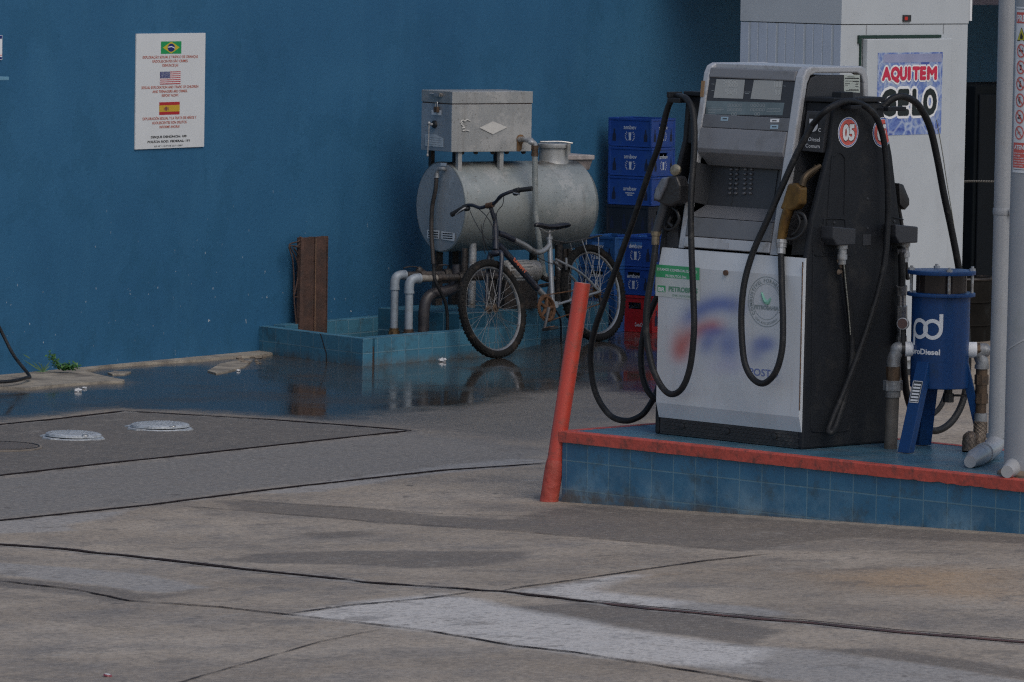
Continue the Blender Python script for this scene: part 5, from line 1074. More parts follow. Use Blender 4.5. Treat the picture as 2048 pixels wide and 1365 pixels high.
# ---- things cut by the left edge of the picture
q = WF.P(4, 95, -.01); ROOT[0] = None
rt = root('small_wall_sign', WF.w((q.x - .2, -.01, q.z)), 'white sign with dark blue borders at the left picture edge', 'sign')
za_, zb__ = WF.P(4, 71, -.01).z, WF.P(4, 120, -.01).z
b = MB(WF); b.box(q.x - .42, q.x, -.012, -.001, zb__, za_); b.build('sign_board', M_whiteink, rt)
b = MB(WF); b.box(q.x - .415, q.x - .004, -.0135, -.0122, za_ - .022, za_ - .002); b.box(q.x - .415, q.x - .004, -.0135, -.0122, zb__ + .004, zb__ + .018); b.build('sign_border', M_fb, rt)
b = MB(WF); b.box(q.x - .415, q.x - .004, -.0135, -.0122, zb__ + .028, zb__ + .032); b.build('sign_line', M_redp, rt)
q = WF.P(18, 157, -.25); ROOT[0] = None
rt = root('wall_shelf', WF.w((q.x - .2, -.1, q.z)), 'pale blue wall shelf poking in at the left picture edge', 'shelf')
b = MB(WF); b.box(q.x - .5, q.x, -.25, -.001, q.z - .012, q.z + .010); b.build('shelf_board', mat('shelf_blue', (0.12, 0.27, 0.38), 0.5), rt, bevel=.002)
b = MB(WF); b.box(q.x - .45, q.x - .42, -.2, -.001, q.z - .16, q.z - .0125); b.build('shelf_bracket', M_steel, rt)
q = WF.P(1, 247, -.1); o = None; b = MB(WF); b.blob((q.x - .03, -.06, q.z), .045, .05, .035, 14, 10); b.tube([(q.x - .05, -.06, q.z), (q.x - .12, -.05, q.z - .05), (q.x - .16, -.04, q.z - .3)], .012, 8, 5)
tag(b.build('air_gun', M_black, root=WF.w((q.x, -.05, q.z))), 'black nozzle hanging below the blue shelf at the left edge', 'air nozzle')
b = MB(); P = [gp(62, 752, .05)]
hp_ = [at_pl(-60, 560, WF.w((0, -.04, 0)), WF.y), at_pl(-20, 620, WF.w((0, -.06, 0)), WF.y), at_pl(5, 668, WF.w((0, -.1, 0)), WF.y), at_pl(28, 712, WF.w((0, -.2, 0)), WF.y), gp(58, 751, .05), gp(52, 756, .05), gp(20, 763, .047), gp(-60, 767, .047)]
b.tube(hp_, .011, 10, 8); tag(b.build('air_hose', M_hose, root=hp_[4]), 'thin black hose hanging down the wall onto the concrete apron', 'hose')
# ============================================================ ROOF SLAB added above the view to shade the far right corner
ROOT[0] = None; ro_ = Vector((5.5, -3.0, 2.98))
rt = root('shade_roof', ro_, 'unseen flat grey roof slab added to shade the corner beyond the cold room', 'roof')
b = MB(); b.box(4.9, 15, -5.6, 1.9, 2.98, 3.10); b.build('shade_slab', mat('roof_grey', (0.2, 0.2, 0.2), .7), rt)
# ============================================================ BACKGROUND right of the cold room
q = WF.P(1955, 8, -.02); ROOT[0] = None
rt = root('far_wall_sign', WF.w((q.x, -.02, q.z + .2)), 'pale lilac sign on the dark wall between cold room and column', 'sign')
b = MB(WF); b.box(q.x - 1.2, q.x + 1.0, -.02, -.003, q.z - .01, q.z + .55); b.build('sign_board', mat('lilac_sign', (0.30, 0.28, 0.42), 0.5), rt)
b = MB(WF); b.text('CAFÉ BAR MIRANTE', q.x - .1, q.z + .035, .16, -.022, 2.0, 'c', .05) if False else b.box(q.x - 1.1, q.x + .9, -.022, -.0205, q.z + .035, q.z + .06); b.build('sign_line', M_ink, rt)
cl_ = at_z(1948, 690, .0); CB = Fr(at_z(1965, 690, 0), (1, 0, 0), (0, 1, 0)); zt2 = at_pl(1965, 172, CB.o, Vector((0, 1, 0))).z
rt = root('dark_cabinet', CB.o, 'tall dark steel cabinet in the shade right of the cold room', 'cabinet')
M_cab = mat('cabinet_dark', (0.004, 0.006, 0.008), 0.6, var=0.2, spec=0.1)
xa_ = CB.P(1949, 300, 0).x
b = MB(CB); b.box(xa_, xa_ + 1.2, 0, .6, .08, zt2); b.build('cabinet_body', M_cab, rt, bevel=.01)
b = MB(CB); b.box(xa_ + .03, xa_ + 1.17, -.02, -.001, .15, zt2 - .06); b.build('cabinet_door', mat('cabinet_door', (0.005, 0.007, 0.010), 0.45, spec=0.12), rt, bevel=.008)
b = MB(CB); b.box(xa_ + .03, xa_ + .08, 0.02, .5, 0, .08); b.cut(); b.box(xa_ + 1.1, xa_ + 1.15, 0.02, .5, 0, .08); b.builds('cabinet_foot', M_cab, rt)
ROOT[0] = None
b = MB(); r0 = at_d(1915, 364, 37.6); r1 = at_d(1950, 363, 37.3); r2 = at_d(2010, 364, 37); b.tube([r0 - (r1 - r0) * 1.5, r0, r1, r2], .006, 8, 5)
P = catmull([r0, r1, r2], 12)
for p in P: b.blob(p, .013, .013, .008, 6, 4)
tag(b.build('barrier_rope', mat('rope_pale', (0.16, 0.15, 0.13), 0.8), root=r1), 'thin pale knotted rope stretched across the dark gap', 'rope')
tb_ = at_z(1940, 700, 0); TF = Fr(tb_, (1, 0, 0), (0, 1, 0))
rt = root('scrap_drum', tb_, 'low dark dented drum under the rope by the cold room', 'drum')
hz_ = at_pl(1940, 560, tb_, Vector((0, 1, 0))).z
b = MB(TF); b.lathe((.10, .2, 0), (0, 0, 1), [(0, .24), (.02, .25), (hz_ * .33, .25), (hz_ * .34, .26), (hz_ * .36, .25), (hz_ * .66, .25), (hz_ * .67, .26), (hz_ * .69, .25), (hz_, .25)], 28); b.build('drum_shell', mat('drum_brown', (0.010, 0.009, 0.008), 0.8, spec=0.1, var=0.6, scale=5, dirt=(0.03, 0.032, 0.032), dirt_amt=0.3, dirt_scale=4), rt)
b = MB(TF); b.torus((.10, .2, hz_), (0, 0, 1), .25, .012, 28, 6); b.build('drum_rim', M_grime, rt)
# ============================================================ SILVER FUEL TANK
TA = math.radians(-15.5); tc0 = at_d(882, 414, 38.25); TR_ = 90 / F * 38.25
TF_ = Fr((tc0.x, tc0.y, 0), (math.cos(TA), math.sin(TA), 0)); TZ = tc0.z; TL = 1.12      # x along the tank axis
def tank_mat(name, c0, c1, c2, amt, soot=None):
    m = bpy.data.materials.new(name); m.use_nodes = True; nt = m.node_tree; b = nt.nodes['Principled BSDF']; L = nt.links.new
    tc = nt.nodes.new('ShaderNodeTexCoord').outputs['Object']
    def noi(sc, det=8, ro=0.7, st=(1, 1, 1)):
        mp = nt.nodes.new('ShaderNodeMapping'); mp.inputs['Scale'].default_value = st; L(tc, mp.inputs[0]); n = nn(nt, 'ShaderNodeTexNoise', Scale=sc, Detail=float(det), Roughness=ro); L(mp.outputs[0], n.inputs['Vector']); return n.outputs[0]
    c = ramp(nt, noi(3), [(0.35, c0), (0.65, c1)]).outputs[0]
    c = mixc(nt, ramp(nt, noi(2.2, 9, 0.75), [(0.52, 0.0), (0.56, amt)]).outputs[0], c, c2)       # chalky blotches with hard edges
    c = mixc(nt, ramp(nt, noi(14, 6, 0.7, (1, 1, 0.08)), [(0.55, 0.0), (0.75, 0.45)]).outputs[0], c, (0.17, 0.15, 0.125))   # run marks
    c = mixc(nt, ramp(nt, noi(60, 3, 0.5), [(0.62, 0.0), (0.70, 0.5)]).outputs[0], c, (0.10, 0.09, 0.07))
    if soot:
        sx = nt.nodes.new('ShaderNodeSeparateXYZ'); L(tc, sx.inputs[0])
        mr = nt.nodes.new('ShaderNodeMapRange'); L(sx.outputs[2], mr.inputs[0]); mr.inputs[1].default_value = soot[0]; mr.inputs[2].default_value = soot[1]
        k = nt.nodes.new('ShaderNodeMath'); k.operation = 'MULTIPLY'; L(mr.outputs[0], k.inputs[0]); L(ramp(nt, noi(4.5, 8, 0.7), [(0.40, 0.0), (0.56, 1.0)]).outputs[0], k.inputs[1]); c = mixc(nt, k.outputs[0], c, (0.05, 0.037, 0.03))
    L(c, b.inputs['Base Color']); b.inputs['Metallic'].default_value = 0.25; b.inputs['Roughness'].default_value = 0.42
    bp = nt.nodes.new('ShaderNodeBump'); bp.inputs['Strength'].default_value = 0.15; bp.inputs['Distance'].default_value = 0.01; L(noi(5), bp.inputs['Height']); L(bp.outputs[0], b.inputs['Normal']); return m
M_tank = tank_mat('tank_silver', (0.235, 0.265, 0.265), (0.30, 0.32, 0.31), (0.40, 0.405, 0.39), 0.6, soot=(TZ - ZP + TR_ * .86, TZ - ZP + TR_ * .97))
M_tank_end = tank_mat('tank_end_sky_tint', (0.37, 0.39, 0.405), (0.43, 0.45, 0.465), (0.54, 0.56, 0.57), 0.7)  # tank silver with the bluish skylight on this end painted in
M_box = tank_mat('box_silver', (0.30, 0.31, 0.31), (0.36, 0.365, 0.36), (0.46, 0.455, 0.44), 0.6)
M_boxl = tank_mat('box_end_sky_tint', (0.28, 0.32, 0.36), (0.34, 0.38, 0.42), (0.45, 0.48, 0.51), 0.6)  # box silver tinted with the skylight its left end receives
rt = root('fuel_tank', (tc0.x, tc0.y, ZP), 'silver horizontal cylinder tank standing on the blue tiled plinth', 'tank')
b = MB(TF_); b.lathe((0, 0, TZ), (1, 0, 0), [(-0.004, TR_ - .004), (0.0, TR_ + .003), (.02, TR_ + .003), (.024, TR_), (TL - .01, TR_), (TL, TR_ - .01), (TL + .04, TR_ * .86), (TL + .07, TR_ * .6), (TL + .085, TR_ * .25), (TL + .087, .001)], 64, cap=False); b.build('shell', M_tank, rt)
b = MB(TF_); b.lathe((-.0042, 0, TZ), (-1, 0, 0), [(0, TR_ - .006), (.004, TR_ * .8), (.007, .001)], 64, cap=False); b.build('end_plate', M_tank_end, rt)
# manhole neck
nk = TF_.PD(1107, 325, 37.9); nkx = TL * .86; 
for _ in range(1):
    nk = TF_.P(1107, 325, 0); nkx = nk.x
ntop = TF_.P(1107, 296, 0).z; nr = 30 / F * 37.9
b = MB(TF_); b.lathe((nkx, 0, TZ + TR_ - .06), (0, 0, 1), [(0, nr + .025), (.045, nr + .008), (.07, nr), (ntop - TZ - TR_ + .06, nr)], 40); b.build('neck', M_box, rt)
b = MB(TF_); b.lathe((nkx, 0, ntop + .001), (0, 0, 1), [(0, nr + .012), (.026, nr + .012), (.030, nr + .006)], 40); b.build('neck_lid', M_box, rt, bevel=.002)
b = MB(TF_); b.tube([(nkx - .14, -.03, ntop + .045), (nkx + .02, -.06, ntop + .046), (nkx + .10, -.09, ntop + .035)], .006, 8, 4); b.box(nkx + .03, nkx + .055, -nr - .026, -nr - .014, ntop - .04, ntop + .036); b.build('lid_clamp', M_steel, rt)
# legs and pipe supports
for x, y, r_, m in ((.16, -.17, .028, M_galv), (.22, .16, .03, M_grime), (.9, -.16, .028, M_grime), (.9, .16, .03, M_grime)):
    b = MB(TF_); zz_ = TZ - math.sqrt(TR_ ** 2 - y * y) + .03; b.cyl((x, y, ZP - .0), (x, y, zz_), r_, 16); b.build('leg', m, rt)
# labels on the end plate
EP = Fr(TF_.w((-.0118, 0, 0)), -TF_.y, TF_.x)
for c in ([(854, 460), (879, 461.5), (878, 478), (854, 477)], [(883, 463), (910, 467), (909, 483), (883, 479)]):
    b = MB(EP); prect(b, EP, c, -.002); LB = b.build('end_label', M_whiteink, rt); b = MB(EP); u, v = c[0]
    for k in range(3): prect(b, EP, [(u + 2, v + 3 + k * 4.6), (u + 22, v + 4.4 + k * 4.6), (u + 22, v + 6.6 + k * 4.6), (u + 2, v + 5.2 + k * 4.6)], -.003)
    b.build('label_text', M_ink, LB)
b = MB(EP); prect(b, EP, [(881, 326), (893, 326.5), (893, 332.5), (881, 332)], -.002); b.build('end_label', M_whiteink, rt)
# sight hose on the end
sh = [EP.P(u, v, y) for u, v, y in ((888, 339, .0), (886, 338, -.03), (876, 340, -.04), (873, 352, -.04))]
b = MB(EP); b.tube(sh, .014, 12, 5); b.tube([EP.P(873.5, 346, -.04), EP.P(873.5, 356, -.04)], .018, 8); b.build('elbow', M_galv, rt)
b = MB(EP); b.tube([EP.P(u, v, -.04) for u, v in ((873, 354), (871, 380), (865, 410), (863, 440), (863, 472), (865, 500), (867, 528))], .0155, 12, 6); b.build('sight_hose', mat('grimy_hose', (0.05, 0.042, 0.038), 0.45, dirt=(0.02, 0.02, 0.02), dirt_amt=0.4, dirt_scale=9), rt)
# ---- metal box on stilts over the tank
bx0 = TF_.PX(903, 240, 0.0)
BXY = -.20
q1, q2 = TF_.P(903, 304, BXY), TF_.P(1064, 304, BXY); zt1, zt2, zls = TF_.P(903, 181, BXY).z, TF_.P(1067, 186, BXY).z, TF_.P(903, 208, BXY).z
q3 = TF_.PX(841, 298, q1.x); BX0, BX1, BY0, BY1, BZ0, BZ1 = q1.x, q2.x, BXY, BXY + .36, (q1.z + q2.z) / 2, (zt1 + zt2) / 2
print('BOX', BX0, BX1, BZ0, BZ1, q3, TR_, TZ)
BY1 = q3.y
ROOT[0] = None
rt = root('metal_box', TF_.w((BX0, BY0, BZ0)), 'weathered silver steel box with lid raised on stilts above the round tank', 'metal box')
LSL = zls - .0
b = MB(TF_); b.box(BX0 + .004, BX1 - .004, BY0 + .004, BY1 - .004, BZ0, LSL - .006); b.build('box_body', M_box, rt, bevel=.003)
b = MB(TF_); b.box(BX0, BX1, BY0, BY1, LSL, BZ1); b.build('lid', M_box, rt, bevel=.004)
b = MB(TF_); b.box(BX0 + .0005, BX0 + .0032, BY0 + .006, BY1 - .006, BZ0 + .002, LSL - .008); b.build('sky_tint_sheet', M_boxl, rt)  # thin sheet that carries the painted skylight tint
b = MB(TF_); b.box(BX0 + .006, BX1 - .006, BY0 + .006, BY1 - .006, LSL - .0055, LSL - .0005); b.build('lid_joint', M_rust, rt)
b = MB(TF_)
for x, y in ((BX0 + .07, BY0 + .02), (BX0 + .42, BY0 + .02), (BX0 + .05, BY1 - .06), (BX0 + .25, BY1 - .06), (BX1 - .08, BY1 - .06)):
    b = MB(TF_); yy = min(abs(y), TR_ * .95); zz_ = TZ + math.sqrt(TR_ ** 2 - yy * yy) - .01; b.box(x, x + .032, y, y + .032, zz_, BZ0 - .001); b.build('stilt', M_box if y < 0 else M_grime, rt)
for k in range(5):
    b = MB(TF_); b.blob((BX0 + .12 + .13 * k, BY0 + .05 + .02 * (k % 2), BZ0 - .008), .018, .018, .014, 10, 6); b.build('bolt', M_grime, rt)
BE = Fr(TF_.w((BX0, 0, 0)), -TF_.y, TF_.x)
b = MB(BE); b.tube([BE.P(u, v, -.012) for u, v in ((860, 188), (884, 190))], .008, 8); b.box(BE.P(874, 190, 0).x, BE.P(885, 190, 0).x, -.025, -.002, BE.P(874, 193, 0).z, BE.P(874, 186, 0).z); b.build('lid_latch', M_galv, rt)
b = MB(BE); q = BE.P(872, 219, -.02); b.box(q.x - .022, q.x + .022, -.028, -.006, q.z - .022, q.z + .018); PL = b.build('padlock', mat('rusty_lock', (0.13, 0.085, 0.06), 0.6, 0.5), rt, bevel=.003)
b = MB(BE); b.tube([(q.x - .012, -.017, q.z + .018), (q.x - .012, -.017, q.z + .045), (q.x, -.017, q.z + .056), (q.x + .012, -.017, q.z + .045), (q.x + .012, -.017, q.z + .018)], .004, 6, 4); b.build('shackle', M_steel, PL)
b = MB(BE); q = BE.P(870, 249, 0); b.lathe((q.x, 0, q.z), (0, -1, 0), [(0, .028), (.014, .026), (.02, .014)], 18); b.build('lever_boss', M_black, rt)
b = MB(BE); b.tube([(q.x, -.01, q.z), (q.x - .02, -.045, q.z - .002), BE.P(858, 249, -.05)], .009, 10); A = BE.P(858, 247, -.05); b.tube([A, BE.P(857, 280, -.05), BE.P(855, 308, -.05)], .0055, 8); b.blob(A, .013, .013, .013, 10, 8); b.blob(BE.P(855, 311, -.05), .009, .009, .012, 10, 6); b.build('crank_lever', M_galv, rt)
b = MB(BE); prect(b, BE, [(863, 220), (883, 221), (883, 231), (863, 230)], -.0035); LB = b.build('end_label', M_whiteink, rt)
b = MB(BE); q = [(850, 269), (858, 268), (870, 269), (887, 277), (887, 295), (850, 292)]; prect(b, BE, q, -.0035); LB = b.build('end_label', mat('worn_label', (0.50, 0.55, 0.58), 0.5, dirt=(0.38, 0.42, 0.46), dirt_amt=.4, dirt_scale=30), rt)
b = MB(BE)
for k in range(4): prect(b, BE, [(853, 274 + k * 4.5), (883, 277 + k * 4.5), (883, 278 + k * 4.5), (853, 275 + k * 4.5)], -.0042)
b.build('label_text', mat('faint_ink', (0.30, 0.32, 0.34), .6), LB)
BFt = Fr(TF_.w((0, BXY, 0)), TF_.x)
b = MB(BFt); prect(b, BFt, [(959, 256), (986, 243), (1015, 255), (986, 269)], -.0015); b.build('diamond_label', mat('pale_diamond', (0.54, 0.53, 0.50), 0.6, dirt=(0.44, 0.43, 0.41), dirt_amt=.3, dirt_scale=40), rt)
b = MB(BFt); 
for pts in (((921, 246), (925, 241), (930, 243), (934, 240), (941, 243)), ((925, 244), (923, 250), (928, 252), (925, 257), (930, 255)), ((925, 262), (932, 261), (939, 263))): b.tube([BFt.P(u, v, -.001) for u, v in pts], .004, 5, 4)
b.build('glue_residue', MATS['pale_diamond'], rt)
# pipe out of the box and down to the pump
p0 = BFt.P(1041, 279, 0); px_ = BFt.P(1070, 285, -.17)
b = MB(BFt); b.tube([(p0.x - .01, -.0, p0.z), (p0.x, -.05, p0.z), (p0.x + .015, -.11, p0.z - .004), (px_.x - .03, -.16, p0.z - .012), (px_.x - .005, -.17, p0.z - .025), (px_.x, -.17, p0.z - .06)], .020, 14, 5); b.build('outlet_pipe', M_galv, rt)
b = MB(BFt); q = BFt.P(1070, 300, -.17)
for d0, d1, r_, s_ in ((.03, -.0, .027, 8), (0, -.02, .023, 12), (-.02, -.045, .026, 8)): b.cyl((px_.x, -.17, q.z + d0), (px_.x, -.17, q.z + d1), r_, s_)
b.build('pipe_union', M_brassd, rt)
b = MB(BFt); e1 = BFt.P(1088, 556, -.17); b.tube([(px_.x, -.17, q.z - .04), (px_.x + .015, -.17, (q.z + e1.z) / 2), e1], .021, 16); b.tube([e1 + Vector((0, 0, .03)), e1 - Vector((0, 0, .01))], .026, 14); b.build('down_pipe', M_tank, rt)
b = MB(BFt); b.lathe((p0.x, -.0012, p0.z), (0, -1, 0), [(0, .034), (.002, .028)], 18)
prect(b, BFt, [(1034, 280), (1046, 282), (1043, 300), (1039, 304), (1034, 303)], -.0014); b.build('rust_stain', mat('rust_stain', (0.16, 0.085, 0.035), 0.85, var=0.4, scale=30), rt)
# ---- galvanised trough box behind the tank
tq = at_d(1139, 312, 39.1); GT = Fr((tq.x, tq.y, 0), TF_.x); qa, qb_ = GT.P(1136, 311, 0), GT.P(1187, 311, 0); zb_ = GT.P(1160, 341, 0).z; zr_ = GT.P(1160, 320, 0).z
ROOT[0] = None; rt = root('trough_box', GT.w((qa.x, 0, zb_)), 'grey concrete coloured trough box behind the tank neck', 'trough')
b = MB(GT); b.hexa([(qa.x, .02, zb_), (qb_.x - .02, .02, zb_), (qb_.x - .02, .3, zb_), (qa.x, .3, zb_), (qa.x - .0, 0.0, zr_ - .001), (qb_.x - .005, 0.0, zr_ - .001), (qb_.x - .005, .32, zr_ - .001), (qa.x, .32, zr_ - .001)]); b.build('trough', mat('trough_grey', (0.26, 0.23, 0.22), 0.7, var=0.3, scale=10, dirt=(0.12, 0.10, 0.09), dirt_amt=.4, dirt_scale=14), rt, bevel=.004)
b = MB(GT); b.box(qa.x - .01, qb_.x, -.015, .335, zr_, qa.z); b.build('trough_rim', mat('rim_grey', (0.33, 0.30, 0.29), 0.7, var=0.3, scale=20), rt, bevel=.004)
b = MB(GT); b.cyl((qa.x + .12, .2, -.02), (qa.x + .12, .2, zb_), .02, 10); b.cyl((qb_.x - .06, .2, 0), (qb_.x - .06, .2, zb_), .02, 10); b.build('trough_leg', M_grime, rt)
# ---- pump motor under the tank
mq = at_d(1040, 543, 38.2); MF = Fr((mq.x, mq.y, 0), TF_.x); mz = mq.z; mr = 22 / F * 37.8
ROOT[0] = None; rt = root('pump_motor', MF.w((0, 0, ZP)), 'small grey electric pump motor under the silver tank', 'motor')
b = MB(MF); b.lathe((-.14, 0, mz), (1, 0, 0), [(0, mr * .7), (.01, mr * .9), (.22, mr * .95), (.23, mr)] + [(.24 + k * .0, mr) for k in range(1)] + [(.25, mr * 1.03), (.28, mr * .98), (.30, mr * .6)], 32); b.build('motor_body', tank_mat('motor_grey', (0.30, 0.29, 0.27), (0.36, 0.35, 0.33), (0.42, 0.41, 0.39), .5), rt)
b = MB(MF)
for k in range(16): a = 2 * math.pi * k / 16; b.box(-.12, .07, mr * .9 * math.cos(a) - .002, mr * .9 * math.cos(a) + .002, mz + mr * math.sin(a) * .9 - .012, mz + mr * math.sin(a) * .9 + .012)
b.build('cooling_fins', M_galv, rt)
b = MB(MF); b.box(-.16, .12, -.05, .07, ZP, mz - mr * .8); b.build('motor_foot', M_grime, rt)
b = MB(MF); b.lathe((-.16, 0, mz), (-1, 0, 0), [(0, .04), (.05, .06), (.10, .06), (.12, .03)], 20); b.tube([(-.24, 0, mz), (-.24, 0, mz - .12), (-.24, .0, ZP)], .03, 12); b.cut(); b.tube([(.17, -.02, mz - .04), (.22, -.02, mz - .06), (.28, -.02, mz - .06)], .022, 10); b.builds('pump_head', M_grime, rt)
# ============================================================ PIPES beside the tank
pa0 = at_d(788, 600, 37.35); PI_ = Fr((pa0.x, pa0.y, 0), TF_.x); 
M_wpipe = mat('pale_pipe', (0.25, 0.29, 0.33), 0.5, 0.1, var=0.15, scale=8, dirt=(0.18, 0.18, 0.18), dirt_amt=.25, dirt_scale=15)
M_brass2 = mat('brown_brass', (0.16, 0.10, 0.045), 0.5, 0.5, var=0.4, scale=14, dirt=(0.04, 0.03, 0.025), dirt_amt=.45, dirt_scale=20)
def riser(pxb, vtop, vend, uend, yy, lab, r_=.027, brass=M_brass2):
    ROOT[0] = None; q = PI_.P(pxb, 666, yy); zt__ = PI_.P(pxb, vtop, yy).z; xe = PI_.P(uend, vtop, yy).x
    rt = root('riser_pipe', PI_.w((q.x, yy, 0)), lab, 'pipe')
    b = MB(PI_); b.cyl((q.x, yy, .0), (q.x, yy, .06), r_ * 1.1, 14); b.cyl((q.x, yy, .06), (q.x, yy, .10), r_ * 1.5, 8); b.cyl((q.x, yy, .10), (q.x, yy, .135), r_ * 1.15, 14); b.cyl((q.x, yy, .135), (q.x, yy, .17), r_ * 1.5, 8); b.cyl((q.x, yy, .17), (q.x, yy, .19), r_ * 1.2, 14); b.build('coupling', brass, rt)
    b = MB(PI_); b.cyl((q.x, yy, .19), (q.x, yy, zt__ - .085), r_, 18); b.build('pipe', M_wpipe, rt)
    b = MB(PI_); b.tube([(q.x, yy, zt__ - .10), (q.x, yy, zt__ - .085)], r_ * 1.28, 18); b.tube([(q.x, yy, zt__ - .09), (q.x, yy, zt__ - .05), (q.x + .012, yy, zt__ - .015), (q.x + .045, yy, zt__), (q.x + .075, yy, zt__)], r_ * 1.18, 18, 6); b.tube([(q.x + .07, yy, zt__), (q.x + .085, yy, zt__)], r_ * 1.28, 18); b.build('elbow', M_wpipe, rt)
    return rt, q.x, zt__
rt, xq1, zq1 = riser(788, 551, 660, 900, 0.10, 'pale riser pipe standing in the kerb, the left one of two')
b = MB(PI_); b.tube([(xq1 + .085, .10, zq1), (xq1 + .75, .10, zq1 - .005)], .024, 14); b.tube([(xq1 + .2, .10, zq1), (xq1 + .24, .10, zq1)], .034, 8); b.tube([(xq1 + .40, .10, zq1), (xq1 + .46, .10, zq1)], .036, 8); b.build('oily_pipe', M_grime, rt)
b = MB(PI_); b.tube([(xq1 + .19, .10, zq1 + .02), (xq1 + .18, .09, zq1 + .05), (xq1 + .10, .06, zq1 + .06), (xq1 + .03, .04, zq1 + .052)], .005, 6, 3); b.blob((xq1 + .2, .1, zq1 + .03), .03, .025, .025, 10, 6, .1); b.cut(); b.tube([(xq1 + .42, .10, zq1 + .02), (xq1 + .43, .09, zq1 + .06), (xq1 + .33, .06, zq1 + .065)], .005, 6, 3); b.builds('valve_handle', M_grime, rt)
rt, xq2, zq2 = riser(817, 558, 662, 930, -.02, 'pale riser pipe standing in the kerb, the one nearer the tank', .028, mat('sooty_brass', (0.07, 0.045, 0.03), 0.6, 0.4, var=0.4, dirt=(0.10, 0.10, 0.10), dirt_amt=.3, dirt_scale=12))
b = MB(PI_); b.tube([(xq2 + .085, -.02, zq2), (xq2 + .23, -.02, zq2)], .024, 14); b.build('pale_stub', mat('stub', (0.26, 0.24, 0.21), 0.5, var=.3, dirt=(0.08, 0.07, 0.06), dirt_amt=.5, dirt_scale=12), rt)
b = MB(PI_); b.tube([(xq2 + .23, -.02, zq2), (xq2 + .72, -.02, zq2)], .026, 14); b.tube([(xq2 + .225, -.02, zq2), (xq2 + .25, -.02, zq2)], .032, 8); b.tube([(xq2 + .40, -.02, zq2), (xq2 + .47, -.02, zq2)], .036, 8); b.tube([(xq2 + .45, -.02, zq2), (xq2 + .45, -.02, zq2 + .2)], .022, 10); b.build('oily_pipe', M_grime, rt)
def PP3(pts): return [PI_.P(u, v, y) for u, v, y in pts]
ROOT[0] = None; q = PI_.P(846, 660, .02)
rt = root('drain_pipe', PI_.w((q.x, .02, 0)), 'thick oily black pipe curving up from the kerb beside the pale risers', 'pipe')
b = MB(PI_); b.tube([(q.x, .02, 0.0), (q.x, .02, .10), (q.x + .005, .02, .2)] + PP3([(848, 622, .02), (853, 600, .02), (866, 588, .02), (890, 583, .03), (908, 574, .04), (915, 555, .05), (915, 530, .06)]), .040, 16, 6); b.build('pipe', mat('tar_pipe', (0.035, 0.033, 0.038), 0.45, var=.3, dirt=(0.06, 0.05, 0.045), dirt_amt=.3, dirt_scale=12), rt)
b = MB(PI_); b.tube([(q.x, .02, 0.0), (q.x, .02, .07)], .052, 18); b.tube([(q.x, .02, .07), (q.x, .02, .105)], .048, 18); b.build('collar', mat('collar', (0.09, 0.085, 0.085), 0.6, var=.4), rt)
ROOT[0] = None; q = PI_.P(873, 530, -.04)
b = MB(PI_); b.tube(PP3([(867, 528, -.04), (868, 545, -.04), (870, 560, -.05), (879, 580, -.06), (889, 600, -.06), (894, 625, -.06), (895, 650, -.06), (894, 668, -.06)]), .012, 10, 6)
tag(b.build('drip_hose', M_hose, root=PI_.w(q)), 'thin grimy hose drooping from the tank end down to the kerb', 'hose')
for u0, v0, v1, y in ((872, 500, 640, .15), (882, 505, 600, .2), (914, 500, 600, .2), (927, 498, 560, .1)):
    pass
ROOT[0] = None; A = PI_.P(873, 500, .16); A = TF_.P(873, 500, .1); rt = root('tank_stand', TF_.w((A.x, .16, 0)), 'oily dark steel stand under the left end of the silver tank', 'stand')
for u, v0, v1, y in ((876, 480, 655, .1), (908, 490, 620, .14), (929, 497, 600, .0)):
    A, B = TF_.P(u, v0, y), TF_.P(u, v1, y); b = MB(TF_); b.box(A.x - .028, A.x + .028, y - .025, y + .025, .05, A.z + .08); b.build('post', M_grime, rt)
A, B = TF_.P(876, 560, .1), TF_.P(932, 560, .1); b = MB(TF_); b.box(A.x, B.x, .1255, .16, A.z - .03, A.z + .03); b.build('cross_bar', M_grime, rt)
# ============================================================ RUSTY BEAM leaning on the wall, with bent rods
bl_, br_2 = at_pl(592.5, 655, WF.w((0, -.12, 0)), WF.y), at_pl(654.5, 660, WF.w((0, -.12, 0)), WF.y)
BM = Fr((bl_.x, bl_.y, 0), WF.x, None, Vector((WF.y.x * .012 + .01, WF.y.y * .012, 1))); BM.y = BM.z.cross(BM.x).normalized()
wv = BM.P(656, 560, 0).x - BM.P(601, 560, 0).x; zt3 = BM.P(630, 475, 0).z; xs = BM.P(600, 560, 0).x
rt = root('rusty_beam', BM.w((xs, 0, 0.0)), 'rusty brown double channel steel beam leaning upright on the blue wall', 'steel beam')
def chan(b, x0, x1):
    fl = .011; b.box(x0, x1, 0.010, 0.018, 0, zt3); b.box(x0, x0 + .006, -.0, .0098, 0, zt3); b.box(x1 - .006, x1, -.0, .0098, 0, zt3); b.box(x0, x0 + .006, .0182, .06, 0, zt3); b.box(x1 - .006, x1, .0182, .06, 0, zt3)
b = MB(BM); chan(b, xs + .035, xs + .035 + (wv - .035) * .49); b.build('channel', M_rust, rt, bevel=.002)
b = MB(BM); chan(b, xs + .035 + (wv - .035) * .505, xs + wv); b.build('channel', M_rust, rt, bevel=.002)
b = MB(BM); b.hexa([(xs + .0, .006, 0), (xs + .034, -.003, 0), (xs + .034, .03, 0), (xs + .004, .035, 0), (xs + .012, .006, zt3), (xs + .034, -.003, zt3), (xs + .034, .03, zt3), (xs + .014, .035, zt3)]); b.build('side_flange', M_rust, rt)
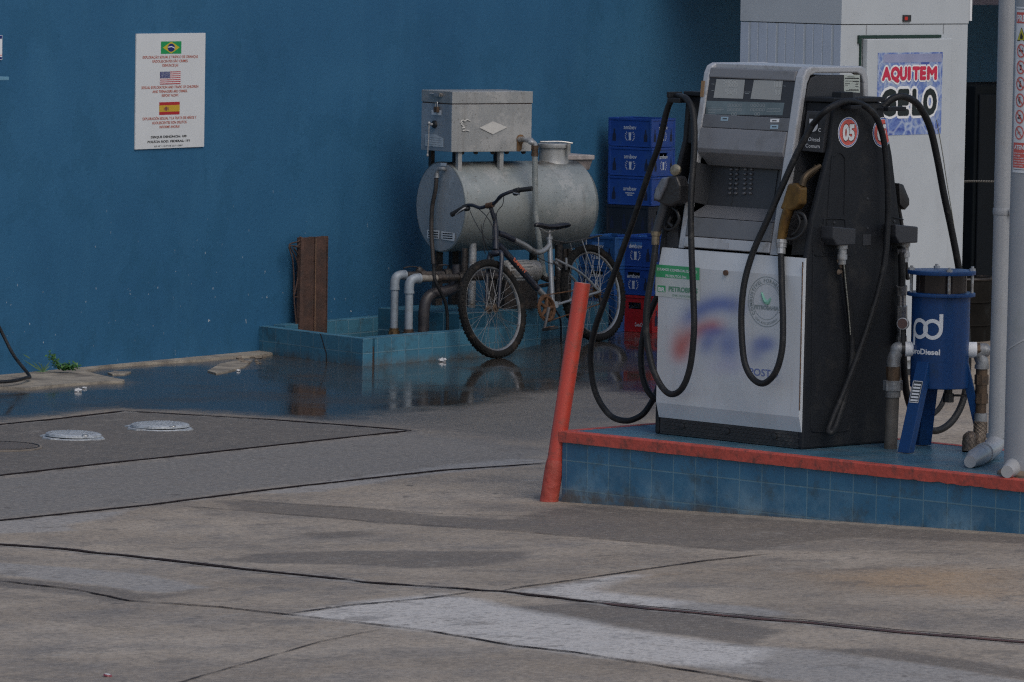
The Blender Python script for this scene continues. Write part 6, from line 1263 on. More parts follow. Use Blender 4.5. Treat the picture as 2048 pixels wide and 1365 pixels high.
b = MB(BM); xm = xs + .035 + (wv - .035) * .497; b.tube([(xm, .002, z) for z in np.linspace(.02, zt3 - .01, 16)], .004, 6); b.build('weld_bead', mat('weld_pale', (0.17, 0.10, 0.055), 0.7, var=.5, scale=40), rt)
ROOT[0] = None; q = BM.P(592, 600, .03)
rt = root('bent_rods', BM.w((q.x, .05, 0)), 'bundle of bent rusty rods beside the rusty beam', 'steel rods')
for pts in (((601, 478, .03), (594, 484, .02), (577, 491, .0), (584, 520, .0), (587, 560, .01), (587, 592, .02), (592, 650, .03)), ((602, 485, .02), (592, 493, .01), (579, 493, .0), (590, 515, .01), (596, 545, .03), (588, 590, .03)), ((598, 475, .03), (603, 476, .03)), ((586, 496, .0), (598, 513, .02), (600, 520, .03)), ((590, 494, .0), (602, 495, .02)), ((587, 594, .02), (594, 595, .03))):
    b = MB(BM); b.tube([BM.P(u, v, y) for u, v, y in pts], .0052, 8, 5); b.build('rod', M_rust, rt)
# ============================================================ BICYCLE
Pf = gp(1001, 717); Pr = at_z(1202, 683, .062); gl = (Pf - Pr); gl.normalize(); LEAN = math.radians(11)
side = Vector((0, 0, 1)).cross(-gl).normalized()          # horizontal normal
if side.dot(V0) < 0: side = -side                          # points away from the camera
bz = (Vector((0, 0, 1)) * math.cos(LEAN) + side * math.sin(LEAN)); bz = (bz - gl * bz.dot(gl)).normalized(); bx = -gl; by = bz.cross(bx).normalized()
BK = Fr(Pr, bx, by, bz)       # x backwards along the bike, y away from the camera, z up in the bike plane
if by.dot(V0) < 0: BK = Fr(Pr, bx, -by, bz)
K = lambda u, v, y=0.0: BK.P(u, v, y)
WB = (Pf - Pr).length; WR = .345
M_bdark = mat('bike_navy_black', (0.02, 0.023, 0.035), 0.35, var=.2, dirt=(0.09, 0.07, 0.06), dirt_amt=.25, dirt_scale=22)
M_bsilver = mat('bike_silver', (0.30, 0.31, 0.32), 0.35, 0.5, var=.1, dirt=(0.10, 0.08, 0.07), dirt_amt=.25, dirt_scale=18)
M_tyre = mat('tyre', (0.012, 0.012, 0.012), 0.8, spec=0.2, var=.3, dirt=(0.06, 0.045, 0.034), dirt_amt=.2, dirt_scale=12, bump=.4, bump_scale=120)
M_rim = mat('rim_alloy', (0.32, 0.33, 0.34), 0.35, 0.7, var=.15, dirt=(0.14, 0.12, 0.10), dirt_amt=.3, dirt_scale=14)
M_spoke = mat('spoke', (0.27, 0.27, 0.27), 0.35, 0.6, var=.1)
M_saddle = mat('saddle_black', (0.016, 0.016, 0.02), 0.4, var=.2)
rt = root('bicycle', Pr, 'old dark and silver mountain bike leaning by the silver tank', 'bicycle'); BIKE = rt
def wheel(cx, R):
    c = Vector((cx, 0, R)); b = MB(BK); b.torus(c, (0, 1, 0), R - .028, .0275, 72, 12); T = b.build('tyre', M_tyre, rt)
    b = MB(BK)
    for k in range(76):
        a = 2 * math.pi * k / 76; u = Vector((math.cos(a), 0, math.sin(a))); t = Vector((-math.sin(a), 0, math.cos(a)))
        for yy, hw in ((-.016 if k % 2 else -.010, .008), (.016 if k % 2 else .010, .008)):
            o = c + u * (R - .007 - abs(yy) * .35); b.hexa([o + t * a_ * .008 + Vector((0, yy + b_ * hw, 0)) + u * c_ for c_ in (0, .008) for a_, b_ in ((-1, -1), (1, -1), (1, 1), (-1, 1))])
        for sg in (-1, 1):
            o = c + u * (R - .020) + Vector((0, sg * .0225, 0)); b.hexa([o + t * a_ * .006 + Vector((0, sg * c_, 0)) + u * b_ * .007 for c_ in (0, .005) for a_, b_ in ((-1, -1), (1, -1), (1, 1), (-1, 1))])
    b.build('tread_blocks', M_tyre, T)
    b = MB(BK); b.torus(c, (0, 1, 0), R - .054, .0125, 72, 8); rm = b.build('rim', M_rim, rt)
    b = MB(BK); b.cyl(c - Vector((0, .045, 0)), c + Vector((0, .045, 0)), .016, 14); b.cyl(c - Vector((0, .032, 0)), c - Vector((0, .028, 0)), .030, 18); b.cyl(c + Vector((0, .028, 0)), c + Vector((0, .032, 0)), .030, 18); b.cyl(c - Vector((0, .07, 0)), c + Vector((0, .07, 0)), .006, 8); b.build('hub', mat('rusty_hub', (0.17, 0.13, 0.10), 0.5, 0.6, var=.4, scale=30), rt)
    for k in range(36):
        sg = 1 if k % 2 else -1; a = 2 * math.pi * k / 36; off = math.radians(68) * (1 if (k // 2) % 2 else -1)
        b = MB(BK); b.tube([c + Vector((.028 * math.cos(a + off), sg * .030, .028 * math.sin(a + off))), c + Vector(((R - .062) * math.cos(a), 0, (R - .062) * math.sin(a)))], .0013, 5); b.build('spoke', M_spoke, rt)
wheel(0.0, WR); wheel(-WB, WR)
fh = Vector((-WB, 0, WR)); rh = Vector((0, 0, WR))
ht, hb = K(990.6, 456), K(991.5, 496); bb_ = K(1105, 611); st = K(1098.7, 478); axd = (ht - hb).normalized()
b = MB(BK); b.tube([hb - axd * .01, ht + axd * .012], .022, 16); b.build('head_tube', M_bdark, rt)
b = MB(BK); b.tube([K(998, 491), K(1038, 536), K(1075, 578)], .0235, 16); b.build('down_tube', M_bdark, rt)
b = MB(BK); b.tube([K(1075, 578), bb_ + Vector((0, 0, .0))], .0228, 16); b.build('down_tube', M_bsilver, rt)
b = MB(BK); q0 = K(1000, 540); 
ang = math.atan2(K(1075, 578).z - K(998, 491).z, K(1075, 578).x - K(998, 491).x); m0 = K(1040, 532, -.0255)
FL_ = Fr(BK.w(m0), BK.x * math.cos(ang) + BK.z * math.sin(ang), BK.y, BK.z * math.cos(ang) - BK.x * math.sin(ang)); b = MB(FL_); b.text('SAMMY', 0, -.012, .026, 0, .155, 'c', .03); b.build('frame_lettering', mat('orange_decal', (0.50, 0.13, 0.07), .5, var=.1), rt)
b = MB(BK); b.tube([K(996, 466), K(1012, 472), K(1028, 480)], .020, 14, 4); b.build('top_tube', M_bdark, rt)
b = MB(BK); b.tube([K(1028, 480), K(1050, 491), K(1066, 502), K(1078, 505), K(1090, 500), K(1098, 492)], .0185, 14, 5); b.build('top_tube', M_bsilver, rt)
b = MB(BK); b.tube([st, bb_], .0185, 14); b.tube([st - Vector((0, 0, .006)), st + Vector((0, 0, .014))], .024, 12); b.build('seat_tube', M_bsilver, rt)
b = MB(BK); sp_ = (st - bb_).normalized(); stop = K(1099, 462); b.tube([st, stop], .0135, 12); b.build('seat_post', mat('post_grey', (0.2, 0.2, 0.2), .4, .6), rt)
b = MB(BK); b.tube([bb_ - Vector((0, .036, 0)), bb_ + Vector((0, .036, 0))], .024, 16); b.build('bottom_bracket', M_bsilver, rt)
for sg in (-1, 1):
    b = MB(BK); b.tube([K(1107, 520) + Vector((0, sg * .02, 0)), K(1150, 548) + Vector((0, sg * .05, 0)), rh + Vector((0, sg * .062, 0))], .0095, 10, 4); b.build('seat_stay', M_bsilver, rt)
    b = MB(BK); b.tube([bb_ + Vector((.02, sg * .03, 0)), bb_.lerp(rh, .5) + Vector((0, sg * .05, 0)), rh + Vector((0, sg * .062, 0))], .010, 10, 4); b.build('chain_stay', M_bsilver, rt)
cr = K(991, 507)
b = MB(BK)
for sg in (-1, 1):
    b = MB(BK); b.tube([cr + Vector((0, sg * .008, .01)), cr + Vector((-.004, sg * .055, -.015)), fh.lerp(cr, .55) + Vector((-.004, sg * .060, 0)), fh + Vector((0, sg * .056, 0))], [.016, .017, .014, .009], 12, 5); b.build('fork_blade', M_bdark, rt)
b = MB(BK); b.blob(cr, .032, .05, .024, 14, 8); b.build('fork_crown', M_bdark, rt)
stm = K(980, 411); ste = K(989, 440)
b = MB(BK); b.tube([ht + axd * .01, ht + axd * .05, ste + Vector((0, 0, .01)), stm], [.017, .016, .016, .014], 14, 4); b.tube([ht + axd * .03, ht + axd * .10], .014, 10); b.build('stem', M_bdark, rt)
b = MB(BK); b.tube([stm - Vector((0, .028, 0)), stm + Vector((0, .028, 0))], .020, 14); b.build('stem_clamp', mat('rusty_clamp', (0.14, 0.08, 0.05), .5, .5), rt)
# handlebar: the near end (y < 0) reaches to the right in the picture
def hb_(u, v, y): return BK.P(u, v, y)
bar = [hb_(936, 411, .22), hb_(945, 411, .17), hb_(960, 416, .10), hb_(972, 413, .04), stm, hb_(992, 404, -.06), hb_(1001, 393, -.12), hb_(1016, 386, -.18), hb_(1028, 382, -.22)]
b = MB(BK); b.tube(bar, .0125, 12, 5); b.build('handlebar', M_bdark, rt)
for g0, g1 in ((hb_(903, 430, .36), hb_(936, 411, .22)), (hb_(1064, 377.5, -.36), hb_(1028, 382, -.22))):
    b = MB(BK); d_ = (g1 - g0); b.tube([g0, g0 + d_ * .02, g0 + d_ * .7, g0 + d_ * .72, g1], [.0175, .0175, .017, .021, .014], 12); GP = b.build('grip', M_black, rt)
    b = MB(BK); b.blob(g0 + d_ * .9 + Vector((0, 0, -.018)), .022, .03, .018, 10, 7); b.build('shifter', M_black, GP)
    b = MB(BK); m_ = g0 + d_ * .95; b.tube([m_ + Vector((-.02, 0, -.012)), m_ + Vector((-.045, 0, -.018)) - d_ * .2, g0 + d_ * .45 + Vector((-.05, 0, -.03))], [.006, .005, .004], 8, 4); b.build('brake_lever', M_bsilver, GP)
for pts in (((936, 412, .22), (948, 440, .14), (966, 470, .05), (978, 480, .02), (990, 476, -.02)), ((950, 412, .15), (972, 432, .05), (985, 455, .0), (986, 480, -.01)), ((1012, 388, -.16), (990, 410, -.1), (970, 440, -.06), (966, 470, -.05), (975, 500, -.03), (985, 515, -.02)), ((1008, 392, -.14), (1005, 410, -.1), (994, 425, -.05), (990, 450, -.03)), ((1000, 475, -.025), (1040, 493, -.024), (1085, 520, -.024), (1110, 530, -.03)), ((962, 450, .0), (969, 500, .0), (971, 508, .0))):
    b = MB(BK); b.tube([K(*p) for p in pts], .0028, 6, 6); b.build('cable', M_black, rt)
for cx, cy in ((1000, 522), (1128, 532)):
    for sg in (-1, 1):
        b = MB(BK); q = K(cx - 3, cy); b.tube([q + Vector((0, sg * .045, .05)), q + Vector((-.006, sg * .042, 0)), q + Vector((0, sg * .028, -.03))], [.007, .009, .008], 8, 4); b.build('brake_arm', M_bsilver, rt)
# saddle
s0, s1 = K(1070, 452), K(1131, 456); sc_ = stop
b = MB(BK); rings = []
prof_ = [(0, .010, .010, .0), (.04, .020, .018, .004), (.15, .024, .022, .004), (.38, .032, .022, -.006), (.6, .055, .024, -.004), (.8, .078, .028, .006), (.94, .070, .026, .008), (1.0, .03, .012, .004)]
for t, hw, hh_, dz in prof_:
    c = s0.lerp(s1, t) + Vector((0, 0, dz)); rings.append([b.V(c + Vector((0, hw * math.cos(a), hh_ * (math.sin(a) if math.sin(a) > 0 else .6 * math.sin(a))))) for a in [2 * math.pi * k / 18 for k in range(18)]])
for i in range(len(rings) - 1):
    for k in range(18): b.Fc([rings[i][k], rings[i][(k + 1) % 18], rings[i + 1][(k + 1) % 18], rings[i + 1][k]], True)
b.Fc(rings[0]); b.Fc(rings[-1]); SD_ = b.build('saddle', M_saddle, rt)
b = MB(BK)
for sg in (-1, 1):
    b = MB(BK); b.tube([s0.lerp(s1, .12) + Vector((0, 0, -.01)), sc_ + Vector((-.05, sg * .02, -.008)), sc_ + Vector((.03, sg * .022, -.005)), s0.lerp(s1, .85) + Vector((0, sg * .03, -.01))], .0035, 6, 4); b.build('saddle_rail', M_steel, SD_)
# drivetrain
cc_ = K(1093, 617, -.045); M_chain = mat('rusty_chainring', (0.12, 0.06, 0.03), .7, .3, var=.4, scale=30)
b = MB(BK); b.torus(cc_, (0, 1, 0), .082, .012, 40, 6)
for k in range(40): a = 2 * math.pi * k / 40; b.tube([cc_ + Vector((.088 * math.cos(a), 0, .088 * math.sin(a))), cc_ + Vector((.100 * math.cos(a), 0, .100 * math.sin(a)))], [.006, .002], 5)
for k in range(5): a = 2 * math.pi * k / 5; b.tube([cc_, cc_ + Vector((.08 * math.cos(a), 0, .08 * math.sin(a)))], [.016, .009], 8)
b.torus(cc_ + Vector((0, .012, 0)), (0, 1, 0), .066, .009, 32, 6); b.build('chainring', M_chain, rt)
for (pu, pv), (ou, ov), y in (((1086, 672), (1093, 617), -.065), ((1124, 556), (1118, 606), .065)):
    A, B = K(ou, ov, y), K(pu, pv, y); A = Vector((cc_.x, y, cc_.z)) if y < 0 else Vector((bb_.x, y, bb_.z)); d_ = (B - A); B = A + d_.normalized() * .17 if y < 0 else A - (K(1086, 672, -.065) - Vector((cc_.x, -.065, cc_.z))).normalized() * .17
    b = MB(BK); b.tube([A, B], [.014, .010], 8); CK = b.build('crank_arm', mat('crank_grey', (0.12, 0.12, 0.125), .45, .5, var=.3), rt)
    s_ = -1 if y < 0 else 1; b = MB(BK); b.box(B.x - .045, B.x + .045, min(B.y + s_ * .015, B.y + s_ * .095), max(B.y + s_ * .015, B.y + s_ * .095), B.z - .010, B.z + .012); PDL = b.build('pedal', M_black, CK, bevel=.004)
    b = MB(BK); b.box(B.x - .025, B.x + .025, B.y + s_ * .03, B.y + s_ * .08, B.z + .0125, B.z + .016); b.box(B.x + .0455, B.x + .048, min(B.y + s_ * .03, B.y + s_ * .08), max(B.y + s_ * .03, B.y + s_ * .08), B.z - .006, B.z + .008); b.build('pedal_reflector', mat('amber_dim', (0.22, 0.10, 0.04), .4), PDL)
ck = Vector((rh.x, -.05, rh.z))
b = MB(BK); 
for a, c in ((cc_ + Vector((0, .006, .092)), ck + Vector((0, 0, .035))), (cc_ + Vector((0, .006, -.092)), ck + Vector((-.01, 0, -.085)))): b.tube([a, c], .0045, 6)
b.tube([ck + Vector((-.01, 0, -.085)), ck + Vector((.02, 0, -.06)), ck + Vector((.0, 0, -.03))], .0045, 6, 3); b.build('chain', M_chain, rt)
b = MB(BK); b.lathe(ck + Vector((0, .016, 0)), (0, -1, 0), [(0, .045), (.006, .045), (.007, .036), (.013, .036), (.014, .026), (.022, .026)], 24); b.build('sprockets', M_chain, rt)
b = MB(BK); b.hexa([ck + Vector((a * .006 - .01, -.01 + c * .006, z)) for z in (-.10, -.02) for a, c in ((-1, -1), (1, -1), (1, 1), (-1, 1))]); b.build('derailleur', M_grime, rt)
# rear rack
rq = [K(1121, 488), K(1145, 484), K(1190, 474)]
b = MB(BK)
for sg in (-1, 1):
    b.tube([q + Vector((0, sg * .055, 0)) for q in rq] + [K(1192, 473)], .0048, 8, 4)
for t in (.15, .4, .65, .95): q = rq[0].lerp(rq[2], t); b.tube([q + Vector((0, -.055, 0)), q + Vector((0, .055, 0))], .004, 6)
b.tube([K(1121, 488) + Vector((0, -.055, 0)), K(1112, 482), K(1102, 480)], .004, 6, 3); b.tube([K(1121, 488) + Vector((0, .055, 0)), K(1112, 484), K(1102, 480)], .004, 6, 3)
RK = b.build('rear_rack', mat('rack_dark', (0.05, 0.05, 0.052), .5, .4), rt)
for sg in (-1, 1):
    for uu, vv in ((1151, 481), (1184.6, 474.6)):
        b = MB(BK); b.tube([K(uu, vv) + Vector((0, sg * .055, 0)), rh + Vector((0, sg * .068, 0))], .004, 6); b.build('rack_stay', M_bsilver, RK)
b = MB(BK); b.tube([bb_ + Vector((.05, .03, -.02)), K(1121, 640, .14), K(1122, 688, .22)], .007, 8, 3); b.build('kickstand', M_bdark, rt)
# ============================================================ CRATES
M_cblue = mat('crate_blue', (0.010, 0.046, 0.235), 0.4, var=.12, scale=6, dirt=(0.02, 0.06, 0.19), dirt_amt=.3, dirt_scale=9)
M_cblue2 = mat('crate_blue_worn', (0.015, 0.075, 0.25), 0.45, var=.15, scale=6, dirt=(0.03, 0.08, 0.16), dirt_amt=.35, dirt_scale=9)
M_cdark = mat('crate_black', (0.010, 0.013, 0.022), 0.5, var=.2)
M_cred = mat('crate_red', (0.30, 0.012, 0.016), 0.4, var=.12, dirt=(0.18, 0.02, 0.02), dirt_amt=.3, dirt_scale=9)
M_slot = mat('crate_inside', (0.006, 0.012, 0.04), 0.6)
M_cwhite = mat('crate_print', (0.42, 0.47, 0.55), 0.5, var=.1, scale=40)
CL, CW = 0.385, 0.315
def bottle(b, x, y, z, h, fr=None, flip=1):
    w_ = h * .17; b.poly([(x - w_, y, z), (x + w_, y, z), (x + w_, y, z + h * .5), (x + w_ * .35, y, z + h * .75), (x + w_ * .35, y, z + h), (x - w_ * .35, y, z + h), (x - w_ * .35, y, z + h * .75), (x - w_, y, z + h * .5)])
def brand(b, kind, x, y, z, h):
    if kind == 'ambev':
        b.text('ambev', x, z + h * .60, h * .14, y, .115, 'c', .012)
        zc = z + h * .36
        b.poly([(x - .012, y, zc + .028), (x + .012, y, zc + .028), (x + .009, y, zc - .018), (x + .013, y, zc - .03), (x - .013, y, zc - .03), (x - .009, y, zc - .018)])
        for sg in (-1, 1):
            for k in range(5):
                a = math.radians(-60 + k * 30); cx, cz_ = x + sg * (.018 + .022 * math.cos(a)), zc + .032 * math.sin(a)
                d_ = Vector((sg * (.5 + .3 * math.cos(a)), 0, .6)).normalized() * .010; s_ = Vector((-d_.z, 0, d_.x)) * .35; c = Vector((cx, y, cz_))
                b.poly([c - d_, c + s_, c + d_, c - s_])
    elif kind == 'small':
        b.text('ambev', x, z + h * .50, h * .14, y, .115, 'c', .012); b.box(x - .04, x + .04, y, y + .0004, z + h * .40, z + h * .43); b.box(x - .025, x + .025, y, y + .0004, z + h * .33, z + h * .36)
    elif kind == 'cola': b.text('Coca-Cola', x + .05, z + h * .16, h * .10, y, .085, 'c', .02)
def crate(name, o, yaw, h, m, kind, lab, grp):
    """one plastic bottle crate: long sides face +-y, short ends with hand slots face +-x"""
    yaw += random.uniform(-.03, .03); o = o + Vector((random.uniform(-.005, .005), random.uniform(-.005, .005), 0))
    ROOT[0] = None; fr = Fr(o, (math.cos(yaw), math.sin(yaw), 0)); rt = root(name, o, lab, 'crate', grp); t = .008; L2, W2 = CL / 2, CW / 2
    b = MB(fr)
    for sy in (-1, 1): y0_, y1_ = sorted((sy * W2, sy * (W2 - t))); b.box(-L2, L2, y0_, y1_, .006, h - .02)
    for sx in (-1, 1):
        x0_, x1_ = sorted((sx * L2, sx * (L2 - t))); a = W2 - t - .0005
        b.box(x0_, x1_, -a, a, .006, h * .62); b.box(x0_, x1_, -a, -.055, h * .62, h - .02); b.box(x0_, x1_, .055, a, h * .62, h - .02); b.box(x0_, x1_, -.055, .055, h * .80, h - .02)
    b.build('crate_wall', m, rt, bevel=.002)
    b = MB(fr)
    for z0_, z1_, e in ((0, .012, .0015), (h - .022, h - .004, .004)):
        b.box(-L2 - e, L2 + e, -W2 - e, -W2 + t + .002, z0_, z1_); b.box(-L2 - e, L2 + e, W2 - t - .002, W2 + e, z0_, z1_); b.box(-L2 - e, -L2 + t + .002, -W2 + t + .0025, W2 - t - .0025, z0_, z1_); b.box(L2 - t - .002, L2 + e, -W2 + t + .0025, W2 - t - .0025, z0_, z1_)
    for sx in (-1, 1):
        for sy in (-1, 1): b.box(sx * L2 - .004 if sx < 0 else L2 - .014, -L2 + .014 if sx < 0 else L2 + .004, sy * W2 - .0035 if sy < 0 else W2 - .014, -W2 + .014 if sy < 0 else W2 + .0035, .0125, h - .0225)
    b.build('crate_rim', m, rt, bevel=.002)
    b = MB(fr); b.box(-L2 + t + .003, L2 - t - .003, -W2 + t + .003, W2 - t - .003, .004, .012)
    for k in range(1, 5): x = -L2 + CL * k / 5; b.box(x - .002, x + .002, -W2 + t + .003, W2 - t - .003, .0125, h * .6)
    b.build('crate_divider', M_slot, rt)
    b = MB(fr); fr2 = Fr(fr.o, -fr.x, -fr.y)
    ff = [Fr(fr.w((0, 0, 0)), fr.x), Fr(fr.w((0, 0, 0)), -fr.x), Fr(fr.w((0, 0, 0)), fr.y), Fr(fr.w((0, 0, 0)), -fr.y)]
    bs_, bp_ = MB(ff[0]), MB(ff[0])
    for f_, dist, wid in ((ff[0], W2, CL), (ff[1], W2, CL), (ff[2], L2, CW), (ff[3], L2, CW)):
        bs_.fr = bp_.fr = f_; yy = -dist - .0008; bs_.cut(); bp_.cut()
        for x in (-wid / 2 + .05, wid / 2 - .05): bs_.cut(); bottle(bs_, x, yy, h * .18, h * .42)
        if kind == 'dark':
            for x in (-.03, .03): bs_.cut(); bottle(bs_, x, yy, h * .18, h * .5)
        else: brand(bp_, kind, 0, yy - .0006, 0, h)
    bs_.builds('painted_slot', M_slot, rt)  # flat dark faces, painted on for the shade inside open slots
    if bp_.v: bp_.builds('printed_logo', M_cwhite, rt)
    return rt
gB, gT = 'crates in the low stacks behind the bicycle', 'crates in the tall stack by the wall'
cA = at_z(1303, 667, .062); cB_ = at_z(1240, 665, .062); hh_ = [.265, .205, .215]
def stack(corner, yaw, base_z):  # corner = front right foot of the short end facing the yard
    return Vector((corner.x + math.cos(yaw) * CL / 2 - math.sin(yaw) * CW / 2, corner.y + math.sin(yaw) * CL / 2 + math.cos(yaw) * CW / 2, base_z))
yw = math.radians(5)
oA = stack(cA, yw, .062); z_ = .062
for h_, m, k_, nm, lab in ((.268, M_cred, 'cola', 'bottle_crate', 'red bottle crate at the foot of the stack beside the fuel pump'), (.205, M_cblue, 'ambev', 'bottle_crate', 'blue crate resting directly on the red crate'), (.222, M_cblue, 'ambev', 'bottle_crate', 'blue crate on top of the stack that stands on the red crate')):
    crate(nm, Vector((oA.x, oA.y, z_)), yw, h_, m, k_, lab, gB); z_ += h_
oB = stack(cB_ + Vector((-.03, .005, 0)), yw, .062) + Vector((.0, .02, 0)); z_ = .062
for h_, m, k_, lab in ((.268, M_cblue2, 'ambev', 'worn blue crate on the ground seen through the bicycle rear wheel'), (.205, M_cblue2, 'ambev', 'worn blue crate in the middle of the stack behind the rear wheel'), (.215, M_cblue2, 'ambev', 'worn blue crate topping the stack behind the bicycle rack')):
    crate('bottle_crate', Vector((oB.x, oB.y, z_)), yw, h_, m, k_, lab, gB); z_ += h_
# tall stack: long side towards the left
dT = 40.7; cT = at_d(1300, 413, dT); yt = math.radians(-90 + 5); zT = cT.z
cT2 = Vector((cT.x, cT.y, 0)); ex_, ey_ = Vector((math.cos(yt), math.sin(yt), 0)), Vector((-math.sin(yt), math.cos(yt), 0))
oT = cT2 - ex_ * (CL / 2) + ey_ * (CW / 2)
zs3 = zT; rows_ = [(zT, 'small', M_cblue, 'blue crate third from the top of the tall stack with a small print'), (zT + .219, 'ambev', M_cblue, 'blue crate second from the top of the tall stack'), (zT + .438, 'ambev', M_cblue, 'blue crate on the very top of the tall stack')]
for z_, k_, m, lab in rows_: crate('bottle_crate', Vector((oT.x, oT.y, z_)), yt, .219, m, k_, lab, gT)
zl = zT - .219; labs = ['black crate in the tall stack just under the blue crates', 'blue crate just under the black crate of the tall stack', 'blue crate near the foot of the tall stack behind the low stacks', 'lowest blue crate of the tall stack behind the low stacks']; k = 0
while k < 4 and zl > -.05:
    crate('bottle_crate', Vector((oT.x, oT.y, max(zl, .02))), yt, .219, M_cdark if k == 0 else M_cblue, 'dark' if k == 0 else 'ambev', labs[k], gT); zl -= .219; k += 1
print('TALL', zT, k, zl)
# ============================================================ MANHOLE COVERS
M_lid = mat('worn_alloy_lid', (0.42, 0.45, 0.48), 0.5, 0.2, var=.15, scale=14, dirt=(0.22, 0.23, 0.24), dirt_amt=.35, dirt_scale=12, bump=.5, bump_scale=70)
for (u, v, hw), lab, m, tilt in (((320, 857, 80), 'raised pale round manhole cover in the tank pit slab, the farther one', M_lid, .01), ((147, 876, 76), 'raised pale round manhole cover in the tank pit slab, the nearer one', M_lid, -.015)):
    c = gp(u, v); r_ = hw / F * (c - CAM).dot(V0) * .80; ROOT[0] = None; MF_ = Fr(c, R0)
    rt = root('manhole_cover', c, lab, 'manhole cover', 'raised manhole covers in the tank pit slab')
    b = MB(MF_); n = 8; a0 = .3
    b.lathe((0, 0, -.02), (0, 0, 1), [(0, r_ * 1.02), (.024, r_ * 1.0), (.026, r_ * .97)], 40)
    for a in (2.75, 5.7, 3.9): 
        u_, t_ = Vector((math.cos(a), math.sin(a), 0)), Vector((-math.sin(a), math.cos(a), 0)); b.hexa([u_ * r_ * p + t_ * r_ * s_ + Vector((0, 0, z)) for z in (0.0, .008) for p, s_ in ((.85, -.34), (1.14, -.22), (1.14, .22), (.85, .34))])
    b.build('cover_frame', M_lid, rt)
    b = MB(MF_); tl_ = lambda p: (p.x, p.y, p.z + p.x * tilt); b.xf = tl_; b.lathe((0, 0, .012), (0, 0, 1), [(0, r_ * .93), (.012, r_ * .92), (.016, r_ * .86), (.018, r_ * .84), (.019, r_ * .4), (.0195, .001)], 44); b.build('lid', M_lid, rt)
    b = MB(MF_); b.xf = tl_
    for i in range(-6, 7):
        for j in range(-6, 7):
            x, y = i * r_ * .12, j * r_ * .12
            if math.hypot(x, y) < r_ * .76: b.box(x - .012, x + .012, y - .004, y + .004, .0316, .0326) if (i + j) % 2 else b.box(x - .004, x + .004, y - .012, y + .012, .0316, .0326)
    b.build('lid_tread', M_lid, rt)
    b = MB(MF_); b.torus((r_ * .45, -r_ * .80, .0285), (0, -.1, 1), .018, .002, 16, 5); b.build('lifting_ring', M_steel, rt)
c = gp(-10, 895); ROOT[0] = None; MF_ = Fr(c, R0); r_ = 95 / F * (c - CAM).dot(V0)
rt = root('flush_manhole', c, 'large round flush manhole cover cut by the left picture edge', 'manhole cover')
b = MB(MF_); b.lathe((0, 0, -.02), (0, 0, 1), [(0, r_), (.026, r_), (.028, r_ * .985)], 56); b.build('cover_plate', mat('flush_cover', (0.19, 0.165, 0.14), .7, spec=0.2, var=.2, dirt=(0.12, 0.11, 0.10), dirt_amt=.4, dirt_scale=5, bump=.3), rt)
b = MB(MF_); b.torus((0, 0, .007), (0, 0, 1), r_ * .93, .006, 56, 5); b.build('cover_ring', M_grime, rt)
b = MB(MF_)
for k in range(-9, 10):
    x = k * r_ * .09; L__ = math.sqrt(max(0, (r_ * .85) ** 2 - x * x)); 
    if L__ > .05: b.hexa([(x - .012 - L__ * .0, -L__, .0082), (x + .012, -L__, .0082), (x + .012, L__, .0082), (x - .012, L__, .0082), (x - .008, -L__, .0115), (x + .008, -L__, .0115), (x + .008, L__, .0115), (x - .008, L__, .0115)])
b.build('cover_ribs', mat('rib_dark', (0.12, 0.108, 0.10), .7, spec=0.2), rt)
# ============================================================ WEEDS, LITTER, RUBBLE
M_leaf = mat('leaf_green', (0.045, 0.13, 0.025), .5, var=.4, scale=25); M_leaf2 = mat('grass_green', (0.055, 0.12, 0.045), .5, var=.3, scale=25)
def leaf(b, o, d_, L__, w_, n, curl=.3):
    d_ = d_.normalized(); s_ = d_.cross(n).normalized(); n = s_.cross(d_)
    P = [o + d_ * L__ * t - n * curl * L__ * t * t for t in (0, .3, .65, 1)]; W2_ = [w_ * .25, w_ * .5, w_ * .4, 0]
    a = [b.V(P[i] - s_ * W2_[i]) for i in range(3)] + [b.V(P[3])]; c = [b.V(P[i] + s_ * W2_[i]) for i in range(3)]
    b.Fc([a[0], c[0], c[1], a[1]]); b.Fc([a[1], c[1], c[2], a[2]]); b.Fc([a[2], c[2], a[3]])
q = at_z(126, 742, .03); ROOT[0] = None; rt = root('leafy_weed', q, 'small round leafy green weed growing at the foot of the blue wall', 'weed')
b = MB(Fr(q, R0)); bl = MB(Fr(q, R0)); rs = random.Random(3)
for k in range(16):
    x = rs.uniform(-.055, .10); t_ = Vector((x * 1.25, rs.uniform(-.05, .03), rs.uniform(.02, .06) * (1.3 if x < 0 else 1)))
    if k < 4: t_ = Vector((-.07 - .03 * (k % 2), 0, .07 + .02 * k))
    b.tube([(0, 0, 0), t_ * .5 + Vector((0, 0, .01)), t_], .0016, 5, 3)
    for j in range(16):
        p = Vector((0, 0, 0)).lerp(t_, rs.uniform(.4, 1.05)) + Vector((rs.uniform(-.018, .018), rs.uniform(-.02, .02), rs.uniform(-.01, .014)))
        leaf(bl, p, Vector((rs.uniform(-1, 1), rs.uniform(-1, .4), rs.uniform(-.3, .8))), rs.uniform(.012, .022), rs.uniform(.010, .016), Vector((rs.uniform(-.4, .4), -.6, 1)))
bl.build('leaves', M_leaf, rt); b.build('stems', M_leaf2, rt)
q = at_z(86, 744, .03); ROOT[0] = None; rt = root('grass_weed', q, 'thin weed of long grass blades left of the round leafy weed', 'weed')
bl = MB(Fr(q, R0))
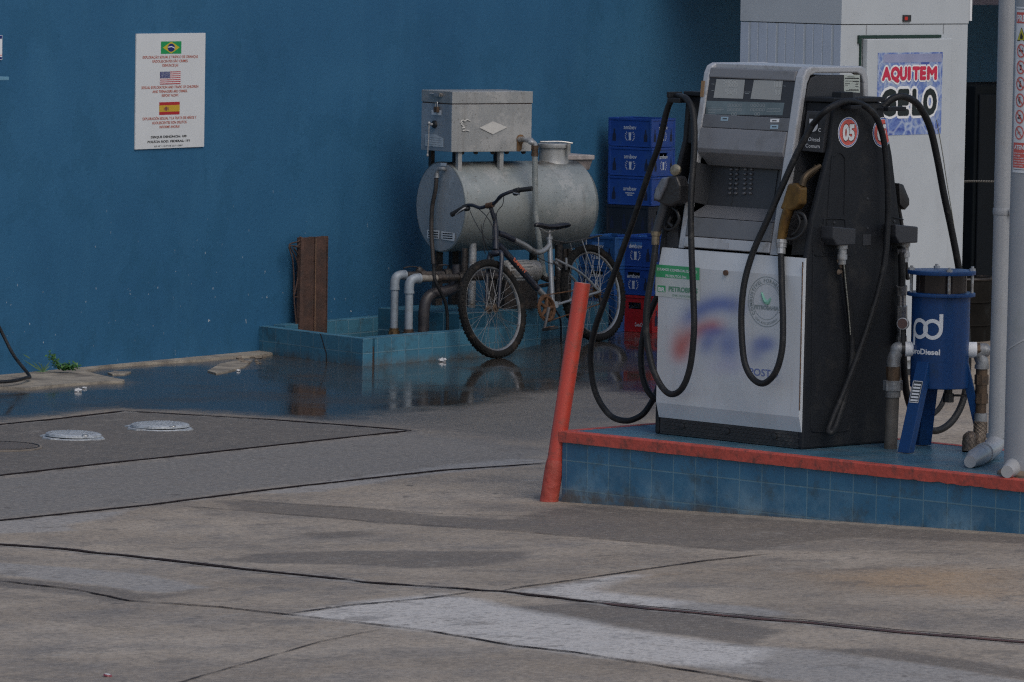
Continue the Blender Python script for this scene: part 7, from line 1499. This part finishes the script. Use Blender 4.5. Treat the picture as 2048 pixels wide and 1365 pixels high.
for a, L__, w_, cu in ((-1.05, .16, .009, .05), (-.8, .10, .008, .2), (.55, .085, .008, .15), (.8, .06, .007, .3), (-.2, .06, .008, .1), (.2, .05, .007, .1), (-1.5, .05, .007, .2), (1.3, .04, .007, .2)):
    leaf(bl, Vector((0, 0, 0)), Vector((math.sin(a), rs.uniform(-.2, .2), math.cos(a))), L__, w_, Vector((0, -1, .2)), cu)
leaf(bl, Vector((-.085, 0, .085)), Vector((-.8, 0, .5)), .06, .008, Vector((0, -1, .2))); bl.build('blades', M_leaf2, rt)
b = MB(Fr(q, R0)); b.tube([(0, 0, -.005), (-.004, 0, .03), (-.03, 0, .06)], .002, 5, 3); b.build('stem', M_leaf2, rt)
M_paper = mat('paper_white', (0.62, 0.63, 0.65), .7, var=.08)
for u, v, s_, lab in ((156, 784, .020, 'crumpled white paper scrap in the puddle by the concrete apron'), (169, 778, .012, 'tiny white scrap at the edge of the concrete apron'), (477, 743, .012, 'white crumb of litter beside the broken apron near the kerb'), (885, 724, .022, 'crumpled white paper scrap in the puddle in front of the kerb')):
    q = gp(u, v); b = MB(Fr(q, R0)); r2 = random.Random(u)
    for k in range(3):
        c = Vector(((k - 1) * s_ * .7, 0, s_ * .5)); b.blob(c, s_ * .55, s_ * .5, s_ * (.35 + .25 * r2.random()), 7, 5, .45)
    tag(b.build('paper_scrap', M_paper, root=q), lab, 'litter')
q = gp(215, 1354); b = MB(Fr(q, R0)); b.lathe((0, 0, .003), (0.15, 0, 1), [(0, .018), (.006, .0155), (.0065, .013)], 21); b.cm = 1; b.lathe((0, 0, .0098), (0.15, 0, 1), [(0, .012), (.0008, .011)], 16); tag(b.build('crown_cork', [mat('cap_red', (0.22, 0.04, 0.05), .4, var=.5, scale=90), M_paper], root=q), 'small red and white crown cork lying in the near left foreground', 'crown cork')
b = MB(); rs = random.Random(9)
for k in range(34):
    q = gp(505 + rs.uniform(-26, 32), 716 + rs.uniform(-8, 12)); s_ = rs.uniform(.006, .03); q.z += s_ * .2; n0 = len(b.v); b.blob(q, s_, s_ * rs.uniform(.6, 1.4), s_ * .45, 6, 4, .3)
struct(b.build('rubble', mat('rubble_brown', (0.17, 0.14, 0.11), .9, var=.4, scale=30)), 'stuff')
